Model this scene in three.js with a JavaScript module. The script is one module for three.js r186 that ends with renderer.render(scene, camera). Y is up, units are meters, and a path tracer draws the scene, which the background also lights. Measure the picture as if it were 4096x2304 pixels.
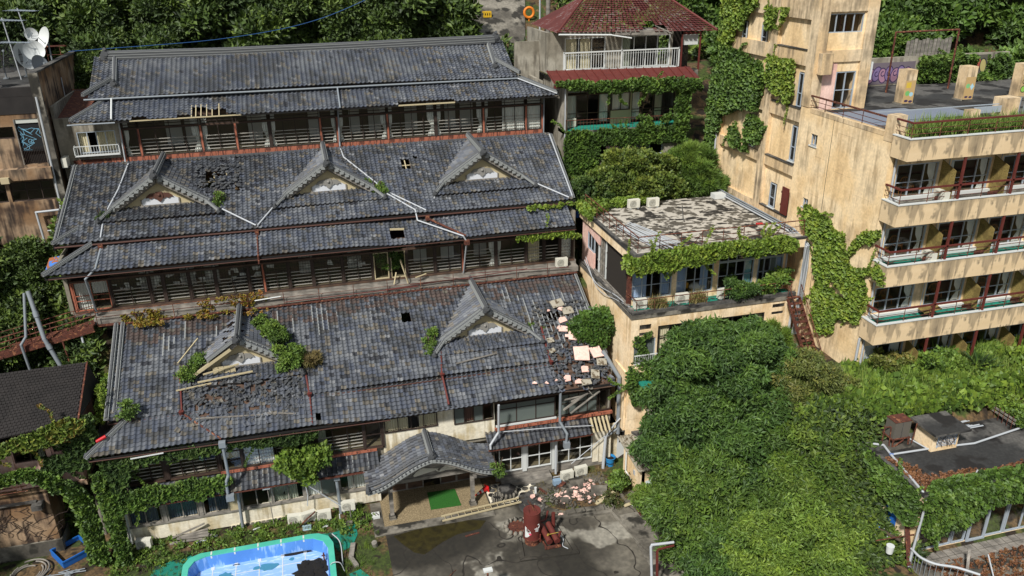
import * as THREE from 'three';
import { mergeGeometries } from 'three/addons/utils/BufferGeometryUtils.js';

// ---------- camera, sky, sun, exposure ----------
const scene = new THREE.Scene();
const camera = new THREE.PerspectiveCamera(39.23, 16 / 9, 0.5, 2500);
const V3 = (x, y, z) => new THREE.Vector3(x, y, z);
camera.matrixAutoUpdate = true;
camera.position.set(0, 30, 0);
camera.quaternion.setFromRotationMatrix(new THREE.Matrix4().makeBasis(V3(0.96644, -0.01112, 0.25665), V3(0.11077, 0.91946, -0.37726), V3(-0.23178, 0.39303, 0.88984)));
const renderer = new THREE.WebGLRenderer({ antialias: true });
renderer.toneMapping = THREE.LinearToneMapping;
renderer.toneMappingExposure = 1.33;
renderer.shadowMap.enabled = true;
const SKY = 0.72;
const sunDir = V3(-0.5, 0.78, 0.56).normalize();
{ // bright broken overcast: pale haze at the horizon, white clouds with grey-blue gaps
  const W = 256, H = 128, d = new Float32Array(W * H * 4), h = (x, y) => { const s = Math.sin(x * 127.1 + y * 311.7) * 43758.5453; return s - Math.floor(s); }, n = (x, y) => { const a = Math.floor(x), b = Math.floor(y), u = x - a, v = y - b, p = u * u * (3 - 2 * u), q = v * v * (3 - 2 * v); return (h(a, b) * (1 - p) + h(a + 1, b) * p) * (1 - q) + (h(a, b + 1) * (1 - p) + h(a + 1, b + 1) * p) * q; };
  for (let j = 0; j < H; j++) for (let i = 0; i < W; i++) { const el = ((j + 0.5) / H - 0.5) * Math.PI, az = ((i + 0.5) / W - 0.5) * 2 * Math.PI, y = Math.sin(el), o = (j * W + i) * 4; const k = Math.cos(el) / (Math.max(y, 0) + 0.35), cx = Math.cos(az) * k * 1.6 + 9, cz = Math.sin(az) * k * 1.6 + 5; const c = 0.55 * n(cx, cz) + 0.28 * n(cx * 2.1, cz * 2.1) + 0.17 * n(cx * 4.3, cz * 4.3), t = Math.min(1, Math.max(0, (c - 0.34) / 0.26)), up = Math.max(0, y); const gap = [0.18 + 0.16 * (1 - up), 0.27 + 0.14 * (1 - up), 0.42 + 0.06 * (1 - up)], cl = 0.46 + 0.16 * n(cx * 3 + 4, cz * 3); for (let q = 0; q < 3; q++) d[o + q] = SKY * (y < -0.02 ? 0.1 : gap[q] * (1 - t) + cl * [0.97, 0.99, 1][q] * t); d[o + 3] = 1; }
  const t = new THREE.DataTexture(d, W, H, THREE.RGBAFormat, THREE.FloatType); t.mapping = THREE.EquirectangularReflectionMapping; t.magFilter = t.minFilter = THREE.LinearFilter; t.needsUpdate = true; scene.background = t; scene.environment = t; }
const sun = new THREE.DirectionalLight(new THREE.Color(1, 0.965, 0.92), 3.9);
sun.name = 'sun'; sun.position.copy(sunDir.clone().multiplyScalar(150)).add(V3(5, 5, -45)); sun.target.position.set(5, 5, -45);
sun.castShadow = true; sun.shadow.radius = 9; sun.shadow.mapSize.set(4096, 4096);
Object.assign(sun.shadow.camera, { left: -80, right: 80, top: 80, bottom: -80, near: 1, far: 400 });
scene.add(sun, sun.target);

// ---------- helpers ----------
let seed_ = 1234567;
const rnd = () => { seed_ = (seed_ + 0x6d2b79f5) | 0; let t = Math.imul(seed_ ^ (seed_ >>> 15), 1 | seed_); t = (t + Math.imul(t ^ (t >>> 7), 61 | t)) ^ t; return ((t ^ (t >>> 14)) >>> 0) / 4294967296; };
const rr = (a, b) => a + (b - a) * rnd();
const reseed = (n) => { seed_ = n * 7919 + 13; };
const clamp = (x, a = 0, b = 1) => Math.min(b, Math.max(a, x));
const ss = (a, b, x) => { const t = clamp((x - a) / (b - a)); return t * t * (3 - 2 * t); };
const lerp = (a, b, t) => a + (b - a) * t;
const hash2 = (x, y) => { let h = Math.imul(x, 374761393) + Math.imul(y, 668265263); h = Math.imul(h ^ (h >>> 13), 1274126177); return ((h ^ (h >>> 16)) >>> 0) / 4294967296; };
const vn = (x, y, px, py = px) => { const xi = Math.floor(x), yi = Math.floor(y), fx = x - xi, fy = y - yi, m = (a, p) => (p ? ((a % p) + p) % p : a), u = fx * fx * (3 - 2 * fx), v = fy * fy * (3 - 2 * fy);
  const h = (a, b) => hash2(m(a, px) + 17, m(b, py) + 91); return lerp(lerp(h(xi, yi), h(xi + 1, yi), u), lerp(h(xi, yi + 1), h(xi + 1, yi + 1), u), v); };
const fbm = (u, v, px, py, oct = 4) => { let s = 0, a = 0.5, n = 0; for (let i = 0; i < oct; i++) { s += a * vn(u * px, v * py, px, py); n += a; a *= 0.5; px *= 2; py *= 2; u += 0; } return s / n; };
const names = {};
const numbered = (n) => { const k = names[n] = (names[n] ?? -1) + 1; return k ? n + '_' + String(k).padStart(3, '0') : n; };
function tag(o, label, category, group) { o.userData.label = label; o.userData.category = category; if (group) o.userData.group = group; return o; }
function thing(name, label, category, base = [0, 0, 0], group) { const g = new THREE.Group(); g.name = numbered(name); g.position.set(...base); g._w = V3(...base); scene.add(g); return tag(g, label, category, group); }
function sub(parent, name, base) { const g = new THREE.Group(); g.name = name; g._w = base ? V3(...base) : parent._w.clone(); g.position.copy(g._w).sub(parent._w); parent.add(g); return g; }
function struct(name, geos, mat, opt = {}) { const m = part(scene, numbered(name), geos, mat, opt); m.userData.kind = 'structure'; return m; }
function dup(root, pos, ry, label, group) { const r = root.clone(); const n = root.name.replace(/_\d{3}$/, ''); r.name = numbered(n); r.position.set(...pos); r.rotation.y = ry; scene.add(r); r._w = V3(...pos); r.userData = { ...root.userData }; if (label) r.userData.label = label; if (group) r.userData.group = group; return r; }
// geometry: everything non-indexed with uv in metres
function fin(g, keepUV) {
  if (g.index) g = g.toNonIndexed();
  for (const k of Object.keys(g.attributes)) if (!['position', 'normal', 'uv'].includes(k)) g.deleteAttribute(k);
  if (!g.attributes.normal) g.computeVertexNormals();
  if (!keepUV) {
    const p = g.attributes.position, uv = new Float32Array(p.count * 2), a = V3(), b = V3(), c = V3();
    for (let i = 0; i < p.count; i += 3) {
      a.fromBufferAttribute(p, i); b.fromBufferAttribute(p, i + 1); c.fromBufferAttribute(p, i + 2);
      const n = b.clone().sub(a).cross(c.clone().sub(a)), ax = Math.abs(n.x), ay = Math.abs(n.y), az = Math.abs(n.z);
      [a, b, c].forEach((q, k) => { const o = (i + k) * 2; if (ay >= ax && ay >= az) { uv[o] = q.x; uv[o + 1] = q.z; } else if (ax >= az) { uv[o] = q.z; uv[o + 1] = q.y; } else { uv[o] = q.x; uv[o + 1] = q.y; } });
    }
    g.setAttribute('uv', new THREE.BufferAttribute(uv, 2));
  }
  g._fin = true; return g;
}
function part(parent, name, geos, mat, opt = {}) {
  let list = (Array.isArray(geos) ? geos.flat(3) : [geos]).filter(Boolean).map((g) => (g._fin ? g : fin(g)));
  if (!list.length) return null;
  let g = list.length === 1 ? list[0].clone() : mergeGeometries(list);
  if (parent._w && parent._w.lengthSq() > 0) g.translate(-parent._w.x, -parent._w.y, -parent._w.z);
  const m = new THREE.Mesh(g, mat); m.name = name; m._w = parent._w ? parent._w.clone() : V3(0, 0, 0);
  m.castShadow = m.receiveShadow = true; parent.add(m);
  if (opt.kind) m.userData.kind = opt.kind; if (opt.label) m.userData.label = opt.label;
  return m;
}
const one = (name, label, cat, geos, mat, group) => { const m = part(scene, numbered(name), geos, mat); return tag(m, label, cat, group); };
const box = (x0, x1, y0, y1, z0, z1) => { const g = new THREE.BoxGeometry(Math.abs(x1 - x0), Math.abs(y1 - y0), Math.abs(z1 - z0)); g.translate((x0 + x1) / 2, (y0 + y1) / 2, (z0 + z1) / 2); return g; };
function bar(p, q, w, h = w, roll = 0) { const a = V3(...p), b = V3(...q), d = b.clone().sub(a), L = d.length(); d.divideScalar(L); const g = new THREE.BoxGeometry(w, h, L); if (roll) g.rotateZ(roll);
  const up = Math.abs(d.y) > 0.98 ? V3(0, 0, 1) : V3(0, 1, 0), m = new THREE.Matrix4(), x = up.clone().cross(d).normalize(), y = d.clone().cross(x); m.makeBasis(x, y, d); m.setPosition(a.add(b).multiplyScalar(0.5)); g.applyMatrix4(m); return g; }
function rod(p, q, r, seg = 8, r2 = r) { const a = V3(...p), b = V3(...q), d = b.clone().sub(a), L = d.length(); const g = new THREE.CylinderGeometry(r2, r, L, seg, 1); g.applyQuaternion(new THREE.Quaternion().setFromUnitVectors(V3(0, 1, 0), d.divideScalar(L))); g.translate((p[0] + q[0]) / 2, (p[1] + q[1]) / 2, (p[2] + q[2]) / 2); return g; }
const path = (pts, r, seg = 7) => { const o = []; for (let i = 0; i + 1 < pts.length; i++) { o.push(rod(pts[i], pts[i + 1], r, seg)); if (i) { const s = new THREE.SphereGeometry(r * 1.02, seg, 5); s.translate(...pts[i]); o.push(s); } } return o; };
const curve = (pts, r, n = 40, seg = 6, closed = false) => new THREE.TubeGeometry(new THREE.CatmullRomCurve3(pts.map((p) => V3(...p)), closed), n, r, seg, closed);
const cyl = (x, y0, y1, z, r, seg = 16, r2 = r) => { const g = new THREE.CylinderGeometry(r2, r, y1 - y0, seg); g.translate(x, (y0 + y1) / 2, z); return g; };
// a flat polygon [x,y][] extruded by depth along z, then moved by a matrix or left as it is
function slab(pts, depth, place) { const s = new THREE.Shape(pts.map((p) => new THREE.Vector2(p[0], p[1]))); const g = new THREE.ExtrudeGeometry(s, { depth, bevelEnabled: false }); if (place) place(g); return g; }
const flatPoly = (P, depth, y) => slab(P.map(([x, z]) => [x, -z]), depth, (g) => { g.rotateX(-Math.PI / 2); g.translate(0, y, 0); });
const quad = (a, b, c, d) => { const g = new THREE.BufferGeometry(); g.setAttribute('position', new THREE.Float32BufferAttribute([...a, ...b, ...c, ...a, ...c, ...d], 3)); g.computeVertexNormals(); return g; };
const uvq = (g, w, h) => { g._fin = true; return g; };
// wall with rectangular openings. axis 'z': faces +z between z0..z1, u = x. axis 'x': u = z
function wall(axis, u0, u1, y0, y1, d0, d1, holes = []) {
  const us = [...new Set([u0, u1, ...holes.flatMap((h) => [h[0], h[1]])])].filter((u) => u >= u0 && u <= u1).sort((a, b) => a - b), o = [];
  for (let i = 0; i + 1 < us.length; i++) { const a = us[i], b = us[i + 1], hs = holes.filter((h) => h[0] < b - 1e-6 && h[1] > a + 1e-6).sort((p, q) => p[2] - q[2]); let y = y0;
    for (const h of [...hs, [0, 0, y1, y1]]) { if (h[2] > y + 1e-6) o.push(axis === 'z' ? box(a, b, y, Math.min(h[2], y1), d0, d1) : box(d0, d1, y, Math.min(h[2], y1), a, b)); y = Math.max(y, h[3]); } }
  return o;
}
// ---------- textures and materials ----------
function tex(n, metres, f, srgb = true) { const d = new Uint8Array(n * n * 4); for (let j = 0; j < n; j++) for (let i = 0; i < n; i++) { const c = f(i / n, j / n), o = (j * n + i) * 4; d[o] = clamp(c[0], 0, 255); d[o + 1] = clamp(c[1], 0, 255); d[o + 2] = clamp(c[2], 0, 255); d[o + 3] = 255; }
  const t = new THREE.DataTexture(d, n, n); t.wrapS = t.wrapT = THREE.RepeatWrapping; t.magFilter = THREE.LinearFilter; t.minFilter = THREE.LinearMipmapLinearFilter; if (srgb) t.colorSpace = THREE.SRGBColorSpace; t.repeat.set(1 / metres, 1 / metres); t.needsUpdate = true; return t; }
const mix3 = (a, b, t) => [lerp(a[0], b[0], t), lerp(a[1], b[1], t), lerp(a[2], b[2], t)];
const M = (o) => new THREE.MeshStandardMaterial({ roughness: 0.85, side: THREE.DoubleSide, ...o });
const flat = (hex, rough = 0.8, metal = 0) => M({ color: hex, roughness: rough, metalness: metal });
const T = {};
const plaster = (base, stain, amount, grime = [60, 52, 40]) => tex(512, 6, (u, v) => { const big = fbm(u, v, 4, 3, 4), streak = fbm(u, v, 36, 4, 3), patch = fbm(u + 0.31, v + 0.7, 7, 7, 4), fine = fbm(u, v, 60, 60, 2); let c = mix3(base, mix3(base, [255, 250, 235], 0.25), ss(0.4, 0.7, big)); const s = clamp(ss(0.46, 0.82, streak * 0.4 + patch * 0.64) * amount); c = mix3(c, stain, s); c = mix3(c, grime, ss(0.58, 0.84, streak * 0.42 + big * 0.62) * amount * 0.5); const k = 0.93 + 0.14 * fine; return [c[0] * k, c[1] * k, c[2] * k]; });
T.hotel = plaster([232, 201, 152], [184, 154, 112], 0.55);
T.hotelDirty = plaster([208, 180, 138], [140, 122, 96], 0.9, [92, 84, 70]);
T.cream = plaster([232, 204, 162], [196, 160, 108], 0.5, [120, 100, 70]);
T.white = plaster([214, 206, 184], [178, 160, 120], 0.75, [110, 96, 72]);
T.grey = plaster([128, 122, 108], [92, 86, 74], 0.8, [50, 46, 40]);
T.brown = plaster([120, 90, 60], [62, 46, 34], 1.2, [22, 19, 17]);
T.concrete = tex(512, 7, (u, v) => { const b = fbm(u, v, 5, 5, 5), f = fbm(u, v, 50, 50, 2), w = fbm(u + 0.2, v + 0.5, 9, 9, 4); let c = mix3([78, 74, 66], [124, 119, 108], ss(0.35, 0.68, b)); c = mix3(c, [42, 40, 34], ss(0.56, 0.7, w)); const k = 0.85 + 0.3 * f; return [c[0] * k, c[1] * k, c[2] * k]; });
T.yard = tex(1024, 22, (u, v) => { const b = fbm(u, v, 6, 6, 6), f = fbm(u, v, 120, 120, 2), w = fbm(u + 0.2, v + 0.5, 10, 10, 5), e = fbm(u + 0.6, v + 0.1, 4, 4, 4); let c = mix3([64, 60, 52], [104, 99, 88], ss(0.38, 0.66, b)); c = mix3(c, [150, 146, 134], ss(0.58, 0.66, w) * 0.8); c = mix3(c, [40, 37, 30], ss(0.54, 0.66, e)); const crack = Math.abs(fbm(u + 0.4, v, 7, 7, 4) - 0.5); if (crack < 0.006) c = [34, 30, 24]; const k = 0.82 + 0.34 * f; return [c[0] * k, c[1] * k, c[2] * k]; });
T.lichen = tex(512, 5, (u, v) => { const b = fbm(u, v, 6, 7, 5), p = fbm(u + 0.3, v + 0.2, 16, 20, 4), f = fbm(u, v, 70, 70, 2), big = fbm(u + 0.7, v + 0.4, 2, 2, 3); let c = mix3([62, 58, 50], [96, 90, 78], f); c = mix3(c, [176, 170, 158], ss(0.47, 0.55, p * 0.6 + b * 0.42 + (big - 0.5) * 0.25)); c = mix3(c, [34, 31, 26], ss(0.6, 0.7, b)); return c; });
T.tar = tex(512, 8, (u, v) => { const b = fbm(u, v, 4, 4, 5), p = fbm(u + 0.5, v + 0.2, 9, 9, 4), f = fbm(u, v, 80, 80, 2); let c = mix3([44, 44, 43], [84, 82, 78], ss(0.38, 0.65, b)); c = mix3(c, [26, 24, 22], ss(0.55, 0.68, p)); const k = 0.8 + 0.4 * f; return [c[0] * k, c[1] * k, c[2] * k]; });
T.wood = tex(256, 1.6, (u, v) => { const g = fbm(u, v, 3, 60, 3), h = fbm(u, v, 6, 8, 3); const c = mix3([60, 44, 34], [92, 70, 54], g); const k = 0.75 + 0.5 * h; return [c[0] * k, c[1] * k, c[2] * k]; });
T.greyWood = tex(256, 1.6, (u, v) => { const g = fbm(u, v, 3, 60, 3), h = fbm(u, v, 6, 8, 3); const c = mix3([100, 96, 90], [142, 136, 126], g); const k = 0.75 + 0.5 * h; return [c[0] * k, c[1] * k, c[2] * k]; });
T.rust = tex(256, 1.2, (u, v) => { const g = fbm(u, v, 8, 8, 4), h = fbm(u + 0.4, v, 20, 20, 3); let c = mix3([74, 38, 28], [104, 56, 38], g); c = mix3(c, [58, 30, 22], ss(0.55, 0.7, h)); c = mix3(c, [140, 92, 62], ss(0.66, 0.74, g)); return c; });
T.redPaint = tex(256, 2, (u, v) => { const g = fbm(u, v, 6, 6, 4), h = fbm(u + 0.4, v, 20, 12, 3); let c = mix3([84, 35, 30], [106, 48, 40], g); c = mix3(c, [80, 34, 27], ss(0.6, 0.8, h) * 0.6); return c; });
T.soil = tex(1024, 14, (u, v) => { const b = fbm(u, v, 8, 8, 5), g = fbm(u + 0.3, v + 0.6, 14, 14, 4), f = fbm(u, v, 140, 140, 2); let c = mix3([64, 50, 32], [104, 84, 56], b); c = mix3(c, [54, 66, 24], ss(0.45, 0.62, g)); c = mix3(c, [38, 30, 20], ss(0.6, 0.7, fbm(u + 0.8, v, 20, 20, 3))); const k = 0.65 + 0.7 * f; return [c[0] * k, c[1] * k, c[2] * k]; });
T.gravel = tex(512, 2.2, (u, v) => { const a = vn(u * 90, v * 90, 90), b = vn(u * 55 + 9, v * 55, 55); const c = mix3([92, 80, 58], [170, 152, 118], a * 0.6 + b * 0.4); return c; });
T.pool = tex(512, 4, (u, v) => { const b = fbm(u, v, 5, 5, 4), s = fbm(u, v, 12, 40, 3); let c = mix3([126, 166, 218], [150, 186, 230], b); c = mix3(c, [196, 214, 236], ss(0.6, 0.75, s) * 0.7); return c; });
T.poolDeep = tex(512, 4, (u, v) => { const b = fbm(u, v, 6, 3, 4), s = fbm(u, v, 30, 6, 3); let c = mix3([66, 118, 192], [88, 142, 208], b); c = mix3(c, [150, 184, 232], ss(0.58, 0.72, s * 0.6 + b * 0.4) * 0.8); return c; });
T.aqua = tex(256, 3, (u, v) => { const b = fbm(u, v, 6, 6, 4); return mix3([64, 168, 146], [92, 190, 166], b); });
T.carpet = tex(256, 3, (u, v) => { const b = fbm(u, v, 5, 5, 4), p = fbm(u + 0.4, v + 0.1, 9, 9, 3); return mix3(mix3([10, 104, 88], [24, 132, 112], b), [30, 52, 42], ss(0.6, 0.7, p)); });
T.drip = tex(1024, 1, (u, v) => { const d = 1 - v, g = fbm(u, v, 30, 3, 3), L = 0.15 + 0.95 * ss(0.3, 0.75, fbm(u, 0.3, 70, 2, 3)), w = fbm(u, v * 0.4, 160, 3, 2); let c = mix3([206, 180, 140], [222, 198, 160], fbm(u + 0.3, v, 14, 3, 3)); c = mix3(c, [128, 114, 92], clamp(ss(L + 0.12, L - 0.2, d) * (0.35 + 0.65 * w) * ss(0.3, 0.6, g + 0.1)) * 0.85); c = mix3(c, [96, 86, 70], ss(0.62, 0.8, g * 0.6 + w * 0.4) * 0.6); const k = 0.94 + 0.12 * hash2(Math.floor(u * 1024), Math.floor(v * 1024)); return [c[0] * k, c[1] * k, c[2] * k]; });
T.gold = tex(256, 1.5, (u, v) => { const a = vn(u * 64, v * 64, 64), b = fbm(u, v, 4, 4, 3); return mix3(mix3([104, 90, 44], [160, 140, 82], a), [96, 80, 40], ss(0.55, 0.75, b) * 0.6); });
T.redRoof = tex(512, 5, (u, v) => { const b = fbm(u, v, 5, 5, 4), s = vn(u * 26, v * 90, 26, 90); let c = mix3([74, 28, 25], [98, 42, 36], b); c = mix3(c, [128, 116, 114], ss(0.7, 0.82, s) * ss(0.42, 0.6, b)); return c; });
T.shingle = tex(256, 4, (u, v) => { const b = fbm(u, v, 8, 8, 4); return mix3([26, 23, 22], [44, 40, 38], b); });
T.corrugate = tex(256, 3, (u, v) => { const b = fbm(u, v, 6, 6, 4), h = fbm(u + 0.3, v, 18, 18, 3); return mix3(mix3([140, 134, 118], [168, 162, 146], b), [90, 78, 60], ss(0.55, 0.7, h)); });
T.blueRust = tex(256, 2, (u, v) => { const b = fbm(u, v, 6, 6, 4), h = fbm(u + 0.3, v, 10, 10, 4); return mix3(mix3([38, 92, 170], [66, 122, 196], b), [142, 82, 44], ss(0.5, 0.58, h)); });
T.bark = tex(256, 1.2, (u, v) => { const b = fbm(u, v, 20, 5, 3); return mix3([54, 44, 34], [92, 78, 62], b); });
const m = {};
for (const [k, r] of [['hotel', 0.9], ['hotelDirty', 0.9], ['cream', 0.9], ['white', 0.85], ['grey', 0.9], ['brown', 0.9], ['concrete', 0.92], ['yard', 0.8], ['lichen', 0.95], ['tar', 0.9], ['wood', 0.75], ['greyWood', 0.85], ['rust', 0.85], ['redPaint', 0.6], ['soil', 1], ['gravel', 1], ['pool', 0.6], ['poolDeep', 0.5], ['aqua', 0.6], ['carpet', 0.95], ['gold', 0.85], ['redRoof', 0.75], ['shingle', 0.9], ['corrugate', 0.8], ['blueRust', 0.7], ['bark', 0.95], ['drip', 0.9]]) m[k] = M({ map: T[k], roughness: r });
m.dark = flat('#120f0d', 0.95); m.darkWood = flat('#33261f', 0.7); m.blackAlu = flat('#1d1b1a', 0.5); m.alu = flat('#a9b3bc', 0.42, 0.2); m.whiteMetal = flat('#c9ccc9', 0.5); m.acWhite = flat('#cfcdbf', 0.55); m.pvc = flat('#a9adb0', 0.5); m.pvcGrey = flat('#7d8489', 0.55);
m.strip = M({ map: tex(256, 2, (u, v) => { const b = fbm(u, v, 14, 5, 4); return mix3(mix3([146, 84, 62], [170, 104, 80], b), [96, 54, 40], ss(0.58, 0.7, fbm(u + 0.4, v, 30, 4, 3))); }), roughness: 0.7 });
m.glass = new THREE.MeshPhysicalMaterial({ color: '#ffffff', roughness: 0.04, transmission: 1, thickness: 0, ior: 1.5, side: THREE.DoubleSide }); m.glass.name = 'glass';
m.frost = new THREE.MeshPhysicalMaterial({ color: '#aebdb6', roughness: 0.5, transmission: 0.75, thickness: 0, side: THREE.DoubleSide });
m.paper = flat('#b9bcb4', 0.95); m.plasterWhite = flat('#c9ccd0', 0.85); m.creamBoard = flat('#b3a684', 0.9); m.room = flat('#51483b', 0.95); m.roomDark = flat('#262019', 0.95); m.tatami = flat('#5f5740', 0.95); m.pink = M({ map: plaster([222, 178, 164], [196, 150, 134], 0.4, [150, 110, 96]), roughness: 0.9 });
m.curtWhite = flat('#c6cac2', 0.95); m.curtCream = flat('#bdb596', 0.95); m.curtBlue = flat('#8ea3bd', 0.95); m.curtDark = flat('#3f4c56', 0.95); m.curtTeal = flat('#6fa0a4', 0.95); m.curtGrey = flat('#8f9684', 0.95);
m.lattice = flat('#241d19', 0.8); m.gutter = flat('#46291f', 0.7); m.ridgeTile = flat('#4b4d4f', 0.7); m.paleTile = flat('#878a88', 0.7); m.rail = flat('#a8a49a', 0.8); m.carve = flat('#82807a', 0.85); m.carveBrown = flat('#53352a', 0.85); m.barge = M({ map: T.greyWood, roughness: 0.85 });
// ---------- terrain ----------
function ground(x, z) {
  const back = z > -66 ? lerp(0, 20.5, 0) : 0;
  let mid = z > -40.5 ? 0 : z > -47.5 ? lerp(0, 9.6, ss(-40.6, -46.6, z)) : z > -54.5 ? lerp(9.6, 16.8, ss(-47.6, -53.6, z)) : lerp(16.8, 20.5, ss(-54.6, -64, z));
  let left = z > -40 ? 0 : lerp(0, 13, ss(-40, -54, z)) + 7 * ss(-54, -66, z);
  let right = z > -24.2 ? 3.05 : lerp(3.05, 7.75, ss(-24.2, -29.8, z)); right = lerp(right, 13.4, ss(-40, -49, z)); right = lerp(right, 17, ss(-50, -56, z)); right = lerp(right, 20.5, ss(-56, -64, z));
  const wl = ss(-13.2, -16.5, x), wr = ss(16.9, 23.5, x);
  let h = lerp(mid, left, wl); h = lerp(h, right, wr);
  const d = Math.max(0, -66 - z); h += d * 0.52 + (d > 0 ? ss(0, 10, d) * ss(24, 60, x) * 6 : 0);
  if (x > 42) h += (x - 42) * 0.25 * ss(-42, -60, z);
  if (z > -20) h = lerp(h, -6, ss(-20, 20, z));
  return h;
}
{
  const xs = [], zs = []; for (let x = -600; x < -60; x += 60) xs.push(x); for (let x = -60; x < 90; x += 1) xs.push(x); for (let x = 90; x <= 700; x += 60) xs.push(x);
  for (let z = 300; z > 0; z -= 40) zs.push(z); for (let z = 0; z > -110; z -= 1) zs.push(z); for (let z = -110; z >= -700; z -= 50) zs.push(z);
  const pos = [], idx = [], uv = []; zs.forEach((z) => xs.forEach((x) => { const far = Math.max(0, -z - 160); pos.push(x, Math.min(ground(x, z), 70) - (far > 0 ? 0 : 0), z); uv.push(x, z); }));
  for (let j = 0; j + 1 < zs.length; j++) for (let i = 0; i + 1 < xs.length; i++) { const a = j * xs.length + i, b = a + 1, c = a + xs.length, d = c + 1; idx.push(a, b, c, b, d, c); }
  const g = new THREE.BufferGeometry(); g.setAttribute('position', new THREE.Float32BufferAttribute(pos, 3)); g.setAttribute('uv', new THREE.Float32BufferAttribute(uv, 2)); g.setIndex(idx); g.computeVertexNormals();
  const me = new THREE.Mesh(g, m.soil); me.name = 'ground'; me.userData.kind = 'structure'; me.receiveShadow = me.castShadow = true; scene.add(me);
}
// ---------- plants: clumps of small leaf faces ----------
function clumpGeo(n, len, wid, spread, up = 0.2, seed = 5) { // n folded leaves around a point; y is outwards
  reseed(seed); const pos = []; for (let i = 0; i < n; i++) { const th = rr(0, 6.283), el = rr(-0.15, 1) * 1.2 + up, d = V3(Math.cos(th) * Math.cos(el), Math.sin(el), Math.sin(th) * Math.cos(el)), o = V3(rr(-1, 1), rr(-0.5, 0.7), rr(-1, 1)).multiplyScalar(spread), s = d.clone().cross(V3(rr(-1, 1), rr(-1, 1), rr(-1, 1))).normalize(), nn = s.clone().cross(d), L = len * rr(0.7, 1.2), W = wid * rr(0.7, 1.2);
    const a = o, t = o.clone().addScaledVector(d, L), mid = o.clone().addScaledVector(d, L * 0.45), l = mid.clone().addScaledVector(s, W / 2).addScaledVector(nn, W * 0.18), r = mid.clone().addScaledVector(s, -W / 2).addScaledVector(nn, W * 0.18);
    pos.push(a.x, a.y, a.z, l.x, l.y, l.z, t.x, t.y, t.z, a.x, a.y, a.z, t.x, t.y, t.z, r.x, r.y, r.z); }
  const g = new THREE.BufferGeometry(); g.setAttribute('position', new THREE.Float32BufferAttribute(pos, 3)); g.computeVertexNormals(); g.setAttribute('uv', new THREE.Float32BufferAttribute(new Float32Array(pos.length / 3 * 2), 2)); return g; }
function bladeGeo(n, h, w, spread, seed = 9) { reseed(seed); const pos = []; for (let i = 0; i < n; i++) { const th = rr(0, 6.283), o = V3(rr(-1, 1) * spread, 0, rr(-1, 1) * spread), d = V3(Math.cos(th), 0, Math.sin(th)), s = V3(-d.z, 0, d.x).multiplyScalar(w / 2), H = h * rr(0.6, 1.2), b = rr(0.15, 0.75) * H;
    const a = o.clone().add(s), c = o.clone().sub(s), e = o.clone().addScaledVector(d, b * 0.35).setY(H * 0.6), e1 = e.clone().addScaledVector(s, 0.7), e2 = e.clone().addScaledVector(s, -0.7), t = o.clone().addScaledVector(d, b).setY(H * (1 - 0.25 * b / H));
    for (const p of [a, c, e2, a, e2, e1, e1, e2, t]) pos.push(p.x, p.y, p.z); }
  const g = new THREE.BufferGeometry(); g.setAttribute('position', new THREE.Float32BufferAttribute(pos, 3)); g.computeVertexNormals(); g.setAttribute('uv', new THREE.Float32BufferAttribute(new Float32Array(pos.length / 3 * 2), 2)); return g; }
const leafM = new THREE.MeshPhysicalMaterial({ color: '#ffffff', roughness: 0.62, transmission: 0.18, thickness: 0, side: THREE.DoubleSide }); leafM.name = 'leaf';
const bladeM = new THREE.MeshStandardMaterial({ color: '#ffffff', roughness: 0.7, side: THREE.DoubleSide });
const GEO = { ivy: [clumpGeo(9, 0.2, 0.17, 0.16, -0.1, 3), clumpGeo(9, 0.2, 0.17, 0.16, -0.1, 4)], broad: [clumpGeo(16, 0.3, 0.11, 0.3, -0.1, 6), clumpGeo(16, 0.3, 0.11, 0.3, -0.1, 7)], far: [clumpGeo(16, 0.32, 0.17, 0.36, 0.1, 8)], maple: [clumpGeo(13, 0.26, 0.24, 0.26, 0.1, 11)], weed: [clumpGeo(10, 0.16, 0.09, 0.12, 0.3, 12)], grass: [bladeGeo(12, 0.7, 0.035, 0.22, 13)], needle: [clumpGeo(22, 0.3, 0.035, 0.06, 0.5, 14)] };
const lin = (a) => new THREE.Color().setRGB(a[0], a[1], a[2]);
// list: {p, n, s} -> one InstancedMesh under parent
const qy = V3(0, 1, 0);
function leaves(parent, name, list, geo, pal, seed = 1, mat = leafM) {
  reseed(seed + 100); const im = new THREE.InstancedMesh(geo, mat, list.length), q = new THREE.Quaternion(), q2 = new THREE.Quaternion(), M4 = new THREE.Matrix4(), c = new THREE.Color(), w = parent._w || V3(0, 0, 0);
  list.forEach((e, i) => { q.setFromUnitVectors(qy, e.n.clone().normalize()); q2.setFromAxisAngle(qy, rr(0, 6.283)); q.multiply(q2); const s = e.s * rr(0.75, 1.3); M4.compose(e.p.clone().sub(w), q, V3(s, s * rr(0.8, 1.2), s)); im.setMatrixAt(i, M4);
    const t = e.t ?? rnd(), k = t * (pal.length - 1.001), a = pal[Math.floor(k)], b = pal[Math.floor(k) + 1], f = k - Math.floor(k), v = rr(0.75, 1.25); c.setRGB(lerp(a[0], b[0], f) * v, lerp(a[1], b[1], f) * v, lerp(a[2], b[2], f) * v * rr(0.85, 1.15)); im.setColorAt(i, c); });
  im.name = name; im.castShadow = im.receiveShadow = true; im._w = w.clone(); parent.add(im); return im; }
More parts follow.
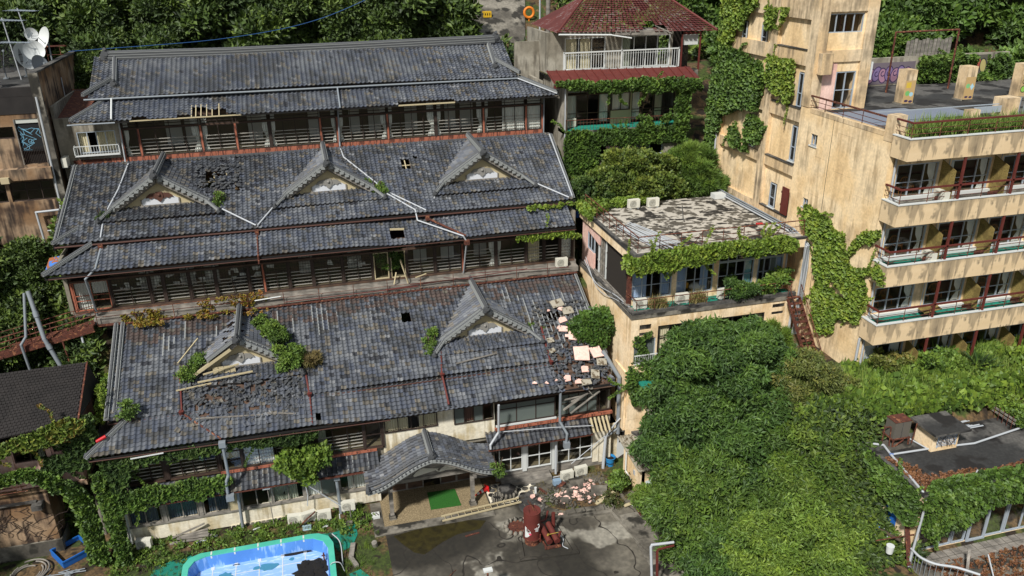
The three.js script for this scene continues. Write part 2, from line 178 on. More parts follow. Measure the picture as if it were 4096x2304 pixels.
const PAL = { ivy: [[0.035, 0.075, 0.008], [0.07, 0.14, 0.014], [0.13, 0.21, 0.022]], ivyBright: [[0.08, 0.15, 0.012], [0.15, 0.23, 0.02], [0.24, 0.3, 0.03]], ivyDark: [[0.02, 0.045, 0.008], [0.045, 0.09, 0.012], [0.08, 0.13, 0.02]], tree: [[0.02, 0.052, 0.008], [0.05, 0.11, 0.013], [0.095, 0.17, 0.02]], treeLight: [[0.06, 0.12, 0.012], [0.12, 0.2, 0.02], [0.19, 0.27, 0.03]], far: [[0.02, 0.042, 0.006], [0.055, 0.1, 0.01], [0.125, 0.185, 0.018]], acer: [[0.12, 0.2, 0.012], [0.22, 0.32, 0.02], [0.32, 0.4, 0.03]], grass: [[0.07, 0.13, 0.016], [0.12, 0.2, 0.025], [0.2, 0.24, 0.05]], dry: [[0.09, 0.1, 0.02], [0.2, 0.16, 0.05], [0.26, 0.2, 0.08]], autumn: [[0.14, 0.15, 0.01], [0.24, 0.19, 0.015], [0.28, 0.12, 0.02]], weed: [[0.05, 0.1, 0.012], [0.1, 0.18, 0.02], [0.17, 0.25, 0.03]], litter: [[0.12, 0.05, 0.02], [0.2, 0.08, 0.03], [0.26, 0.14, 0.06]] };
const inside = (x, y, P) => { let c = false; for (let i = 0, j = P.length - 1; i < P.length; j = i++) if ((P[i][1] > y) !== (P[j][1] > y) && x < ((P[j][0] - P[i][0]) * (y - P[i][1])) / (P[j][1] - P[i][1]) + P[i][0]) c = !c; return c; };
// ivy on a flat wall: polygon in (u, y) of plane x = d ('x', u = z) or z = d ('z', u = x) or y = d ('y', u = x, v = z)
function onPlane(axis, d, sgn, poly, density, size, thick = 0.12, patchy = 0, holes = [], sd = 1) {
  reseed(sd + 31); const us = poly.map((p) => p[0]), vs = poly.map((p) => p[1]), u0 = Math.min(...us), u1 = Math.max(...us), v0 = Math.min(...vs), v1 = Math.max(...vs), n = Math.round((u1 - u0) * (v1 - v0) * density), o = [];
  for (let i = 0; i < n; i++) { const u = rr(u0, u1), v = rr(v0, v1), e = (fbm(u * 0.13 + 9, v * 0.13 + 3, 8, 8, 3) - 0.5) * 0.7; if (!inside(u + e, v + e * 0.6, poly)) continue; if (holes.some((h) => inside(u, v, h))) continue; const dn = fbm(u * 0.09 + 2, v * 0.09 + 5, 12, 12, 3); if (patchy && dn < patchy) continue;
    const b = sgn * rr(0.02, 1) * thick * (0.5 + dn), t = clamp(dn * 0.8 + rr(-0.2, 0.5) - 0.1); const nn = axis === 'x' ? V3(sgn, 0.35, rr(-0.3, 0.3)) : axis === 'z' ? V3(rr(-0.3, 0.3), 0.35, sgn) : V3(rr(-0.4, 0.4), sgn, rr(-0.4, 0.4)); o.push({ p: axis === 'x' ? V3(d + b, v, u) : axis === 'z' ? V3(u, v, d + b) : V3(u, d + b, v), n: nn, s: size, t }); }
  if (axis !== 'y') for (let k = Math.round(o.length / 130); k > 0; k--) { const st = o[Math.floor(rnd() * o.length)]; let u = axis === 'x' ? st.p.z : st.p.x, v = st.p.y, a = rnd() < 0.6 ? rr(0.2, 2.9) : rr(-2.6, -0.5); for (let i = 0; i < 13; i++) { a += rr(-0.4, 0.4); u += Math.cos(a) * 0.11; v += Math.sin(a) * 0.11; o.push({ p: axis === 'x' ? V3(d + sgn * 0.03, v, u) : V3(u, v, d + sgn * 0.03), n: axis === 'x' ? V3(sgn, 0.3, 0) : V3(0, 0.3, sgn), s: size * 0.6, t: rr(0.4, 1) }); } }
  return o; }
function vine(name, label, cat, base, list, pal, sd, geo = GEO.ivy[0], group) { const t = thing(name, label, cat, base, group); const f = leaves(t, 'foliage', list, geo, pal, sd); f.userData.kind = 'stuff'; return t; }
// a crown: puffs of leaf clumps round a trunk. returns list of clumps in own axes
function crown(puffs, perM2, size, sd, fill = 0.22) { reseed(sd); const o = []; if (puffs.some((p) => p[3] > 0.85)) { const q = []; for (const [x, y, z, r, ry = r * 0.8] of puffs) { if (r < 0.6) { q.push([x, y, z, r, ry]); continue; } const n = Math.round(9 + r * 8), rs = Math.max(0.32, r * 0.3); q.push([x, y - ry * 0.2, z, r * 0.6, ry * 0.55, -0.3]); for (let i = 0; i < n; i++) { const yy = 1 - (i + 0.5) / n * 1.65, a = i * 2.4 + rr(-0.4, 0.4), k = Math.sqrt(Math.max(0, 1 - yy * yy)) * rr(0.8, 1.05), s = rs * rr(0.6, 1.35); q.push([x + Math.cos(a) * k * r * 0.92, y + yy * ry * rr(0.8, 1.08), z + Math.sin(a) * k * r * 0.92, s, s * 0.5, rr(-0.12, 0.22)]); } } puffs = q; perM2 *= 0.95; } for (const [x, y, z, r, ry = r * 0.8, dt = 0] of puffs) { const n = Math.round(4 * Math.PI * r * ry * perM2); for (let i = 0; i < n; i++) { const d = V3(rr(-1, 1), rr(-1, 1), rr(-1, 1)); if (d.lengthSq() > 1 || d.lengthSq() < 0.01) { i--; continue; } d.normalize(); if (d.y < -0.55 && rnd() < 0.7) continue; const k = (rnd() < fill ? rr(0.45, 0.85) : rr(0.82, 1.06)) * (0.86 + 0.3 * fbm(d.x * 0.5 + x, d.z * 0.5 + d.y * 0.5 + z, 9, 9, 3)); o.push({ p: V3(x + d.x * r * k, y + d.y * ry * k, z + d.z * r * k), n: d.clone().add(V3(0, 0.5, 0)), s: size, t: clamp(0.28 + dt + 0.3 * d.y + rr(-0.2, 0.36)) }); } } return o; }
function puffs(R, H, n, sd, low = 0.35) { reseed(sd); const o = []; for (let i = 0; i < n; i++) { const a = rr(0, 6.283), k = Math.sqrt(rnd()), y = lerp(low, 1, rnd()), w = Math.sin(Math.PI * clamp((y - low) / (1 - low) * 0.75 + 0.22)); const r = R * rr(0.28, 0.5); o.push([Math.cos(a) * k * (R - r * 0.6) * w, y * H - r * 0.5, Math.sin(a) * k * (R - r * 0.6) * w, r, r * 0.75]); } return o; }
function trunk(h, r, sd, R) { reseed(sd + 7); const g = [rod([0, -0.6, 0], [rr(-0.2, 0.2), h * 0.55, rr(-0.2, 0.2)], r, 8, r * 0.65)]; for (let i = 0; i < 5; i++) { const a = i * 1.256 + rr(-0.4, 0.4), y = h * rr(0.35, 0.55); g.push(rod([0, y, 0], [Math.cos(a) * R * 0.6, h * rr(0.68, 0.88), Math.sin(a) * R * 0.6], r * 0.45, 6, r * 0.12)); } return g; }
function tree(name, label, group, pos, R, H, n, perM2, size, pal, geo, sd, ph, lean = 0.35) { const t = thing(name, label, 'tree', [0, 0, 0], group); const th = ph ? Math.max(...ph.map((p) => p[1])) * 0.95 : H; part(t, 'trunk', trunk(th, 0.05 * th * 0.5 + 0.06, sd, ph ? R * 0.5 : R * 0.8), m.bark); const f = leaves(t, 'crown', crown(ph || puffs(R, H, n, sd, lean), perM2, size, sd + 1), geo, pal, sd + 2); f.userData.kind = 'stuff'; t.position.set(...pos); return t; }
// ---------- roof tiles ----------
const PW = 0.285, EV = 0.245;
function tileGeo(v) { const n = 7, L = 0.3, W = PW * 1.03, pr = [0.028, 0.064, 0.05, 0.002, -0.02, -0.02, -0.002, 0.026], P = [], t = 0.046; const y = (i) => pr[i] + (v ? 0.004 * Math.sin(i * 2 + v) : 0);
  for (let i = 0; i < n; i++) { const x0 = (i / n - 0.5) * W, x1 = ((i + 1) / n - 0.5) * W, a = [x0, y(i) + 0.055, L / 2], b = [x1, y(i + 1) + 0.055, L / 2], c = [x1, y(i + 1), -L / 2], d = [x0, y(i), -L / 2], e = [x0, y(i) + 0.055 - t, L / 2 - 0.004], f = [x1, y(i + 1) + 0.055 - t, L / 2 - 0.004]; P.push(...a, ...b, ...c, ...a, ...c, ...d, ...e, ...f, ...b, ...e, ...b, ...a); }
  const g = new THREE.BufferGeometry(); g.setAttribute('position', new THREE.Float32BufferAttribute(P, 3)); g.computeVertexNormals(); g.setAttribute('uv', new THREE.Float32BufferAttribute(new Float32Array(P.length / 3 * 2), 2)); return g; }
const TG = [tileGeo(0), tileGeo(1), tileGeo(2)];
const TILE = [[0.052, 0.057, 0.065], [0.069, 0.076, 0.089], [0.083, 0.091, 0.107], [0.095, 0.104, 0.12], [0.11, 0.119, 0.132], [0.128, 0.136, 0.146], [0.135, 0.123, 0.1], [0.104, 0.094, 0.078], [0.032, 0.034, 0.04], [0.067, 0.077, 0.1], [0.171, 0.177, 0.184], [0.072, 0.056, 0.05], [0.09, 0.066, 0.057], [0.059, 0.06, 0.06]];
const tileMat = TILE.map((c) => M({ color: lin(c), roughness: 0.6 })), tileInst = M({ color: '#ffffff', roughness: 0.6 });
// tones: 'old' mixes blue-grey and tan, 'dark' sooty, 'blue' nearly new
function tone(kind, p) { const w = fbm(p.x * 0.05 + 3, p.z * 0.07 + 1, 16, 16, 3), r = rnd(); if (kind === 'dark') return r < 0.3 ? 8 : r < 0.62 ? 0 : r < 0.78 ? 13 : r < 0.9 ? 1 : 7; if (kind === 'blue') return r < 0.5 ? 9 : r < 0.85 ? 2 : 3;
  const k = r + (w - 0.5) * 0.9; if (kind === 'rusty') return k < 0.3 ? 11 : k < 0.5 ? 12 : k < 0.75 ? 0 : k < 0.9 ? 13 : 3;
  const q = hash2(Math.round(p.x * 50), Math.round(p.z * 50)), tan = fbm(p.x * 0.16 + 7, p.z * 0.16, 20, 20, 2); if (q < 0.015) return 8; if (q > 0.985) return 10; if (q > 0.8 && tan > 0.5) return r < 0.6 ? 7 : 6; const t = 0.5 + 1.5 * (w - 0.5) + 0.7 * (fbm(p.x * 0.5, p.z * 0.06, 40, 10, 2) - 0.5) + 0.5 * (r - 0.5); return [0, 13, 1, 9, 2, 3, 4, 5][Math.min(7, Math.max(0, Math.floor(t * 8)))]; }
// one sloping field of tiles: O eave corner, U along the eave, V up the slope
function field(f, out, boards) { const U = f.U, V = f.V, W = U.clone().cross(V).normalize(); if (W.y < 0) W.negate(); const nc = Math.round(f.w / PW), nr = Math.ceil(f.h / EV);
  for (let r = 0; r < nr; r++) for (let c = 0; c < nc; c++) { const p = f.O.clone().addScaledVector(U, (c + 0.5) * PW).addScaledVector(V, (r + 0.45) * EV); if (f.keep && !f.keep(p, r, c)) continue; p.y += f.sag ? f.sag(p) : 0;
    const hole = f.holes && f.holes.some((h) => p.x > h[0] && p.x < h[1] && p.z > h[2] && p.z < h[3]);
    if (hole) continue;
    const a = p.clone().addScaledVector(W, -0.025), hu = U.clone().multiplyScalar(PW * 0.5), hv = V.clone().multiplyScalar(EV * 0.5);
    boards.push([a.clone().sub(hu).sub(hv), a.clone().add(hu).sub(hv), a.clone().add(hu).add(hv), a.clone().sub(hu).add(hv)]);
    if (f.bare && f.bare(p)) continue;
    const z = V.clone().negate(), ry = rr(-0.022, 0.022) + (f.mess && f.mess(p) ? rr(-0.5, 0.5) : 0), lift = rr(-0.004, 0.008) + (f.mess && f.mess(p) ? rr(0, 0.05) : 0); const X = U.clone(), m4 = new THREE.Matrix4().makeBasis(X, W, z).multiply(new THREE.Matrix4().makeRotationY(ry)); m4.setPosition(p.clone().addScaledVector(W, lift + (f.lift || 0)).addScaledVector(U, rr(-0.006, 0.006)));
    const kind = typeof f.kind === 'function' ? f.kind(p) : f.kind || 'old'; out.push({ m: m4, k: tone(kind, p), v: Math.floor(rnd() * 3), d: p.distanceTo(camera.position) }); } }
const camP = camera.position;
function tiles(parent, cells, budget) { cells.sort((a, b) => a.d - b.d); const w = parent._w, own = cells.slice(0, budget), rest = cells.slice(budget);
  for (const c of own) { const me = new THREE.Mesh(TG[c.v], tileMat[c.k]); me.name = 'roof_tile'; me.castShadow = me.receiveShadow = true; c.m.decompose(me.position, me.quaternion, me.scale); me.position.sub(w); parent.add(me); }
  if (rest.length) { const im = new THREE.InstancedMesh(TG[0], tileInst, rest.length); const q = new THREE.Vector3(); rest.forEach((c, i) => { const mm = c.m.clone(); q.setFromMatrixPosition(mm).sub(w); mm.setPosition(q); im.setMatrixAt(i, mm); im.setColorAt(i, lin(TILE[c.k].map((x) => x * (0.9 + 0.2 * hash2(i, 7))))); }); im.name = 'roof_tiles'; im.userData.kind = 'stuff'; im.castShadow = im.receiveShadow = true; parent.add(im); } }
function boarding(parent, boards) { const P = []; for (const [a, b, c, d] of boards) for (const p of [a, b, c, a, c, d]) P.push(p.x, p.y, p.z); const g = new THREE.BufferGeometry(); g.setAttribute('position', new THREE.Float32BufferAttribute(P, 3)); g.computeVertexNormals(); part(parent, 'roof_boarding', g, m.wood, {}); }
// stacked ridge with round cap tiles along a path
function ridge(parent, pts, w = 0.3, h = 0.4, name = 'ridge', capM = m.ridgeTile) { const body = [], plates = [], caps = []; for (let i = 0; i + 1 < pts.length; i++) { const a = V3(...pts[i]), b = V3(...pts[i + 1]), L = a.distanceTo(b), n = Math.max(1, Math.round(L / 0.3)); for (let l = 0; l < 3; l++) { const ww = w * (1 - l * 0.14), y0 = h * l / 3.6; body.push(bar([a.x, a.y + y0 + h / 7.2, a.z], [b.x, b.y + y0 + h / 7.2, b.z], ww, h / 3.6 - 0.018)); plates.push(bar([a.x, a.y + y0 + h / 3.6 - 0.01, a.z], [b.x, b.y + y0 + h / 3.6 - 0.01, b.z], ww + 0.05, 0.03)); }
    for (let k = 0; k < n; k++) { const p = a.clone().lerp(b, k / n), q = a.clone().lerp(b, (k + 1.06) / n); caps.push(rod([p.x, p.y + h * 0.86, p.z], [q.x, q.y + h * 0.86, q.z], w * 0.34, 10, w * 0.3)); } }
  const g = part(parent, name, body, capM); part(g, 'ridge_plates', plates, m.paleTile); const c = part(g, 'cap_tiles', caps, capM); c.userData.kind = 'stuff'; return g; }
function finial(parent, p, s = 1, ax = 0) { part(parent, 'ridge_end_tile', [rod([p[0], p[1], p[2] - 0.08], [p[0], p[1], p[2] + 0.14], 0.2 * s, 14), box(p[0] - 0.26 * s, p[0] + 0.26 * s, p[1] - 0.28 * s, p[1] - 0.02, p[2] - 0.08, p[2] + 0.08), rod([p[0], p[1], p[2] + 0.12], [p[0], p[1], p[2] + 0.19], 0.12 * s, 12), rod([p[0], p[1] + 0.18 * s, p[2] - 0.2], [p[0], p[1] + 0.24 * s, p[2] + 0.2], 0.075 * s, 10)], m.ridgeTile); }
const SL = (y0, z0, s) => ({ y: (z) => y0 + s * (z0 - z), V: V3(0, s, -1).normalize(), k: Math.hypot(1, s) });
// ---------- dormer gable: skirt eave (xc, ye, ze), half width hw ----------
function dormer(bld, o, main, cells, boards) {
  const hw = 3.25, { carved, broken } = o, xc = o.xc - 0.2, ye = o.ye - 0.06, ze = o.ze + 0.4, d = sub(bld, 'dormer', [xc, ye, ze]), rise = 2.25, ya = ye + rise, zg = ze - 1.1, zv = ze - 0.66, s = 0.66, my = (z) => main.y(z); const L = [], B = []; const skip = (p, q) => broken && broken(p.x - xc, q);
  const sk = SL(ye, ze, 0.36); field({ O: V3(xc - hw, ye, ze), U: V3(1, 0, 0), V: sk.V, w: hw * 2, h: 1.15 * sk.k, lift: 0.01, kind: o.kind, keep: (p) => Math.abs(p.x - xc) < hw - (ze - p.z) * 0.55 + 0.1 && !skip(p, 'skirt') }, L, B);
  for (const sd of [-1, 1]) { const V = V3(-sd, s, 0).normalize(), zb = -70, w = 9; const U = V3(0, 0, -sd), z0 = sd > 0 ? zv : zv - w; const kk = Math.hypot(1, s);
    field({ O: V3(xc + sd * (hw + 0.1), ya - s * (hw + 0.1), z0), U, V, w, h: (hw + 0.1) * kk, kind: o.sideKind || o.kind, keep: (p) => p.y > my(p.z) + 0.03 && p.z < zv + 0.05 && !skip(p, sd < 0 ? 'left' : 'right') && (p.z < zv - 0.05 - Math.max(0, 0)) }, L, B); }
  boarding(d, B); tiles(d, L, 0);
  // gable wall, panel, carving, bargeboards
  const yb = ye + 0.38, hg = (ya - yb - 0.1) / s; part(d, 'skirt_fascia', box(xc - hw + 0.1, xc + hw - 0.1, ye - 0.16, ye - 0.02, ze - 0.12, ze - 0.04), m.dark); part(d, 'gable_wall', slab([[-hg, yb], [hg, yb], [0, ya - 0.1]], 0.08, (g) => g.translate(xc, 0, zg - 0.1)), m.creamBoard);
  part(d, 'gable_panel', slab([[-1.0, yb + 0.12], [1.0, yb + 0.12], [1.0, yb + 0.42], [0.42, yb + 0.78], [-0.42, yb + 0.78], [-1.0, yb + 0.42]], 0.03, (g) => g.translate(xc, 0, zg - 0.015)), m.plasterWhite);
  part(d, 'panel_frame', [box(xc - 1.07, xc - 1, yb + 0.1, yb + 0.45, zg - 0.01, zg + 0.05), box(xc + 1, xc + 1.07, yb + 0.1, yb + 0.45, zg - 0.01, zg + 0.05), box(xc - 1.5, xc + 1.5, yb + 0.02, yb + 0.1, zg - 0.01, zg + 0.06)], m.greyWood);
  for (const sd of [-1, 1]) { const a = [xc + sd * 0.02, ya - 0.22, zg + 0.34], b = [xc + sd * (hg + 0.2), ya - 0.22 - s * (hg + 0.2), zg + 0.34]; part(d, 'bargeboard', bar(a, b, 0.07, 0.2), m.barge); part(d, 'bargeboard', bar([a[0], a[1] - 0.16, zg + 0.1], [b[0] - sd * 0.2, b[1] - 0.05, zg + 0.1], 0.06, 0.14), m.barge); }
  const cv = []; for (let k = -1; k <= 1; k++) { const w = k ? [[0, 0.1], [0.18, 0.2], [0.42, 0.16], [0.6, 0.02], [0.66, -0.1], [0.5, -0.06], [0.4, -0.16], [0.26, -0.08], [0.14, -0.16], [0.02, -0.08]].map(([x, y]) => [x * k + k * 0.1, y]) : [[-0.17, 0.25], [0.17, 0.25], [0.22, 0.05], [0.16, -0.2], [0.05, -0.3], [0, -0.36], [-0.05, -0.3], [-0.16, -0.2], [-0.22, 0.05]]; cv.push(slab(w, k ? 0.05 : 0.08, (g) => g.translate(xc, yb + 0.62, zg + 0.02))); } const bs = new THREE.SphereGeometry(0.09, 12, 8); bs.translate(xc, yb + 0.7, zg + 0.1); cv.push(bs); part(d, 'gable_carving', cv, carved === 'brown' ? m.carveBrown : m.carve);
  // ridges
  let zr = zv; while (my(zr) < ya + 0.02 && zr > zv - 6) zr -= 0.1; ridge(d, [[xc, ya - 0.02, zv + 0.12], [xc, ya + 0.12, zr]], 0.3, 0.3); finial(d, [xc, ya + 0.2, zv + 0.2], 0.9);
  for (const sd of [-1, 1]) { if (broken && sd < 0) { ridge(d, [[xc - 0.2, ya - 0.1, zv], [xc - 1.7, ya - s * 1.7 + 0.02, zv]], 0.2, 0.2, 'verge_ridge'); continue; } ridge(d, [[xc + sd * 0.2, ya - s * 0.2 + 0.02, zv - 0.05], [xc + sd * 2.55, ya - s * 2.55 + 0.02, zv - 0.02], [xc + sd * (hw + 0.02), ye + 0.06, ze - 0.02]], 0.15, 0.15, 'verge_ridge'); ridge(d, [[xc + sd * 0.25, ya - s * 0.25 + 0.02, zv - 0.42], [xc + sd * 2.75, ya - s * 2.75 + 0.04, zv - 0.45]], 0.16, 0.13, 'verge_ridge'); finial(d, [xc + sd * (hw + 0.02), ye + 0.16, ze + 0.05], 0.55);
    const vt = []; for (let k = 0; k < 9; k++) { const x = 0.25 + k * 0.29; vt.push(box(xc + sd * x - 0.12, xc + sd * x + 0.12, ya - s * x - 0.13, ya - s * x + 0.03, zv + 0.02, zv + 0.06)); vt.push(rod([xc + sd * x + 0.12, ya - s * x + 0.02, zv - 0.3], [xc + sd * x + 0.12, ya - s * x + 0.02, zv + 0.09], 0.045, 7)); } part(d, 'verge_tiles', vt, m.paleTile).userData.kind = 'stuff'; }
  if (o.extra) o.extra(d, { xc, ye, ze, ya, yb, zg, zv });
}
// ---------- windows ----------
// built in local axes: u right, y up, facing +z at z = 0; placed by the caller through base and turn
function curtain(parent, u0, u1, y0, y1, mat, dz = -0.18, tied = 0) { const n = Math.max(6, Math.round((u1 - u0) / 0.045)), P = [], uc = tied < 0 ? u0 : u1, rows = tied ? 6 : 1; const pt = (i, j) => { const t = i / n, y = lerp(y1, y0, j / rows); let u = lerp(u0, u1, t); if (tied) { const k = 1 - 0.62 * Math.exp(-(((j / rows - 0.62) / 0.2) ** 2)); u = uc + (u - uc) * k; } return [u, y, dz + 0.028 * Math.sin(i * 2.1) + 0.012 * Math.sin(i * 0.7 + j)]; };
  for (let j = 0; j < rows; j++) for (let i = 0; i < n; i++) { const a = pt(i, j), b = pt(i + 1, j), c = pt(i + 1, j + 1), d = pt(i, j + 1); P.push(...a, ...d, ...c, ...a, ...c, ...b); } const g = new THREE.BufferGeometry(); g.setAttribute('position', new THREE.Float32BufferAttribute(P, 3)); g.computeVertexNormals(); return part(parent, 'curtain', g, mat); }
function win(bld, base, turn, W, H, o = {}) { const g = new THREE.Group(); g.name = o.door ? 'sliding_door' : 'window'; g._w = V3(0, 0, 0); g.position.set(base[0] - bld._w.x, base[1] - bld._w.y, base[2] - bld._w.z); g.rotation.y = turn; bld.add(g);
  const n = o.n || 2, fr = o.fr || m.darkWood, t = o.t || 0.055, mid = o.mid, F = [box(0, t, 0, H, -0.05, 0.04), box(W - t, W, 0, H, -0.05, 0.04), box(t, W - t, 0, t, -0.05, 0.04), box(t, W - t, H - t, H, -0.05, 0.04)]; const pw = (W - 2 * t) / n;
  for (let i = 1; i < n; i++) F.push(box(t + i * pw - t * 0.45, t + i * pw + t * 0.45, t, H - t, -0.04, 0.03)); for (const q of [].concat(mid ?? [])) F.push(box(t, W - t, H * q - 0.02, H * q + 0.02, -0.03, 0.025)); part(g, 'frame', F, fr);
  for (let i = 0; i < n; i++) { if (o.open && o.open.includes(i)) continue; const dz = i % 2 ? 0.006 : -0.02; const p = new THREE.PlaneGeometry(pw - t * 0.5, H - 2 * t); p.translate(t + (i + 0.5) * pw, H / 2, dz); part(g, 'pane', p, o.frost && o.frost.includes(i) ? m.frost : m.glass); }
  for (const c of o.curt || []) curtain(g, c[0] * W, c[1] * W, c[4] ?? 0.04, H - 0.05, c[2], -0.16 - (c[5] || 0), c[3] || 0);
  if (o.rails) { const R = []; for (let k = 0; k < o.rails; k++) R.push(box(0.03, W - 0.03, 0.16 + k * (o.rp || 0.21) - 0.022, 0.16 + k * (o.rp || 0.21) + 0.022, -0.14, -0.1)); part(g, 'safety_rail', R, m.rail); }
  if (o.latt) { const R = [], nx = Math.round(W / 0.16), y0 = o.latt[0] * H, y1 = o.latt[1] * H, ny = Math.round((y1 - y0) / 0.17); for (let i = 0; i <= nx; i++) R.push(box(i / nx * W - 0.008, i / nx * W + 0.008, y0, y1, -0.21, -0.195)); for (let j = 0; j <= ny; j++) R.push(box(0, W, lerp(y0, y1, j / ny) - 0.008, lerp(y0, y1, j / ny) + 0.008, -0.225, -0.21)); part(g, 'lattice', R, m.lattice).userData.kind = 'stuff';
    if (o.torn) { const P = []; for (let k = 0; k < o.torn; k++) { const x = rr(0.05, W - 0.3), y = rr(y0, y1 - 0.25), w = rr(0.12, 0.4), h = rr(0.12, 0.35), j = () => rr(-0.07, 0.07); P.push(quad([x + j(), y + j(), -0.235], [x + w + j(), y + j(), -0.24 + j() * 0.3], [x + w + j(), Math.min(y + h, y1), -0.235], [x + j(), Math.min(y + h, y1), -0.24])); } part(g, 'torn_paper', P, m.paper); } }
  return g; }
const zwin = (b, x0, x1, y0, y1, z, o) => win(b, [x0, y0, z], 0, x1 - x0, y1 - y0, o);
const xwin = (b, z0, z1, y0, y1, x, o) => win(b, [x, y0, z0], -Math.PI / 2, z1 - z0, y1 - y0, o); // faces -x, u = +z
// a room behind the windows: floor, back wall, ends
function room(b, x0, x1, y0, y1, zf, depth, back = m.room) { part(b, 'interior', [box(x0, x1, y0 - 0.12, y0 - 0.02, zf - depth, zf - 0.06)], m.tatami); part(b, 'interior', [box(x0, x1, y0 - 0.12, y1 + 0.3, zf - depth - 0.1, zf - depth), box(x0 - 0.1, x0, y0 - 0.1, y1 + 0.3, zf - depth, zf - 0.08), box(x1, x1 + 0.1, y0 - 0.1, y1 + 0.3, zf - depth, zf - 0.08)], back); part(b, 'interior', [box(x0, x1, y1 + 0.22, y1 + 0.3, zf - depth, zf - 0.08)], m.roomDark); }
// ================= upper inn wing =================
{
  reseed(11); const b = thing('inn_wing', 'long upper tiled inn wing with terracotta sill strip and glazed corridor', 'building', [1, 17.5, -54]);
  const z = -53.8;
  part(b, 'wall', [wall('z', -14.25, -10.72, 17.6, 20.6, z - 0.25, z - 0.1, [[-13.15, -10.98, 18.4, 19.72]])], m.grey);
  part(b, 'wall', [box(-14.2, 16.2, 12, 17.66, -60, z - 0.12), box(-14.2, 16.2, 17.66, 21.3, -60.2, -60), box(16.2, 16.4, 17.6, 21.3, -60, z - 0.1), box(-14.3, -14.15, 17.6, 21.3, -60, z - 0.25)], m.grey);
  zwin(b, -13.15, -10.98, 18.4, 19.72, z - 0.15, { n: 4, fr: m.alu, open: [1], curt: [[0.02, 0.27, m.curtCream], [0.5, 0.98, m.curtCream]] });
  { const g = [], g2 = []; for (let i = 0; i <= 16; i++) g.push(box(-13.35 + i * 0.155, -13.33 + i * 0.155, 18.36, 18.9, -53.5, -53.48)); for (const y of [18.34, 18.9]) g.push(box(-13.38, -10.82, y, y + 0.04, -53.52, -53.46)); g.push(box(-13.38, -13.34, 18.34, 18.94, -53.85, -53.46), box(-10.86, -10.82, 18.34, 18.94, -53.85, -53.46), box(-13.38, -10.82, 18.3, 18.34, -53.85, -53.46)); part(b, 'window_guard', g, m.whiteMetal); }
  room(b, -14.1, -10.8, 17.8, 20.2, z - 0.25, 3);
  // terracotta strip in lengths
  for (let x = -13.6, i = 0; x < 16.3; x += 2.14, i++) part(b, 'sill_strip', box(x + 0.008, Math.min(x + 2.132, 16.4), 17.68 + (i % 3) * 0.004, 18.02, z - 0.1, z + 0.03), i < 1 ? m.rust : m.strip);
  part(b, 'flashing', box(-13.7, 16.5, 17.3, 17.7, z - 0.1, z - 0.02), m.dark);
  const posts = [-10.62, -9.65, -6.03, -3.95, -1.88, 1.3, 2.36, 5.64, 8.86, 12.15, 15.15, 16.32];
  posts.forEach((x, i) => part(b, 'post', box(x - 0.055, x + 0.055, 18.02, 19.74, z - 0.06, z + 0.05), i === 0 || i > 9 || i % 4 !== 0 ? m.strip : m.darkWood));
  part(b, 'beam', [box(-10.7, 16.4, 19.72, 19.79, z - 0.07, z + 0.06), box(-10.7, 16.4, 20.36, 20.6, z - 0.07, z + 0.04)], m.wood);
  const cw = m.curtWhite, C = { 0: [[0.1, 0.4, cw, -1]], 1: [[0.86, 0.98, cw, 1]], 2: [[0.02, 0.17, cw, -1]], 3: [[0.8, 0.97, cw, 1]], 4: [[0.02, 0.1, cw, -1]], 5: [[0.7, 0.98, cw, 1]], 6: [[0.02, 0.11, cw, -1], [0.88, 0.99, cw, 1]], 7: [[0.01, 0.09, cw, -1], [0.84, 0.98, cw, 1]], 8: [[0.01, 0.1, cw, -1], [0.88, 0.99, cw, 1]], 9: [[0.01, 0.1, cw, -1], [0.45, 0.98, cw]], 10: [[0.03, 0.97, cw]] };
  for (let i = 0; i + 1 < posts.length; i++) { const x0 = posts[i] + 0.06, x1 = posts[i + 1] - 0.06, n = x1 - x0 > 2.5 ? 4 : x1 - x0 > 1.5 ? 2 : 1; zwin(b, x0, x1, 18.03, 19.72, z, { n, rails: i === 0 ? 3 : 5, curt: C[i], t: 0.045 }); zwin(b, x0, x1, 19.8, 20.36, z, { n, t: 0.035, mid: [0.35, 0.68], curt: (C[i] || []).map((c) => [c[0], c[1], c[2]]) }); }
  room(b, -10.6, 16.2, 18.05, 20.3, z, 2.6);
  for (const x of [-8.4, -7.2, -3.3, 0.6, 3.3, 4.6, 7.1, 9.9, 11]) part(b, 'sliding_screen', box(x, x + rr(0.7, 1), 18.05, 19.7, z - 2.4, z - 2.36), m.paper);
  // roofs
  const cells = [], boards = [], r = sub(b, 'roof', [1, 20.5, -53]); const sk = SL(20.52, -52.65, 0.5);
  const hole3 = [[-6.35, -5.3, -53.5, -52.6], [-5.3, -4.4, -53.25, -52.6], [-4.4, -3.6, -52.86, -52.6], [-7.2, -6.35, -52.85, -52.6], [-9.6, -8.9, -52.8, -52.6], [6.4, 9.9, -52.85, -52.6]];
  field({ O: V3(-13.1, 20.52, -52.65), U: V3(1, 0, 0), V: sk.V, w: 30.3, h: 2.1 * sk.k, kind: (p) => (p.x > -9.6 && p.x < -7 ? 'blue' : p.x < -10.8 ? 'old' : 'old'), holes: hole3, sag: (p) => -0.05 * Math.sin((p.x + 13) / 30 * 3.1) - 0.08 * Math.exp(-(((p.x + 5) / 2) ** 2)), keep: (p) => p.x > -13.15 + (-52.65 - p.z) * 0.95 && p.x < 17.2 - (-52.65 - p.z) * 1.15 }, cells, boards);
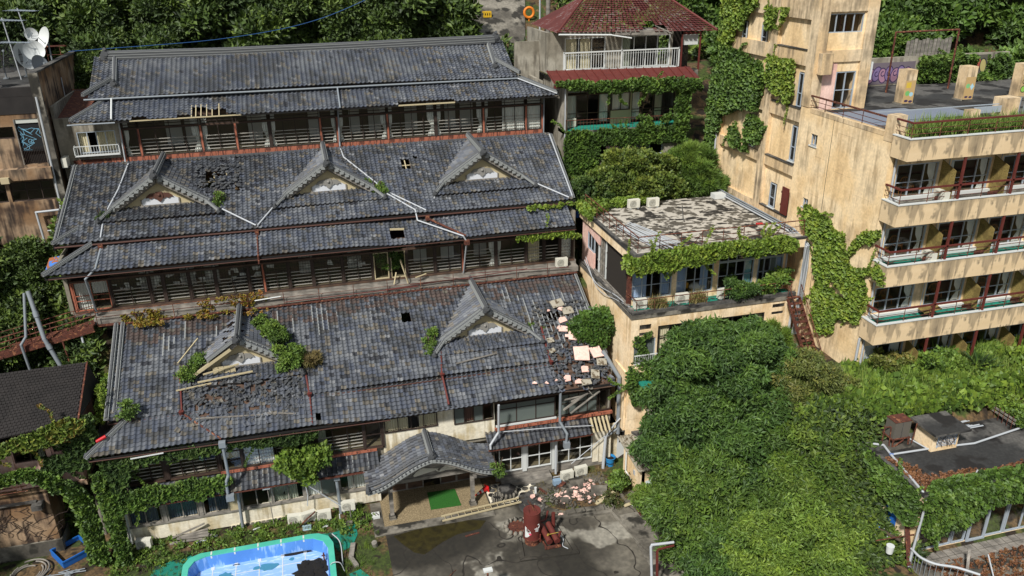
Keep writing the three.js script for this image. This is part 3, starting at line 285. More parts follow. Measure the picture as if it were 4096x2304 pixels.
  const mn = SL(21.66, -54.3, 0.5); field({ O: V3(-12.15, 21.66, -54.3), U: V3(1, 0, 0), V: mn.V, w: 26.8, h: 4 * mn.k * 0.96, sag: (p) => 0.06 * Math.cos((p.x - 1) / 13 * 3.1), keep: (p) => p.x < 14.65 && p.x > -12.4 }, cells, boards);
  boarding(r, boards); tiles(r, cells, 300);
  part(r, 'rafters', [-6.3, -6.05, -5.75, -5.42, -5.1, -4.7].map((x) => bar([x, 20.45, -52.66], [x, 20.98, -53.75], 0.05, 0.07)).concat([box(-9.8, -3.4, 20.4, 20.46, -52.68, -52.6), box(6.3, 10, 20.38, 20.46, -52.68, -52.6)]), m.creamBoard);
  part(r, 'eave_board', [box(-13.2, 17.1, 20.36, 20.43, -52.72, -52.62), box(-12.2, 14.7, 21.48, 21.6, -54.36, -54.3)], m.dark);
  part(r, 'gutter', [rod([-12.4, 21.56, -54.22], [14.7, 21.5, -54.22], 0.06), rod([-13.2, 20.4, -52.55], [-10.6, 20.4, -52.55], 0.05)], m.pvcGrey);
  ridge(r, [[-11.3, 23.4, -57.9], [-4, 23.32, -57.9], [4, 23.36, -57.9], [14, 23.46, -57.9]], 0.34, 0.55, 'ridge'); finial(r, [-11.4, 23.8, -57.9], 1.3); finial(r, [14.1, 23.9, -57.9], 1.3);
  for (const [a, c, n] of [[[-10.9, 23.35, -57.8], [-10.75, 22.12, -55.3], 1], [[13.55, 23.3, -57.8], [13.4, 22.1, -55.3], 1]]) { ridge(r, [a, c], 0.26, 0.3, 'descending_ridge'); finial(r, [c[0], c[1] + 0.2, c[2] + 0.05], 0.9); }
  ridge(r, [[-10.8, 22.5, -56.1], [-12.45, 21.72, -54.35]], 0.22, 0.24, 'hip_ridge'); ridge(r, [[-11.2, 21.42, -54.6], [-13.05, 20.56, -52.75]], 0.2, 0.2, 'hip_ridge'); ridge(r, [[13.6, 22.5, -56.1], [14.9, 21.75, -54.35]], 0.22, 0.24, 'hip_ridge'); ridge(r, [[14.9, 21.45, -54.6], [17.1, 20.58, -52.7]], 0.2, 0.2, 'hip_ridge');
  part(r, 'roof_slope', [quad([-12.2, 21.6, -54.3], [-11.6, 23.4, -57.9], [-12.2, 21.6, -61.5], [-12.2, 21.6, -60]), quad([-12.2, 21.6, -61.5], [14.7, 21.6, -61.5], [14.5, 23.42, -57.9], [-12, 23.42, -57.9]), quad([14.7, 21.6, -54.3], [14.7, 21.6, -61.5], [14.4, 23.4, -57.9], [14.4, 23.4, -57.9]), quad([15.2, 21.4, -54.5], [17.2, 20.5, -52.6], [17.2, 20.5, -61], [15.2, 21.4, -61])], m.ridgeTile);
  // downpipes
  const p = sub(b, 'downpipe'); part(p, 'pipe', path([[-10.82, 21.5, -54.2], [-10.85, 21.55, -54.15], [-10.75, 20.62, -52.5]], 0.055), m.whiteMetal); part(p, 'pipe', path([[2.62, 21.5, -54.2], [2.63, 21.5, -54.1], [2.6, 20.55, -52.5], [2.5, 20.3, -53.5], [2.42, 18.1, -53.68], [2.4, 17.85, -53.3]], 0.055), m.pvcGrey); part(p, 'pipe', path([[-10.6, 20.35, -53.6], [-10.66, 17.9, -53.6], [-10.6, 17.75, -53.15]], 0.05), m.pvc); part(p, 'pipe', path([[14.7, 21.5, -54.2], [17, 20.62, -52.6]], 0.045), m.pvc);
  part(p, 'pipe', path([[16.42, 20.4, -53.7], [16.4, 17.7, -53.7]], 0.05), m.pvcGrey);
}
// ================= middle inn wing =================
{
  reseed(12); const b = thing('inn_wing', 'middle tiled inn wing with three gabled dormers and torn paper windows', 'building', [1, 10.3, -47]);
  const z = -46.8;
  part(b, 'wall', [box(-13.6, 16.4, 4, 10.9, -53, z - 0.12), box(-13.6, 16.3, 10.9, 14, -53, -52.8), box(-13.75, -13.55, 6, 14.2, -53, z + 0.02), box(16.3, 16.45, 8, 14.2, -53, z)], m.grey);
  part(b, 'ledge', [box(-12.5, 16.5, 10.28, 10.62, z - 0.1, z + 0.62), box(-13.6, 16.5, 10.62, 10.9, z - 0.1, z + 0.1)], m.greyWood);
  const posts = [-13.42, -11.45, -9.35, -8.6, -7.2, -5.75, -3.9, -3.05, -1.6, -0.2, 1.57, 3.38, 4.42, 5.45, 7.24, 9.0, 11.17, 13.15, 14.35, 15.42, 16.3];
  const wide = new Set([-8.6, -5.75, -0.2, 11.17]);
  posts.forEach((x) => part(b, 'post', box(x - (wide.has(x) ? 0.1 : 0.05), x + (wide.has(x) ? 0.1 : 0.05), 10.9, 12.75, z - 0.06, z + 0.06), x === -13.42 || x === 9 || x === -3.05 ? m.strip : m.darkWood));
  part(b, 'beam', [box(-13.5, 16.4, 12.7, 12.8, z - 0.06, z + 0.07), box(-13.5, 16.4, 13.12, 13.5, z - 0.1, z + 0.02), box(-13.5, 16.4, 10.84, 10.94, z - 0.06, z + 0.12)], m.wood);
  const cw = m.curtWhite;
  for (let i = 0; i + 1 < posts.length; i++) { const x0 = posts[i] + 0.07, x1 = posts[i + 1] - 0.07, w = x1 - x0, n = w > 1.3 ? 2 : 1, xc = (x0 + x1) / 2, o = { n, rails: 5, t: 0.04 };
    if (i === 0) Object.assign(o, { n: 2, rails: 0, mid: [0.34, 0.52], curt: [[0.02, 0.48, m.curtBlue, 0, 0.95], [0.52, 0.98, m.curtBlue, 0, 0.95], [0.04, 0.48, m.curtBlue, 0, 0.05]].map((c) => [c[0], c[1], m.paper, c[3], c[4]]), fr: m.strip });
    else if (xc < -3) Object.assign(o, { latt: [0.42, 1], torn: xc < -9.4 ? 9 : 5 }); else if (xc < 3.2) Object.assign(o, { latt: [0.45, 1], torn: xc > 1 ? 4 : 1 });
    if (i === 11) Object.assign(o, { rails: 0, fr: m.creamBoard, t: 0.06 }); if (i === 12) Object.assign(o, { rails: 0, open: [0], fr: m.creamBoard });
    if (i === 15) o.curt = [[0.82, 0.98, cw, 1]]; if (i === 14) o.curt = null; if (i === 15) o.rails = 6; if (i === 16) o.curt = [[0.02, 0.16, cw, -1]]; if (i === 17) o.curt = [[0.1, 0.8, m.curtCream]]; if (i === 18) { o.open = [0]; } if (i === 19) o.curt = [[0.03, 0.97, cw]];
    zwin(b, x0, x1, 10.95, 12.7, z, o); if (i > 0 && i !== 12) zwin(b, x0, x1, 12.82, 13.12, z, { n, t: 0.03 }); }
  room(b, -13.4, 16.2, 11, 13.1, z, 2.5);
  part(b, 'plank', [bar([5.05, 12.2, z + 0.3], [5.42, 10.7, z + 0.55], 0.1, 0.05), bar([4.75, 11.4, z + 0.3], [4.55, 10.7, z + 0.5], 0.08, 0.04), bar([5.9, 10.95, z + 0.4], [6.6, 11.1, z + 0.3], 0.08, 0.04)], m.creamBoard);
  part(b, 'interior_screen', [-10.3, -8, -6.6, -1, 2, 6.2, 8, 10.2].map((x) => box(x, x + 0.85, 11, 12.6, z - 2.3, z - 2.26)), m.paper);
  const cells = [], boards = [], r = sub(b, 'roof', [1, 13.8, -46]);
  const sk = SL(13.72, -45.4, 0.5), mn = SL(14.9, -47.05, 0.472);
  const sagS = (p) => 0.05 - 0.14 * ss(2, 5, p.x) * ss(12, 6, p.x) - 0.06 * ss(-2, 6, p.x);
  field({ O: V3(-14.3, 13.72, -45.4), U: V3(1, 0, 0), V: sk.V, w: 30.3, h: 2 * sk.k, sag: sagS, holes: [[4.6, 5.4, -46.45, -45.75]], keep: (p) => p.x > -14.35 + (-45.4 - p.z) * 1.2 }, cells, boards);
  const holes = [[-5.95, -5.45, -51.9, -50.6], [-5.5, -5.1, -51.9, -51.5], [-4.98, -4.45, -51.95, -51.4], [-4.2, -3.9, -50.6, -50.1], [6.05, 6.3, -51.8, -50.7], [6.36, 6.62, -51.8, -50.7], [6.9, 7.3, -51.95, -51.8]];
  const shade = (p) => (p.x < -2 && p.z < -50 - (p.x + 14) * 0.04 && rnd() < 0.75 ? 'dark' : p.x < -4 && rnd() < 0.45 ? 'dark' : 'old');
  field({ O: V3(-13.9, 14.9, -47.05), U: V3(1, 0, 0), V: mn.V, w: 30.6, h: 6.2 * mn.k, kind: shade, holes, mess: (p) => p.x > -6.6 && p.x < -3.6 && p.z < -50 && rnd() < 0.6, sag: (p) => 0.04 * Math.sin(p.x * 0.4), keep: (p) => p.x > -13.95 + (-47.05 - p.z) * 0.07 && p.x < 16.35 + (-47.05 - p.z) * 0.06 }, cells, boards);
  boarding(r, boards); tiles(r, cells, 300);
  part(r, 'batten', [[-5.96, -50.55, -52], [-5.42, -51.4, -52], [-4.7, -51.35, -52], [6.33, -50.6, -51.9]].map(([x, a, c]) => bar([x, mn.y(a) - 0.06, a], [x, mn.y(c) - 0.06, c], 0.06, 0.06)).concat([bar([-6, mn.y(-51.05), -51.05], [-5.4, mn.y(-51.05), -51.05], 0.06, 0.06), bar([6.0, mn.y(-51.25) - 0.05, -51.25], [6.65, mn.y(-51.25) - 0.05, -51.25], 0.06, 0.05), bar([4.55, 14.24, -46.4], [5.4, 14.18, -46.4], 0.08, 0.1)]), m.creamBoard);
  part(r, 'eave_board', [box(-14.2, 16, 13.5, 13.62, -45.5, -45.4), box(-13.9, 16.5, 14.68, 14.84, -47.12, -47.04)], m.dark);
  part(r, 'gutter', [rod([-13.8, 14.78, -46.98], [16.4, 14.66, -46.98], 0.055), rod([-14, 13.56, -45.3], [16, 13.46, -45.3], 0.03)], m.gutter);
  part(r, 'roof_slope', [quad([-14.2, 13.65, -45.4], [-12.2, 14.6, -47.2], [-12.2, 14.6, -53], [-14.2, 13.65, -53]), quad([-13.9, 14.85, -47.05], [-13.4, 17.75, -53.2], [-13.9, 14.5, -53.4], [-13.9, 14.5, -47.1])], m.ridgeTile);
  ridge(r, [[-11.95, 14.72, -47.05], [-14.25, 13.74, -45.35]], 0.22, 0.22, 'hip_ridge'); ridge(r, [[-13.75, 14.95, -47.1], [-13.4, 17.75, -53.1]], 0.2, 0.2, 'verge_ridge'); ridge(r, [[16.4, 14.95, -47.1], [16.75, 17.72, -53.1]], 0.16, 0.1, 'verge_ridge'); ridge(r, [[-12.75, 15.35, -48.1], [-13.9, 14.95, -47.0]], 0.2, 0.2, 'hip_ridge');
  part(r, 'top_course', box(-13.4, 16.7, 17.72, 17.84, -53.4, -53.1), m.ridgeTile);
  dormer(b, { xc: -8.17, ye: 15.68, ze: -48.65, kind: 'dark', carved: 'brown' }, mn);
  dormer(b, { xc: 1.52, ye: 15.66, ze: -48.68, kind: 'old' }, mn);
  dormer(b, { xc: 11.15, ye: 15.64, ze: -48.62, kind: 'old' }, mn);
  const p = sub(b, 'downpipe'); const on = (x, z, d = 0.1) => [x, (z > -47.05 ? sk.y(z) : mn.y(z)) + d, z];
  part(p, 'pipe', path([on(-10.4, -53), on(-10.8, -50.9), on(-11.42, -48.8), on(-11.46, -47.2)], 0.05), m.pvc); part(p, 'pipe', path([on(-11.47, -47), on(-11.65, -45.5), [-12.2, 13.4, -45.3], [-12.35, 10.7, -46.6]], 0.065), m.pvcGrey);
  part(p, 'pipe', path([on(2.4, -53), on(2.52, -52.2), on(4.8, -48.9), on(6.9, -47.1)], 0.05), m.pvc); part(p, 'pipe', path([on(4.7, -48.8), on(6.25, -47.2), on(6.3, -46.8), on(8.8, -45.3), [9, 13.4, -45.3], [9.0, 10.8, -46.7]], 0.05), m.pvc); part(p, 'pipe', path([on(6.9, -46.9), on(8.95, -45.3)], 0.07), m.rust);
  part(p, 'pipe', path([on(-4.95, -48.6), on(-3.1, -47.1)], 0.05), m.pvc); part(p, 'pipe', path([on(-1.7, -48.9), on(-3.0, -47.1)], 0.05), m.pvc); part(p, 'pipe', path([on(-3.1, -47), on(-3.1, -45.3), [-3.1, 13.3, -45.3]], 0.06), m.rust);
  part(p, 'pipe', path([on(7.7, -48.3), on(6.95, -46.9)], 0.05), m.pvc); part(p, 'pipe', path([on(14.4, -48.5), on(16.1, -47.1)], 0.05), m.pvc); part(p, 'pipe', path([on(16.6, -53), on(16.35, -47.2)], 0.05), m.pvc);
  part(p, 'hopper', [box(8.85, 9.15, 13.2, 13.5, -45.45, -45.15), box(6.8, 7.05, 14.45, 14.75, -47.0, -46.75), box(-3.2, -2.98, 14.5, 14.8, -47, -46.8), box(-11.6, -11.35, 14.5, 14.8, -47, -46.8)], m.rust);
}
// ================= lower inn wing =================
{
  reseed(13); const b = thing('inn_wing', 'lower tiled inn wing with white plaster base behind the pool and two dormers', 'building', [1, 0, -40]);
  const z = -39.3;
  part(b, 'wall', [wall('z', -11.35, 2.2, 0.1, 2.95, z - 0.2, z - 0.02, [[-11.2, -9.55, 1.17, 2.42], [-9.28, -7.7, 1.17, 2.42], [-7.42, -6.1, 1.17, 2.42], [-5.4, -3.8, 1.17, 2.42], [-3.74, -2.06, 1.17, 2.42], [-1.88, -0.24, 1.17, 2.42], [-0.05, 1.5, 1.17, 2.42]])], m.white);
  { // white upper wall round the porch
    part(b, 'wall', wall('z', 2.6, 9.1, 3.3, 5.62, z - 0.15, z - 0.03, [[2.72, 5.74, 4.62, 5.55], [6.7, 9.02, 4.5, 5.58]]), m.white); }
  part(b, 'wall', [box(-11.2, 16.3, 3, 3.82, z - 0.4, z - 0.16), box(-11.3, 16.3, 0, 6.5, -46.5, -46.2), box(-11.35, -11.2, 0, 6.8, -46.2, z - 0.05), box(16.2, 16.35, 0, 6.6, -46.2, z - 0.1)], m.grey);
  // stone footing
  reseed(14); { const st = sub(b, 'stone_footing'); part(st, 'mortar', box(-6.2, -1.1, -0.1, 0.16, z - 0.15, z + 0.03), m.white); for (let x = -6.15; x < -1.2;) { const w = rr(0.16, 0.34); part(st, 'stone', slab([[0, 0], [w * 0.9, 0.01], [w, 0.1], [w * 0.7, 0.2], [w * 0.15, 0.19], [-0.02, 0.08]], 0.07, (g) => g.translate(x, -0.05, z)), rnd() < 0.5 ? m.tar : m.concrete); x += w + 0.035; } }
  const cb = m.curtDark, cg = m.curtGrey, cw = m.curtWhite;
  [[-11.2, -9.55, [[0.03, 0.86, cb]]], [-9.28, -7.7, [[0.02, 0.97, cb]]], [-7.42, -6.1, [[0.2, 0.98, cb]]], [-5.4, -3.8, [[0.86, 0.99, cg, 1]]], [-3.74, -2.06, [[0.02, 0.72, cg, -1], [0.4, 0.8, cg]]], [-1.88, -0.24, [[0.04, 0.48, cw]], [1]], [-0.05, 1.5, [[0.3, 0.98, cw]]]].forEach(([a, c, cu, fz]) => zwin(b, a, c, 1.17, 2.42, z, { n: 2, fr: m.greyWood, curt: cu, frost: fz, t: 0.06 }));
  [-9.42, -7.56, -1.97, -0.15].forEach((x) => part(b, 'post', box(x - 0.1, x + 0.1, 1.1, 2.5, z - 0.05, z + 0.06), m.greyWood)); part(b, 'post', box(-6.06, -5.62, 1.17, 2.42, z - 0.06, z + 0.01), m.creamBoard); part(b, 'post', box(-5.62, -5.45, 1.0, 2.5, z - 0.06, z + 0.05), m.darkWood);
  part(b, 'sill_beam', [box(-11.35, 2.1, 1.07, 1.17, z - 0.04, z + 0.07), box(-11.35, 2.1, 2.42, 2.52, z - 0.04, z + 0.06)], m.greyWood); part(b, 'corner_board', bar([-11.32, 2.5, z + 0.05], [-11.34, 0.1, z + 0.06], 0.09, 0.06), m.whiteMetal);
  room(b, -11.1, 2, 1.0, 2.7, z - 0.22, 2.5, m.roomDark);
  // first floor
  const W1 = [[-10.9, -9.02, { n: 3, rails: 5 }], [-8.75, -6.28, { n: 4, rails: 5 }], [-6.12, -5.05, { n: 1, mid: [0.35, 0.68], curt: [[0.05, 0.96, m.curtCream, 0, 0.6]] }], [-4.93, -3.3, { n: 2, rails: 4, curt: [[0.02, 0.98, cw]] }], [-3.22, -1.2, { n: 2, rails: 4 }], [-1.0, 1.52, { n: 3, rails: 5, curt: [[0.02, 0.2, m.curtGrey]] }], [1.62, 2.56, { n: 1, mid: [0.5] }]];
  W1.forEach(([a, c, o]) => zwin(b, a, c, 3.84, 5.5, z, { t: 0.05, ...o })); [-11.0, -8.88, -6.2, -5.0, -1.1, 1.57, 2.62].forEach((x, i) => part(b, 'post', box(x - (i === 1 ? 0.13 : 0.055), x + (i === 1 ? 0.13 : 0.055), 3.75, 5.6, z - 0.06, z + 0.06), m.darkWood));
  zwin(b, 2.72, 5.74, 4.62, 5.55, z, { n: 4, t: 0.05, open: [], curt: [[0.01, 0.45, m.curtCream], [0.66, 0.99, m.curtCream], [0.5, 0.62, m.curtCream]].slice(0, 2) }); zwin(b, 6.7, 9.02, 4.5, 5.58, z, { n: 4, t: 0.05, frost: [0, 2], curt: [[0.28, 0.5, m.carveBrown]] });
  zwin(b, 9.2, 12.8, 4.05, 5.42, z, { n: 3, t: 0.05, mid: [0.72], frost: [0, 1, 2] }); zwin(b, 13.0, 15.45, 4.0, 5.45, z, { n: 4, t: 0.05, mid: [0.55], frost: [0, 1, 2, 3] }); zwin(b, 15.55, 16.3, 3.95, 5.4, z, { n: 1, t: 0.05 });
  part(b, 'sill_strip', [box(-6.2, -1.2, 3.66, 3.82, z - 0.05, z + 0.1), box(-1.2, 2.2, 3.62, 3.78, z - 0.05, z + 0.1), box(9.1, 16.4, 3.68, 3.86, z - 0.05, z + 0.12)], m.strip); part(b, 'beam', [box(-11.1, 2.65, 5.5, 6.3, z - 0.12, z - 0.02), box(9.1, 16.4, 5.45, 6.2, z - 0.12, z - 0.01), box(-11.1, 2.65, 3.74, 3.84, z - 0.06, z + 0.06), box(2.65, 9.1, 5.58, 6.1, z - 0.15, z - 0.02)], m.wood);
  part(b, 'sill_board', [box(9.15, 12.85, 3.92, 4.02, z - 0.02, z + 0.1)], m.whiteMetal);
  room(b, -10.9, 2.5, 3.86, 5.6, z - 0.02, 2.4); room(b, 2.8, 16.1, 4.0, 5.6, z - 0.16, 2.4);
  // ground floor right of the porch: sliding glass doors with white frames
  const gr = { fr: m.whiteMetal, t: 0.05, mid: [0.48] }; zwin(b, 9.3, 10.75, 0.65, 2.45, z, { ...gr, n: 2, door: 1 }); zwin(b, 11.05, 12.58, 0.65, 2.45, z, { ...gr, n: 2, open: [1], door: 1 }); zwin(b, 12.92, 15.2, 0.65, 2.45, z, { ...gr, n: 3, door: 1 });
  part(b, 'post', [box(10.76, 11.02, 0.5, 2.5, z - 0.05, z + 0.06), box(12.62, 12.88, 0.3, 2.6, z - 0.05, z + 0.08)], m.whiteMetal); part(b, 'wall_panel', [box(15.24, 15.62, 0.3, 2.45, z - 0.05, z + 0.03), box(15.66, 16.1, 0.2, 2.4, z - 0.06, z), box(16.12, 16.42, 0.2, 2.4, z - 0.05, z + 0.02)], m.white);
  part(b, 'wall', [box(9.1, 16.2, 0, 0.62, z - 0.2, z - 0.02), box(9.1, 16.2, 2.46, 2.7, z - 0.2, z - 0.02)], m.greyWood); room(b, 9.3, 15.9, 0.64, 2.5, z - 0.2, 2.4, m.roomDark);
  part(b, 'step', [box(9.3, 12.4, 0, 0.32, z + 0.05, z + 0.75), box(9.3, 11.2, 0.32, 0.36, z + 0.1, z + 0.7)], m.greyWood);
  part(b, 'plank', [bar([13.6, 5.2, z + 0.5], [15.9, 6.1, z + 0.6], 0.12, 0.06), bar([13.1, 4.75, z + 0.6], [14.6, 5.7, z + 0.6], 0.14, 0.07), bar([13.5, 4.55, z + 0.75], [15.3, 5.75, z + 0.7], 0.12, 0.05), bar([12.9, 5.35, z + 0.5], [14.2, 5.45, z + 0.5], 0.1, 0.06), bar([14.4, 6.2, z + 0.8], [14.9, 5.5, z + 0.8], 0.08, 0.05)], m.greyWood);
  // pent roofs
  { const cells = [], boards = [], r = sub(b, 'pent_roof', [1, 3.2, -39]); const pn = SL(2.98, -38.45, 0.68); field({ O: V3(-10.9, 2.98, -38.45), U: V3(1, 0, 0), V: pn.V, w: 13.1, h: 0.88 * pn.k, kind: 'dark' }, cells, boards); field({ O: V3(8.5, 2.98, -38.45), U: V3(1, 0, 0), V: pn.V, w: 6.4, h: 0.88 * pn.k, kind: 'dark' }, cells, boards); boarding(r, boards); tiles(r, cells, 0); part(r, 'eave_board', [box(-10.9, 2.1, 2.86, 2.93, -38.52, -38.42), box(8.5, 14.9, 2.86, 2.93, -38.52, -38.42), box(-1.9, 1.4, 2.84, 2.92, -38.4, -38.36)], m.rust); part(r, 'slats', [15.0, 15.25, 15.5, 15.75, 16.0].map((x) => bar([x, 3.6, z + 0.1], [x + 0.02, 2.95, z + 0.75], 0.12, 0.03)), m.creamBoard);
    for (let x = -10.9; x < 2.1; x += PW * 1) if (hash2(Math.round(x * 100), 3) < 0.7) part(r, 'tile_joint', bar([x, 3.6, -39.28], [x, 3.02, -38.46], 0.04, 0.05), m.paleTile); }
  // roof
  const cells = [], boards = [], r = sub(b, 'roof', [1, 6.4, -39]); const sk = SL(6.35, -38.4, 0.5), mn = SL(7.33, -40.15, 0.475);
  const sag = (p) => 0.08 - 0.32 * ss(-2, 4, p.x) + 0.1 * ss(5, 11, p.x) - 0.14 * ss(12, 15, p.x); const low = (p) => sag(p) * ss(-41.5, -38.4, p.z);
  const messy = (p) => (p.x > 12.6 && p.z > -43.6 && fbm(p.x * 0.12, p.z * 0.12, 20, 20, 3) < 0.53) || (p.x > -8 && p.x < -1.6 && p.z > -41.8 && p.z < -38.9 && fbm(p.x * 0.2 + 3, p.z * 0.25, 20, 20, 2) < 0.5);
  const bare = (p) => (p.x > 12.8 && p.z > -43.3 && fbm(p.x * 0.14 + 1, p.z * 0.14, 20, 20, 3) < 0.46) || (p.x > -7.6 && p.x < -3 && p.z > -41.6 && p.z < -39.6 && fbm(p.x * 0.2 + 7, p.z * 0.22, 20, 20, 3) < 0.4);
  field({ O: V3(-12.3, 6.35, -38.4), U: V3(1, 0, 0), V: sk.V, w: 28.4, h: 1.95 * sk.k, sag: low, mess: messy, bare, holes: [[-0.98, -0.55, -39.1, -38.55]], keep: (p) => p.x > -12.3 + (-38.4 - p.z) * 0.98 }, cells, boards);
  field({ O: V3(-11.35, 7.33, -40.15), U: V3(1, 0, 0), V: mn.V, w: 27.7, h: 6.15 * mn.k, kind: (p) => (p.z < -44.8 + 1.1 * (fbm(p.x * 0.1, 0.3, 16, 16, 3) - 0.5) && rnd() < 0.85 ? 'rusty' : rnd() < 0.12 ? 'dark' : 'old'), sag: (p) => 0.05 * Math.sin(p.x * 0.3), mess: messy, bare, holes: [[4.55, 5.25, -44.5, -43.85], [13.3, 14.2, -43.4, -42.8]], keep: (p) => p.x > -11.45 && p.x < 16.35 }, cells, boards);
  boarding(r, boards); tiles(r, cells, 300);
  part(r, 'attic_floor', [box(-11, 16.2, 6.2, 6.3, -46.1, -39.2)], m.dark);
  // pale mortar strips showing along the ribs
  reseed(15); for (let i = 0; i < 62; i++) { const big = i < 20, x = big ? 12.2 + i * 0.2 : rr(-9, 12), z0 = big ? rr(-45, -43) : rr(-45.9, -44.6), L = big ? rr(0.8, 2.6) : rr(0.3, 1.6), xx = -11.35 + (Math.round((x + 11.35) / PW)) * PW; part(r, 'mortar_strip', bar([xx, mn.y(z0) + 0.065, z0], [xx + rr(-0.02, 0.02), mn.y(z0 + L) + 0.065, z0 + L], 0.06, 0.03), m.paleTile); }
  part(r, 'top_mortar', bar([-11.2, mn.y(-46.2) + 0.05, -46.2], [16.2, mn.y(-46.2) + 0.08, -46.25], 0.2, 0.14), m.concrete); part(r, 'eave_board', [box(-12.2, 16.1, 6.1, 6.2, -38.55, -38.45), box(-11.4, 16.3, 7.12, 7.25, -40.22, -40.14)], m.dark); part(r, 'gutter', [rod([-11.3, 7.2, -40.05], [16.2, 7.1, -40.05], 0.04), rod([-12.1, 6.2, -38.32], [3, 6.05, -38.32], 0.03)], m.gutter);
  ridge(r, [[-10.35, 7.3, -40.2], [-12.25, 6.36, -38.35]], 0.24, 0.22, 'hip_ridge'); ridge(r, [[-11.4, 7.35, -40.2], [-11.35, 10.15, -46]], 0.24, 0.2, 'verge_ridge'); ridge(r, [[-11.05, 7.5, -40.6], [-11.0, 10.2, -46]], 0.2, 0.14, 'verge_ridge'); ridge(r, [[16.25, 7.3, -40.2], [16.25, 10.2, -46.1]], 0.14, 0.06, 'verge_ridge');
  part(r, 'roof_slope', [quad([-12.2, 6.3, -38.4], [-10.4, 7.2, -40.2], [-10.4, 7.2, -46], [-12.2, 6.3, -46])], m.ridgeTile);
  const broken = (dx, side) => side === 'left' ? fbm(dx * 0.3 + 5, rnd(), 9, 9, 2) < 0.42 || dx < -2.6 : side === 'skirt' ? dx < -0.2 && dx > -2.6 : rnd() < 0.06;
  dormer(b, { xc: -4.4, ye: 8.05, ze: -41.72, broken, extra: (d, q) => { part(d, 'broken_board', [bar([q.xc - 0.4, q.ya - 0.5, q.zg + 0.45], [q.xc - 3, q.ya - 2.1, q.zg + 0.5], 0.1, 0.16), bar([q.xc - 2, q.ye + 0.5, q.zg + 0.6], [q.xc - 0.1, q.ye + 0.75, q.zg + 0.35], 0.06, 0.08), bar([q.xc - 2.3, q.ye + 0.22, q.zg + 0.9], [q.xc + 0.6, q.ye + 0.42, q.zg + 0.8], 0.06, 0.08), bar([q.xc - 3.4, q.ye + 0.05, q.ze + 0.1], [q.xc - 1.6, q.ye + 0.12, q.ze - 0.1], 0.05, 0.07), ...[-1.5, -1.2, -0.9, -0.6].map((x) => box(q.xc + x, q.xc + x + 0.27, q.ye + 0.28, q.ye + 0.7, q.zg + 0.3, q.zg + 0.33)), bar([q.xc - 3.3, q.ye + 1.0, q.zv - 0.6], [q.xc - 2.2, q.ye + 1.9, q.zv - 1.6], 0.06, 0.05)], m.creamBoard); } }, mn, cells, boards);
  dormer(b, { xc: 9.55, ye: 8.05, ze: -41.72, kind: 'old' }, mn);
  const p = sub(b, 'downpipe'), on = (x, zz, d = 0.09) => [x, (zz > -40.15 ? sk.y(zz) : mn.y(zz)) + d, zz];
  part(p, 'pipe', path([on(-7.85, -42.2), on(-7.7, -40.15)], 0.05), m.redPaint); part(p, 'pipe', path([on(-7.7, -40.1), on(-7.3, -39.7), on(-5.75, -38.35)], 0.06), m.rust); part(p, 'pipe', path([on(-1.2, -41.3), on(-1.1, -40.1), on(-1.12, -38.4)], 0.06), m.redPaint); part(p, 'pipe', path([on(6.5, -41.6), on(6.28, -40.2), on(6.3, -38.4)], 0.06), m.redPaint); part(p, 'pipe', path([on(12.85, -42.4), on(12.72, -40.1)], 0.07), m.redPaint); part(p, 'pipe', path([on(9.0, -45.4, 0.06), on(7.1, -42.4, 0.06)], 0.06), m.rust);
  part(p, 'hopper', [[-7.72, -40], [-1.1, -40.02], [6.28, -40.1], [12.72, -39.95]].map(([x, zz]) => { const g = new THREE.CylinderGeometry(0.17, 0.06, 0.34, 4); g.rotateY(0.78); g.translate(x, sk.y(zz) + 0.12, zz); return g; }), m.redPaint);
  part(p, 'pipe', path([[-5.72, 6.1, -38.25], [-5.72, 4.1, -38.4], [-5.9, 3.7, -38.35], [-5.9, 3.05, -38.3]], 0.085), m.pvcGrey); part(p, 'hopper', [box(-5.9, -5.56, 6.0, 6.3, -38.4, -38.1), box(-6.0, -5.6, 2.65, 2.95, -38.4, -38.05)], m.pvcGrey); part(p, 'pipe', path([[-5.5, 2.7, -39.0], [-5.55, 0, -39.0]], 0.09), m.pvcGrey); part(p, 'pipe', path([[-0.2, 2.9, -38.7], [-0.15, 0.1, -38.8]], 0.1), m.pvcGrey); part(p, 'hopper', box(-0.34, -0.02, 2.5, 2.85, -38.85, -38.55), m.pvcGrey);
  part(p, 'pipe', path([[-1.95, 2.9, -38.9], [-1.85, 1.6, -38.95], [-1.95, 0.9, -38.9]], 0.03), m.pvc); part(p, 'pipe', path([[-1.9, 2.4, -38.9], [0.1, 0.5, -38.6]], 0.035), m.pvc); part(p, 'lamp_pole', path([[-3.9, 2.75, -38.6], [-3.85, 0.1, -38.7]], 0.025), m.greyWood); part(p, 'lamp_head', box(-4.15, -3.75, 2.72, 2.82, -38.7, -38.5), m.whiteMetal);
  part(p, 'pipe', path([[9.12, 6.0, -38.3], [9.15, 4.0, -38.6], [8.6, 3.35, -38.4], [8.6, 3.1, -38.35]], 0.07), m.pvc); part(p, 'pipe', path([[12.85, 6.1, -38.5], [12.9, 4.0, -38.7], [13.25, 3.3, -38.35], [13.2, 2.5, -38.4]], 0.085), m.pvcGrey); part(p, 'hopper', box(13.05, 13.4, 2.35, 2.75, -38.5, -38.2), m.pvcGrey); part(p, 'pipe', path([[12.75, 2.6, -38.9], [12.75, 0.2, -38.9]], 0.08), m.pvc); part(p, 'pipe', path([[9.2, 3.8, -38.9], [12.3, 3.75, -38.6], [14.9, 3.5, -38.5]], 0.03), m.pvc);
}
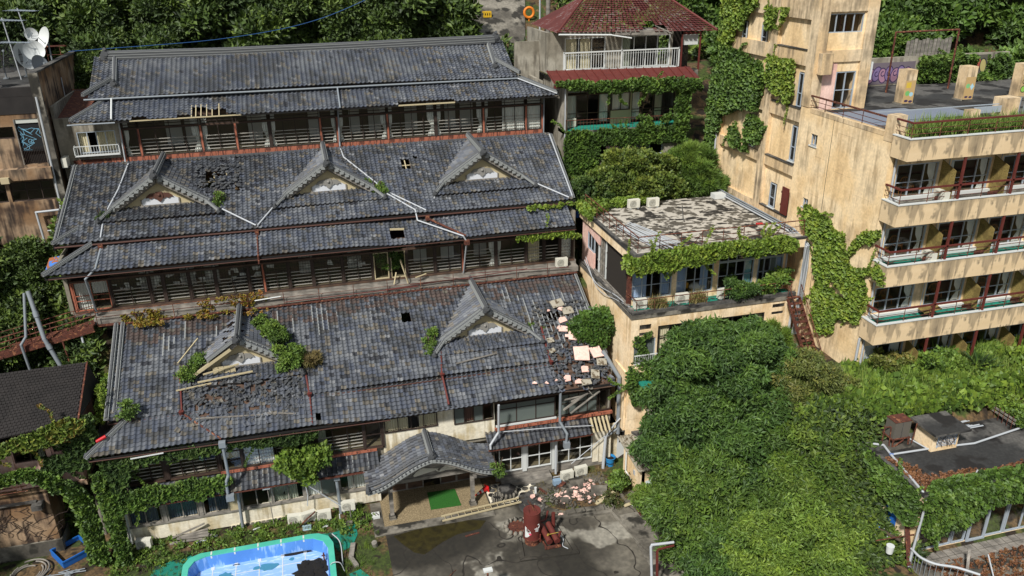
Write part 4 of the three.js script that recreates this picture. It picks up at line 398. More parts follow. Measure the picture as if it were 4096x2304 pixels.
// free-standing pipes at the right corner
{ const t = thing('standpipe', 'tall grey standpipe with bent top between the inn roof and cream annex', 'pipe', [16.85, 2.2, -39.2]); part(t, 'pipe', path([[16.88, 2.1, -39.3], [16.75, 6.1, -39.2], [15.95, 7.6, -40.0]], 0.13, 10), m.pvcGrey); part(t, 'elbow', path([[16.85, 2.5, -39.3], [16.3, 2.2, -39.2], [15.9, 2.1, -39.1]], 0.09), m.pvcGrey);
  const t2 = thing('drain_pipe', 'leaning white drain pipe beside the blue bucket', 'pipe', [15.85, 0, -39]); part(t2, 'pipe', path([[16.0, 2.2, -39.1], [15.82, 0, -38.9]], 0.1, 10), m.pvc); part(t2, 'brace', path([[15.95, 2.2, -39.1], [13.7, 0.8, -38.8]], 0.025), m.pvc); part(t2, 'branch_pipe', path([[16.05, 2.2, -39.1], [16.5, 3, -39.0], [16.9, 3.3, -39.1]], 0.05), m.pvc); }
// ================= porch =================
{
  reseed(16); const b = thing('entrance_porch', 'curved tiled entrance porch on two grey posts', 'porch', [4.95, 0, -37.6]); const xc = 4.95, z0 = -36.55, z1 = -39.3;
  const prof = (s) => { const P = [[0, 4.28], [0.8, 4.06], [1.6, 3.66], [2.4, 3.22], [3.0, 2.96], [3.6, 2.84]]; s = Math.abs(s); for (let i = 0; i + 1 < P.length; i++) if (s <= P[i + 1][0]) { const t = (s - P[i][0]) / (P[i + 1][0] - P[i][0]), a = P[Math.max(0, i - 1)][1], c = P[i][1], d = P[i + 1][1], e = P[Math.min(P.length - 1, i + 2)][1]; return c + 0.5 * t * (d - a + t * (2 * a - 5 * c + 4 * d - e + t * (3 * (c - d) + e - a))); } return 2.84; };
  const zr = (s) => z0 - 0; const r = sub(b, 'roof', [4.95, 3.5, -38]); const cells = []; let under = [];
  const N = 17, ds = 3.6 / N; const colsN = Math.round((z0 - z1) / 0.262);
  for (const sd of [-1, 1]) for (let i = 0; i < N; i++) { const s0 = i * ds, s1 = s0 + ds, y0 = prof(s0), y1 = prof(s1), a = V3(xc + sd * s0, y0, 0), c = V3(xc + sd * s1, y1, 0), V = a.clone().sub(c).normalize(), U = V3(0, 0, -sd), W = U.clone().cross(V).normalize(); if (W.y < 0) W.negate();
    under.push(quad([a.x, a.y - 0.05, z0], [c.x, c.y - 0.05, z0], [c.x, c.y - 0.05, z1], [a.x, a.y - 0.05, z1]), quad([a.x, a.y - 0.2, z0 + 0.0], [c.x, c.y - 0.2, z0 + 0.0], [c.x, c.y - 0.05, z0], [a.x, a.y - 0.05, z0]));
    for (let k = 0; k < colsN; k++) { const zz = z1 + (k + 0.5) * ((z0 - z1) / colsN); const p = a.clone().lerp(c, 0.55).setZ(zz).addScaledVector(W, 0.0 + rr(-0.003, 0.006)); const m4 = new THREE.Matrix4().makeBasis(U, W, V.clone().negate()).multiply(new THREE.Matrix4().makeRotationY(rr(-0.02, 0.02))); m4.scale(V3(0.93, 0.9, 0.95)); m4.setPosition(p); cells.push({ m: m4, k: tone(rnd() < 0.45 ? 'dark' : 'old', p), v: Math.floor(rnd() * 3), d: p.distanceTo(camP) }); } }
  part(r, 'roof_boarding', under, m.greyWood); tiles(r, cells, 300);
  // front verge: two courses of edge tiles and ribs following the curve
  const vt = [], rb = [], rb2 = []; for (const sd of [-1, 1]) for (let i = 0; i < N; i++) { const s0 = i * ds, s1 = s0 + ds, a = [xc + sd * s0, prof(s0), 0], c = [xc + sd * s1, prof(s1), 0]; vt.push(bar([a[0], a[1] - 0.08, z0 + 0.04], [c[0] - sd * 0.02, c[1] - 0.08, z0 + 0.04], 0.07, 0.17)); rb.push(rod([a[0], a[1] + 0.05, z0 - 0.08], [c[0], c[1] + 0.05, z0 - 0.08], 0.06), rod([a[0], a[1] + 0.06, z0 - 0.62], [c[0], c[1] + 0.06, z0 - 0.62], 0.05), rod([a[0], a[1] + 0.07, z0 - 0.42], [c[0], c[1] + 0.07, z0 - 0.42], 0.06)); rb2.push(rod([c[0], c[1] + 0.02, z0 - 0.3], [c[0], c[1] - 0.02, z0 + 0.1], 0.05)); }
  part(r, 'verge_tiles', vt, m.paleTile); part(r, 'verge_ridge', rb, m.ridgeTile); part(r, 'edge_caps', rb2, m.ridgeTile).userData.kind = 'stuff';
  ridge(r, [[xc, 4.28, z1 + 0.02], [xc, 4.28, z0 - 0.25]], 0.3, 0.24); finial(r, [xc, 4.5, z0 - 0.1], 0.9); finial(r, [xc - 3.55, 2.98, z0 + 0.02], 0.6);
  // front board following the curve, tie beam, carved crane panel
  { const up = [], dn = []; for (let i = -18; i <= 18; i++) { const s = i / 18 * 3.1; up.push([s, prof(s) - 0.16]); dn.push([s * 0.985, prof(s) - 0.38]); } part(b, 'bargeboard', slab([...up, ...dn.reverse()], 0.08, (g) => g.translate(xc, 0, z0 - 0.18)), m.barge); }
  { const up = []; for (let i = -12; i <= 12; i++) { const s = i / 12 * 2.2; up.push([s, Math.min(prof(s) - 0.45, 3.75)]); } part(b, 'tie_beam', [slab([...up, [2.3, 2.42], [-2.3, 2.42]], 0.08, (g) => g.translate(xc, 0, -37.75)), box(xc - 2.5, xc + 2.5, 2.3, 2.52, -37.8, -37.6)], m.barge); }
  const wing = []; for (let i = 0; i < 8; i++) { const a = 2.6 + i * 0.09; wing.push(slab([[0, 0], [0.06, 0.06], [Math.cos(a) * 1.15 - i * 0.05, Math.sin(a) * 0.4 - 0.02 * i + 0.05], [Math.cos(a) * 1.1 - i * 0.05, Math.sin(a) * 0.4 - 0.1 - 0.02 * i]], 0.03, (g) => g.translate(0.1, 0.0, 0.004 * i))); } for (let i = 0; i < 6; i++) wing.push(slab([[0.2, -0.1], [0.3, 0], [0.9 + i * 0.07, 0.32 - i * 0.07], [0.95 + i * 0.05, 0.26 - i * 0.09]], 0.03, (g) => g.translate(0, 0, 0.004 * i))); wing.push(curve([[0, 0.02, 0.03], [0.15, -0.12, 0.03], [0.45, -0.14, 0.03], [0.75, 0.02, 0.03], [1.05, 0.2, 0.03]], 0.05, 20, 6)); const cr = mergeGeometries(wing.map((g) => fin(g))); cr.scale(0.92, 0.92, 1); cr.translate(5.25, 2.84, -37.66); cr._fin = true; part(b, 'crane_carving', cr, flat('#d2cebe', 0.85));
  for (const x of [2.64, 7.3]) { part(b, 'post', [box(x - 0.11, x + 0.11, 0.3, 2.5, -37.72, -37.5)], m.barge); part(b, 'post_base', [box(x - 0.2, x + 0.2, 0, 0.16, -37.82, -37.4), box(x - 0.16, x + 0.16, 0.16, 0.3, -37.78, -37.44)], m.concrete); part(b, 'bracket', [box(x - 0.28, x + 0.28, 2.5, 2.64, -37.75, -37.47), bar([x, 2.6, -37.6], [x, 2.62, z0 - 0.1], 0.16, 0.16), bar([x, 2.56, -37.6], [x, 2.6, z1], 0.16, 0.16)], m.barge); }
  part(b, 'back_wall', [box(2.2, 9.2, 2.3, 3.3, -40.05, -39.95), box(2.2, 2.8, 0, 2.3, -40.05, -39.95), box(7.8, 9.2, 0, 2.3, -40.05, -39.95)], m.greyWood); for (let i = 0; i < 5; i++) { if (i === 2) { part(b, 'doorway', box(2.8 + i, 3.8 + i, 0, 2.3, -41.5, -41.4), m.dark); continue; } const d = sub(b, 'sliding_door'); part(d, 'door_panel', box(2.84 + i, 3.76 + i, 0.05, 2.28, -40.02, -39.99), m.wood); part(d, 'door_frame', [box(2.8 + i, 2.86 + i, 0, 2.3, -40.02, -39.94), box(3.74 + i, 3.8 + i, 0, 2.3, -40.02, -39.94), box(2.86 + i, 3.74 + i, 0.9, 0.98, -40.0, -39.95), box(2.86 + i, 3.74 + i, 0, 0.12, -40.0, -39.95)], m.greyWood); }
}
// ================= cream annex in the middle =================
{
  reseed(17); const b = thing('annex', 'cream flat-roofed annex with ivy along its eave and fallen side wall', 'building', [22.2, 4, -43]);
  const X0 = 17.05, X1 = 27.55, zf = -38.5, zw = -39.65, zb = -47.6;
  // lower storey
  part(b, 'wall', [wall('z', X0, X1 - 0.1, 3.5, 10.2, zf - 0.25, zf, [[18.72, 25.6, 7.3, 9.56], [17.56, 18.3, 9.42, 9.76], [17.56, 18.28, 9.04, 9.26].map((v, i) => v), [17.28, 18.62, 7.3, 8.86], [26.08, 26.9, 9.74, 10.0], [26.06, 26.86, 9.3, 9.5]]), box(X0, X0 + 0.25, 3, 10.2, zb, zf - 0.25), box(X1 - 0.35, X1 - 0.1, 3, 10.2, zb, zf - 0.25), box(X0 + 0.25, X1 - 0.35, 9.9, 10.2, zb, zf - 0.25)], m.cream);
  part(b, 'terrace_slab', [box(X0 - 0.06, X1, 10.2, 10.44, zb, zf + 0.06)], m.concrete); part(b, 'terrace_floor', [box(X0 + 0.35, X1 - 0.2, 10.44, 10.5, zw, zf - 0.25)], m.carpet); part(b, 'kerb', [box(X0, X1, 10.44, 10.62, zf - 0.2, zf + 0.03), box(X0 - 0.03, X0 + 0.2, 10.44, 10.56, zb, zf - 0.2)], m.tar);
  for (const [x0, x1, y0, y1] of [[17.56, 18.3, 9.42, 9.76], [17.56, 18.28, 9.04, 9.26], [26.08, 26.9, 9.74, 10.0], [26.06, 26.86, 9.3, 9.5]]) part(b, 'vent', [...[0, 1, 2, 3, 4, 5].map((k) => bar([x0, lerp(y0, y1, k / 6 + 0.08), zf - 0.06], [x1, lerp(y0, y1, k / 6 + 0.08), zf - 0.06], 0.01, 0.05, 0.6)), box(x0, x1, y0, y1, zf - 0.2, zf - 0.16)], m.tar);
  zwin(b, 18.72, 25.6, 7.3, 9.56, zf - 0.06, { n: 10, fr: m.blackAlu, t: 0.08, mid: [0.28, 0.68], curt: [[0.01, 0.12, m.curtCream], [0.32, 0.37, m.curtCream], [0.385, 0.475, m.curtCream], [0.51, 0.56, m.curtCream], [0.93, 0.99, m.curtCream]] }); part(b, 'window_post', box(22.05, 22.35, 7.3, 9.56, zf - 0.1, zf + 0.03), m.blackAlu);
  zwin(b, 17.28, 18.62, 7.3, 8.86, zf - 0.08, { n: 2, fr: m.alu, frost: [0, 1] }); { const g = []; for (let i = 0; i <= 11; i++) g.push(box(17.3 + i * 0.12, 17.32 + i * 0.12, 7.35, 7.9, zf + 0.2, zf + 0.22)); g.push(box(17.25, 18.68, 7.88, 7.93, zf + 0.18, zf + 0.24), box(17.25, 18.68, 7.33, 7.37, zf, zf + 0.24)); part(b, 'window_guard', g, m.whiteMetal); }
  part(b, 'balcony_floor', [box(17.1, 26, 6.9, 7.25, zf, zf + 0.45)], m.cream); room(b, 17.4, 26, 7.2, 9.6, zf - 0.26, 3.5);
  reseed(18); { const heap = []; for (let i = 0; i < 9; i++) { const s = new THREE.SphereGeometry(rr(0.35, 0.55), 9, 6); s.scale(1.3, 0.6, 1); s.translate(rr(19.8, 21.4), 7.5 + rr(0, 0.5), zf - rr(0.8, 1.5)); heap.push(s); } part(b, 'bedding', heap, m.paper); }
  // upper storey
  const wins = [[17.45, 19.95], [20.25, 22.6], [22.92, 25.25], [25.5, 27.2]]; part(b, 'wall', wall('z', 17.28, X1 - 0.15, 10.44, 13.5, zw - 0.2, zw, wins.map(([a, c]) => [a, c, 10.86, 12.95])), m.cream);
  const cb = m.curtBlue, ct = m.curtTeal, C = [[[0.02, 0.4, cb], [0.74, 0.98, cb]], [[0.02, 0.27, cb], [0.68, 0.9, cb]], [[0.78, 0.97, ct]], [[0.02, 0.15, cb], [0.72, 0.98, cb]]]; wins.forEach(([a, c], i) => { zwin(b, a, c, 10.86, 12.56, zw - 0.06, { n: 4, fr: m.alu, t: 0.055, mid: [0.48], curt: C[i], open: i === 1 ? [2] : i === 2 ? [2] : i === 0 ? [] : [1], frost: i === 3 ? [2] : [] }); zwin(b, a, c, 12.58, 12.93, zw - 0.06, { n: 4, fr: m.alu, t: 0.05, curt: [[C[i][0][0], C[i][0][1], C[i][0][2]]] }); });
  room(b, 17.4, 27.3, 10.55, 13.1, zw - 0.2, 3.4, m.roomDark); part(b, 'yellow_case', box(20.95, 21.3, 10.95, 11.3, zw - 0.9, zw - 0.5), flat('#b5861f', 0.7)); { const s = new THREE.SphereGeometry(0.5, 12, 8); s.scale(1.2, 0.5, 0.6); s.translate(21.9, 11.05, zw - 0.45); part(b, 'bedding', s, m.paper); }
  part(b, 'wall', [box(X1 - 0.35, X1 - 0.1, 10.44, 13.6, zb, zw - 0.2), box(17.3, X1 - 0.3, 10.44, 13.6, zb, zb + 0.2)], m.grey);
  // bared left side wall: frame studs, pink boards left standing
  const xs = 17.36; for (let i = 0; i < 13; i++) { const z = zw - 0.25 - i * 0.4; part(b, 'stud', box(xs - 0.05, xs + 0.04, 10.5, 13.5, z - 0.05, z + 0.05), i % 3 === 0 ? m.whiteMetal : m.greyWood); if (i % 2 === 0) part(b, 'inner_board', box(xs + 0.05, xs + 0.07, 10.6 + (i % 3) * 0.3, 13.3, z - 0.32, z - 0.08), i % 4 ? m.creamBoard : m.paper); } part(b, 'rail_board', [11.4, 12.4].map((y) => box(xs - 0.02, xs + 0.05, y, y + 0.08, -45, zw - 0.2)), m.greyWood);
  part(b, 'steel_column', [box(xs - 0.16, xs + 0.08, 10.5, 13.45, zw - 0.2, zw + 0.04)], m.rust); part(b, 'inner_wall', box(xs + 0.5, xs + 0.6, 10.5, 13.5, zb, zw - 0.4), m.roomDark);
  part(b, 'pink_wall', [box(xs - 0.14, xs - 0.02, 10.5, 13.5, -47.5, -46.6), box(xs - 0.14, xs - 0.02, 10.5, 11.7, -46.6, -45.3), slab([[-46.6, 12.9], [-44.4, 12.6], [-44.2, 13.55], [-46.6, 13.55]], 0.12, (g) => { g.rotateY(-Math.PI / 2); g.translate(xs - 0.02, 0, 0); })], m.pink); xwin(b, -46.6, -45.4, 11.7, 12.85, xs - 0.06, { n: 2, fr: m.alu }); part(b, 'debris', [0, 1, 2, 3, 4, 5, 6, 7, 8, 9, 10, 11].map((i) => box(X0 + 0.03 + rr(0, 0.2), X0 + 0.1 + rr(0.1, 0.25), 10.5, 10.56 + rr(0, 0.1), -46 + i * 0.6, -45.7 + i * 0.6 + rr(0, 0.3))).concat([bar([X0 + 0.25, 10.7, -46], [X0 + 0.2, 10.65, -39.6], 0.08, 0.06)]), m.greyWood);
  part(b, 'fallen_cable', [curve([[17.0, 10.9, -46.4], [16.9, 10.3, -44], [17.1, 10.6, -41], [17.2, 10.6, -39.6]], 0.03), curve([[17.0, 11.2, -46.2], [16.85, 10.1, -43.6], [17.0, 10.5, -40.6], [17.25, 10.6, -39.3]], 0.022)], m.pvc);
  // roof
  part(b, 'roof_slab', [box(17.0, X1 + 0.15, 13.5, 14.02, zb, zf + 0.05)], m.cream); part(b, 'roof_deck', [box(17.1, X1 + 0.1, 14.02, 14.08, zb + 0.05, zf - 0.05)], m.lichen); part(b, 'roof_kerb', [box(16.95, 17.18, 14.02, 14.18, zb, zf + 0.08), box(17.18, X1 + 0.2, 14.02, 14.14, zf - 0.12, zf + 0.08), box(X1 - 0.35, X1 - 0.1, 14.08, 14.3, zb, zf - 1)], m.tar);
  // rusty railing
  const R = sub(b, 'roof_railing', [22, 14.1, -42]); const rp = []; for (let i = 0; i <= 8; i++) rp.push([17.35, -38.85 - i * 1.08]); for (let i = 1; i <= 8; i++) rp.push([17.35 + i * 1.3, -38.85]); rp.forEach(([x, z], i) => { part(R, 'baluster', [rod([x, 14.08, z], [x, 15, z], 0.022, 6)].concat(i > 8 && i % 2 ? [rod([x - 0.22, 14.08, z - 0.5], [x, 14.95, z], 0.018, 6)] : []), m.rust); }); part(R, 'handrail', [rod([17.35, 15, -47.5], [17.35, 15, -38.85], 0.035), rod([17.35, 15, -38.85], [27.75, 15, -38.85], 0.035)], m.rust); part(R, 'mid_rail', [14.35, 14.65].map((y) => [rod([17.35, y, -47.5], [17.35, y, -38.85], 0.016, 6), rod([17.35, y, -38.85], [27.75, y, -38.85], 0.016, 6)]), m.rust);
  const R2 = sub(b, 'terrace_railing', [22, 10.5, -38.6]); for (let i = 0; i <= 9; i++) part(R2, 'baluster', rod([17.35 + i * 1.1, 10.6, zf - 0.1], [17.35 + i * 1.1, 11.3, zf - 0.1], 0.02, 6), m.rust); part(R2, 'handrail', [rod([17.2, 11.3, -39.6], [17.3, 11.3, zf - 0.1], 0.028), rod([17.3, 11.3, zf - 0.1], [27.3, 11.3, zf - 0.1], 0.028), rod([17.3, 10.95, zf - 0.1], [27.3, 10.95, zf - 0.1], 0.014)], m.rust);
  // pipes down the right end
  const P = sub(b, 'downpipe'); for (let i = 0; i < 5; i++) part(P, 'pipe', path([[26.9 + i * 0.13, 14.25 + (i % 2) * 0.06, -48 - i * 0.1], [27.15 + i * 0.12, 14.22 + (i % 2) * 0.06, -39.6], [27.75 + i * 0.09, 13.5, -38.4 - i * 0.06], [27.75 + i * 0.085, 12.2, -38.5], [27.72 + i * 0.07, 7, -38.6]], 0.05), i % 2 ? m.pvcGrey : m.pvc); part(P, 'pipe', path([[27.3, 13.4, zw + 0.15], [27.3, 10.7, zw + 0.15]], 0.05), m.pvc); part(P, 'pipe', path([[27.35, 10.1, zf + 0.1], [27.3, 6, zf + 0.1]], 0.08), m.pvc); part(P, 'pipe', curve([[27.6, 13.9, -38.35], [27.62, 12, -38.3], [27.7, 11, -38.2], [27.8, 10.4, -38.2]], 0.02), m.pvc);
}
// loose poles on the annex roof
{ reseed(19); for (let i = 0; i < 26; i++) { const a = [17.75 + i * 0.055 + rr(-0.08, 0.08), 14.12 + rr(0, 0.08), -43.3 + rr(-0.4, 0.6)], b = [18.5 + i * 0.075 + rr(-0.2, 0.2), 14.12 + rr(0, 0.06), -39.3 + rr(-0.3, 0.5)]; one('pole', 'grey pole in the loose bundle on the annex roof', 'pole', rod(a, b, 0.03, 6), i % 4 === 1 ? m.greyWood : m.pvc, 'loose poles lying on the annex roof'); }
  one('bent_pole', 'dark bent pole lying near the middle of the annex roof', 'pole', path([[23.5, 14.13, -46], [22.4, 14.13, -43.6], [22.2, 14.13, -43.0]], 0.03), m.tar); one('pole', 'single pole lying apart from the bundle on the annex roof', 'pole', rod([21.1, 14.13, -43.3], [20.4, 14.13, -39.9], 0.028, 6), m.greyWood); one('styrofoam_tray', 'white foam tray of soil at the back of the annex roof', 'tray', [box(26.2, 27, 14.1, 14.42, -47.3, -46.7)], m.whiteMetal); one('fire_extinguisher', 'small red bottle lying on the annex roof', 'bottle', rod([26.1, 14.15, -41.3], [26.5, 14.15, -41.2], 0.07), flat('#a01818', 0.5)); }
// ================= hotel block on the right =================
const graffiti = (w, h, bg, draw) => { const c = document.createElement('canvas'); c.width = w; c.height = h; const x = c.getContext('2d'); x.fillStyle = bg; x.fillRect(0, 0, w, h); draw(x); const t = new THREE.CanvasTexture(c); t.colorSpace = THREE.SRGBColorSpace; return M({ map: t, roughness: 0.85 }); };
const printed = (x0, x1, y0, y1, z) => { const g = new THREE.PlaneGeometry(x1 - x0, y1 - y0); g.translate((x0 + x1) / 2, (y0 + y1) / 2, z); return fin(g, true); };
const chairProto = (() => { const r = []; for (let i = 0; i < 4; i++) r.push(rod([Math.cos(i * 1.57 + 0.78) * 0.26, 0, Math.sin(i * 1.57 + 0.78) * 0.26], [Math.cos(i * 1.57 + 0.78) * 0.22, 0.4, Math.sin(i * 1.57 + 0.78) * 0.22], 0.02, 6)); return r; })();
const cane = flat('#8a5a20', 0.6), cushion = flat('#6f6a5a', 0.95);
const dripBox = (x0, x1, y0, y1, z0, z1) => { const g = fin(box(x0, x1, y0, y1, z0, z1)), p = g.attributes.position, n = g.attributes.normal, u = g.attributes.uv; for (let i = 0; i < p.count; i++) u.setXY(i, (Math.abs(n.getX(i)) > 0.5 ? p.getZ(i) + 3 : p.getX(i)) / 16, clamp((p.getY(i) - y0) / (y1 - y0), 0.01, 0.99)); return g; };
{
  reseed(20); const b = thing('hotel_block', 'cream concrete hotel block with stained balcony fronts and rusty railings', 'building', [34, 7.7, -37]);
  const X = 28.2, XR = 46.6, zf = -33.5, zb = -32.2, zt = -40.6, XB = 48;
  const lv = [{ t: 21.14, b: 20.02 }, { t: 17.84, b: 16.68 }, { t: 14.57, b: 13.4 }, { t: 11.25, b: 10.06 }];
  // side wall to the left with small openings
  part(b, 'wall', wall('x', zt, -33.42, 4, 21.1, X, X + 0.3, [[-40.02, -39.4, 19.15, 19.8], [-39.98, -39.45, 15.5, 16.02]]), m.hotel); part(b, 'wall', wall('x', -41.3, zt, 4, 21.1, X, X + 0.3), m.hotel);
  for (const [z0, z1, y0, y1] of [[-40.02, -39.4, 19.15, 19.8], [-39.98, -39.45, 15.5, 16.02]]) { xwin(b, z0, z1, y0, y1, X + 0.1, { n: 2, fr: m.alu, t: 0.045 }); part(b, 'window_sill', box(X - 0.06, X + 0.05, y0 - 0.07, y0, z0 - 0.06, z1 + 0.06), m.whiteMetal); }
  part(b, 'wall_joint', box(X - 0.006, X + 0.01, 9, 21.1, -38.14, -38.11), m.dark); for (const [a, c, y0, y1] of [[-37.6, -36.1, 18.2, 20.3], [-35.5, -34.2, 14.9, 17.4], [-39.5, -38.4, 16.4, 18.6]]) part(b, 'wall_joint', [box(X - 0.004, X + 0.01, y0, y0 + 0.02, a, c), box(X - 0.004, X + 0.01, y0, y1, a, a + 0.02), box(X - 0.004, X + 0.01, y1, y1 + 0.02, a, c)], m.hotelDirty);
  part(b, 'side_pier', [box(X - 0.02, X + 0.32, 20.7, 21.98, -34.05, -33.45)], m.hotelDirty);
  // floors with balcony parapets
  lv.forEach((l, i) => { part(b, 'balcony_parapet', [dripBox(X, XR, l.b, l.t - 0.05, zb - 0.14, zb), dripBox(X, X + 0.14, l.b, l.t - 0.05, -33.44, zb - 0.14)], m.drip); part(b, 'balcony_floor', box(X + 0.14, XR, l.b, l.b + 0.92, zf + 0.02, zb - 0.14), i > 1 ? m.carpet : m.concrete); part(b, 'parapet_cap', [box(X - 0.03, XR, l.t - 0.05, l.t, zb - 0.16, zb + 0.03), box(X - 0.03, X + 0.16, l.t - 0.05, l.t, -33.44, zb - 0.16)], m.whiteMetal); if (i) part(b, 'balcony_kerb', box(X + 0.15, XR, l.t - 0.22, l.t - 0.02, zf - 0.02, zf + 0.16), m.whiteMetal); });
  const bays = [28.85, 32.1, 35.33, 38.56, 41.79], H = [[17.72, 19.5], [14.46, 16.12], [11.3, 12.75], [7.85, 9.28]];
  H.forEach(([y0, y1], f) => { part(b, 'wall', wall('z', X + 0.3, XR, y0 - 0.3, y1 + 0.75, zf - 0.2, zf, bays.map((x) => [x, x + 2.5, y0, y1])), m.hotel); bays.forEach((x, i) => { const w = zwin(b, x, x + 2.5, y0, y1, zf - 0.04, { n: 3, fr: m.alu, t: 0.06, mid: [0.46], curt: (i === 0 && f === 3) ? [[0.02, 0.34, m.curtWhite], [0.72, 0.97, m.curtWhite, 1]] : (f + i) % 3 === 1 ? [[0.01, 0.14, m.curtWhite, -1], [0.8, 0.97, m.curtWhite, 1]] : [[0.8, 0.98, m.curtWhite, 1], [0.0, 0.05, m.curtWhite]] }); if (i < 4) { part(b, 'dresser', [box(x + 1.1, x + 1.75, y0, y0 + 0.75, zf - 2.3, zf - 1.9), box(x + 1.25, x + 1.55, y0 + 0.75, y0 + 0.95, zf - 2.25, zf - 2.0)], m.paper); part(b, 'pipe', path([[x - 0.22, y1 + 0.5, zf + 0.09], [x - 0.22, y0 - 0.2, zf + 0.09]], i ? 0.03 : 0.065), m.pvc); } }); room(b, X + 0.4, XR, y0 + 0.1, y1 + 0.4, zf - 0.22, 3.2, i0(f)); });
  function i0() { return m.room; }
  // wicker chairs and tables behind the glass
  H.forEach(([y0], f) => bays.slice(0, 3).forEach((x, i) => { for (const [dx, dz] of [[0.55, -0.65], [1.5, -0.75]]) { const r = []; for (let k = 0; k < 4; k++) r.push(rod([x + dx + Math.cos(k * 1.57 + 0.78) * 0.28, y0, zf + dz + Math.sin(k * 1.57 + 0.78) * 0.28], [x + dx + Math.cos(k * 1.57 + 0.78) * 0.24, y0 + 0.4, zf + dz + Math.sin(k * 1.57 + 0.78) * 0.24], 0.025, 6)); const s = new THREE.CylinderGeometry(0.3, 0.28, 0.1, 14); s.translate(x + dx, y0 + 0.42, zf + dz); const bk = new THREE.TorusGeometry(0.32, 0.03, 6, 18, Math.PI); bk.rotateX(-0.25); bk.translate(x + dx, y0 + 0.46, zf + dz - 0.24); part(b, 'wicker_chair', [...r, bk, ...[-0.2, -0.1, 0, 0.1, 0.2].map((q) => rod([x + dx + q, y0 + 0.44, zf + dz - 0.22], [x + dx + q, y0 + 0.44 + Math.sqrt(0.1 - q * q) * 0.95, zf + dz - 0.3], 0.012, 5)), s], cane); } }));
  // dividers, steel posts and railings
  H.forEach(([y0, y1], f) => { [31.42, 34.65, 37.88, 41.1].forEach((x, i) => { if (f === 2 && i === 0) { part(b, 'divider', bar([x + 0.1, y0 + 0.05, zf + 0.6], [x + 1.0, y0 + 0.3, zf + 0.8], 0.7, 0.03), m.gold); return; } part(b, 'divider', slab([[zf + 0.02, y0 - 0.1], [zb - 0.28, y0 - 0.1], [zb - 0.28, y1 - 0.25], [zf + 0.02, y1 + 0.1]], 0.03, (g) => { g.rotateY(-Math.PI / 2); g.translate(x + 0.1, 0, 0); }), m.gold); if (f < 3) part(b, 'rusty_panel', box(x - 0.7, x - 0.1, y0 - 0.02, y0 + 0.22, zb - 0.5, zb - 0.46), m.rust); }); [31.7, 34.93, 38.16, 41.4].forEach((x) => part(b, 'steel_post', box(x - 0.055, x + 0.055, f === 3 ? 7.6 : lv[f + 1].t, lv[f].b, zb - 0.12, zb - 0.02), m.redPaint)); });
  lv.forEach((l, i) => { const R = sub(b, 'balcony_railing', [31, l.t, zb]); part(R, 'handrail', [box(X + 0.02, XR, l.t + 0.7, l.t + 0.78, zb - 0.12, zb - 0.02), box(X + 0.02, X + 0.12, l.t + 0.7, l.t + 0.78, -33.4, zb - 0.12)], m.redPaint); part(R, 'mid_rail', [0.2, 0.45].map((y) => [rod([X + 0.07, l.t + y, zb - 0.07], [XR, l.t + y, zb - 0.07], 0.018, 6), rod([X + 0.07, l.t + y, -33.4], [X + 0.07, l.t + y, zb - 0.07], 0.018, 6)]), m.rust); for (let x = X + 0.07, k = 0; x < 42; x += 1.62, k++) part(R, 'baluster', rod([x, l.t, zb - 0.07], [x, l.t + 0.72, zb - 0.07], 0.02, 6), m.rust); });
  // terrace on the roof
  part(b, 'terrace_deck', [box(X + 0.3, XB, 20.4, 20.9, -47, zf)], m.tar); part(b, 'deck_sheet', [box(28.6, 34, 20.905, 20.93, -39.8, -36.2), box(31.5, 36.5, 20.93, 20.95, -39.2, -36.8)], flat('#737b88', 0.6)); part(b, 'terrace_kerb', [box(X - 0.015, X + 0.32, 20.9, 21.14, -40.4, -34.1), box(29, XR, 20.9, 21.1, -34.2, -33.9)], m.hotelDirty);
  { const R = sub(b, 'terrace_railing', [28.3, 21, -37]); part(R, 'handrail', box(X + 0.05, X + 0.15, 21.78, 21.86, -40.7, -34.0), m.rust); part(R, 'mid_rail', [21.3, 21.55].map((y) => rod([X + 0.1, y, -40.7], [X + 0.1, y, -34], 0.018, 6)), m.rust); [-39.2, -37.6, -36.0].forEach((z) => part(R, 'baluster', rod([X + 0.1, 21.1, z], [X + 0.1, 21.8, z], 0.02, 6), m.rust)); }
  part(b, 'terrace_pier', [box(28.5, 29.1, 20.9, 21.95, -34.3, -33.7), box(37.3, 38.3, 20.9, 21.9, -36.9, -36.1), box(34.6, 35.3, 20.9, 21.5, -36, -35.6)], m.hotelDirty); part(b, 'fence_panel', [box(29.3, 37.2, 21.55, 21.6, -36.4, -36.36), box(35.5, 37.3, 21.15, 21.5, -36.3, -36.26)].concat(Array.from({ length: 12 }, (_, i) => box(38.4 + i * 0.3, 38.43 + i * 0.3, 20.95, 21.9, -36.2, -36.17))), m.alu);
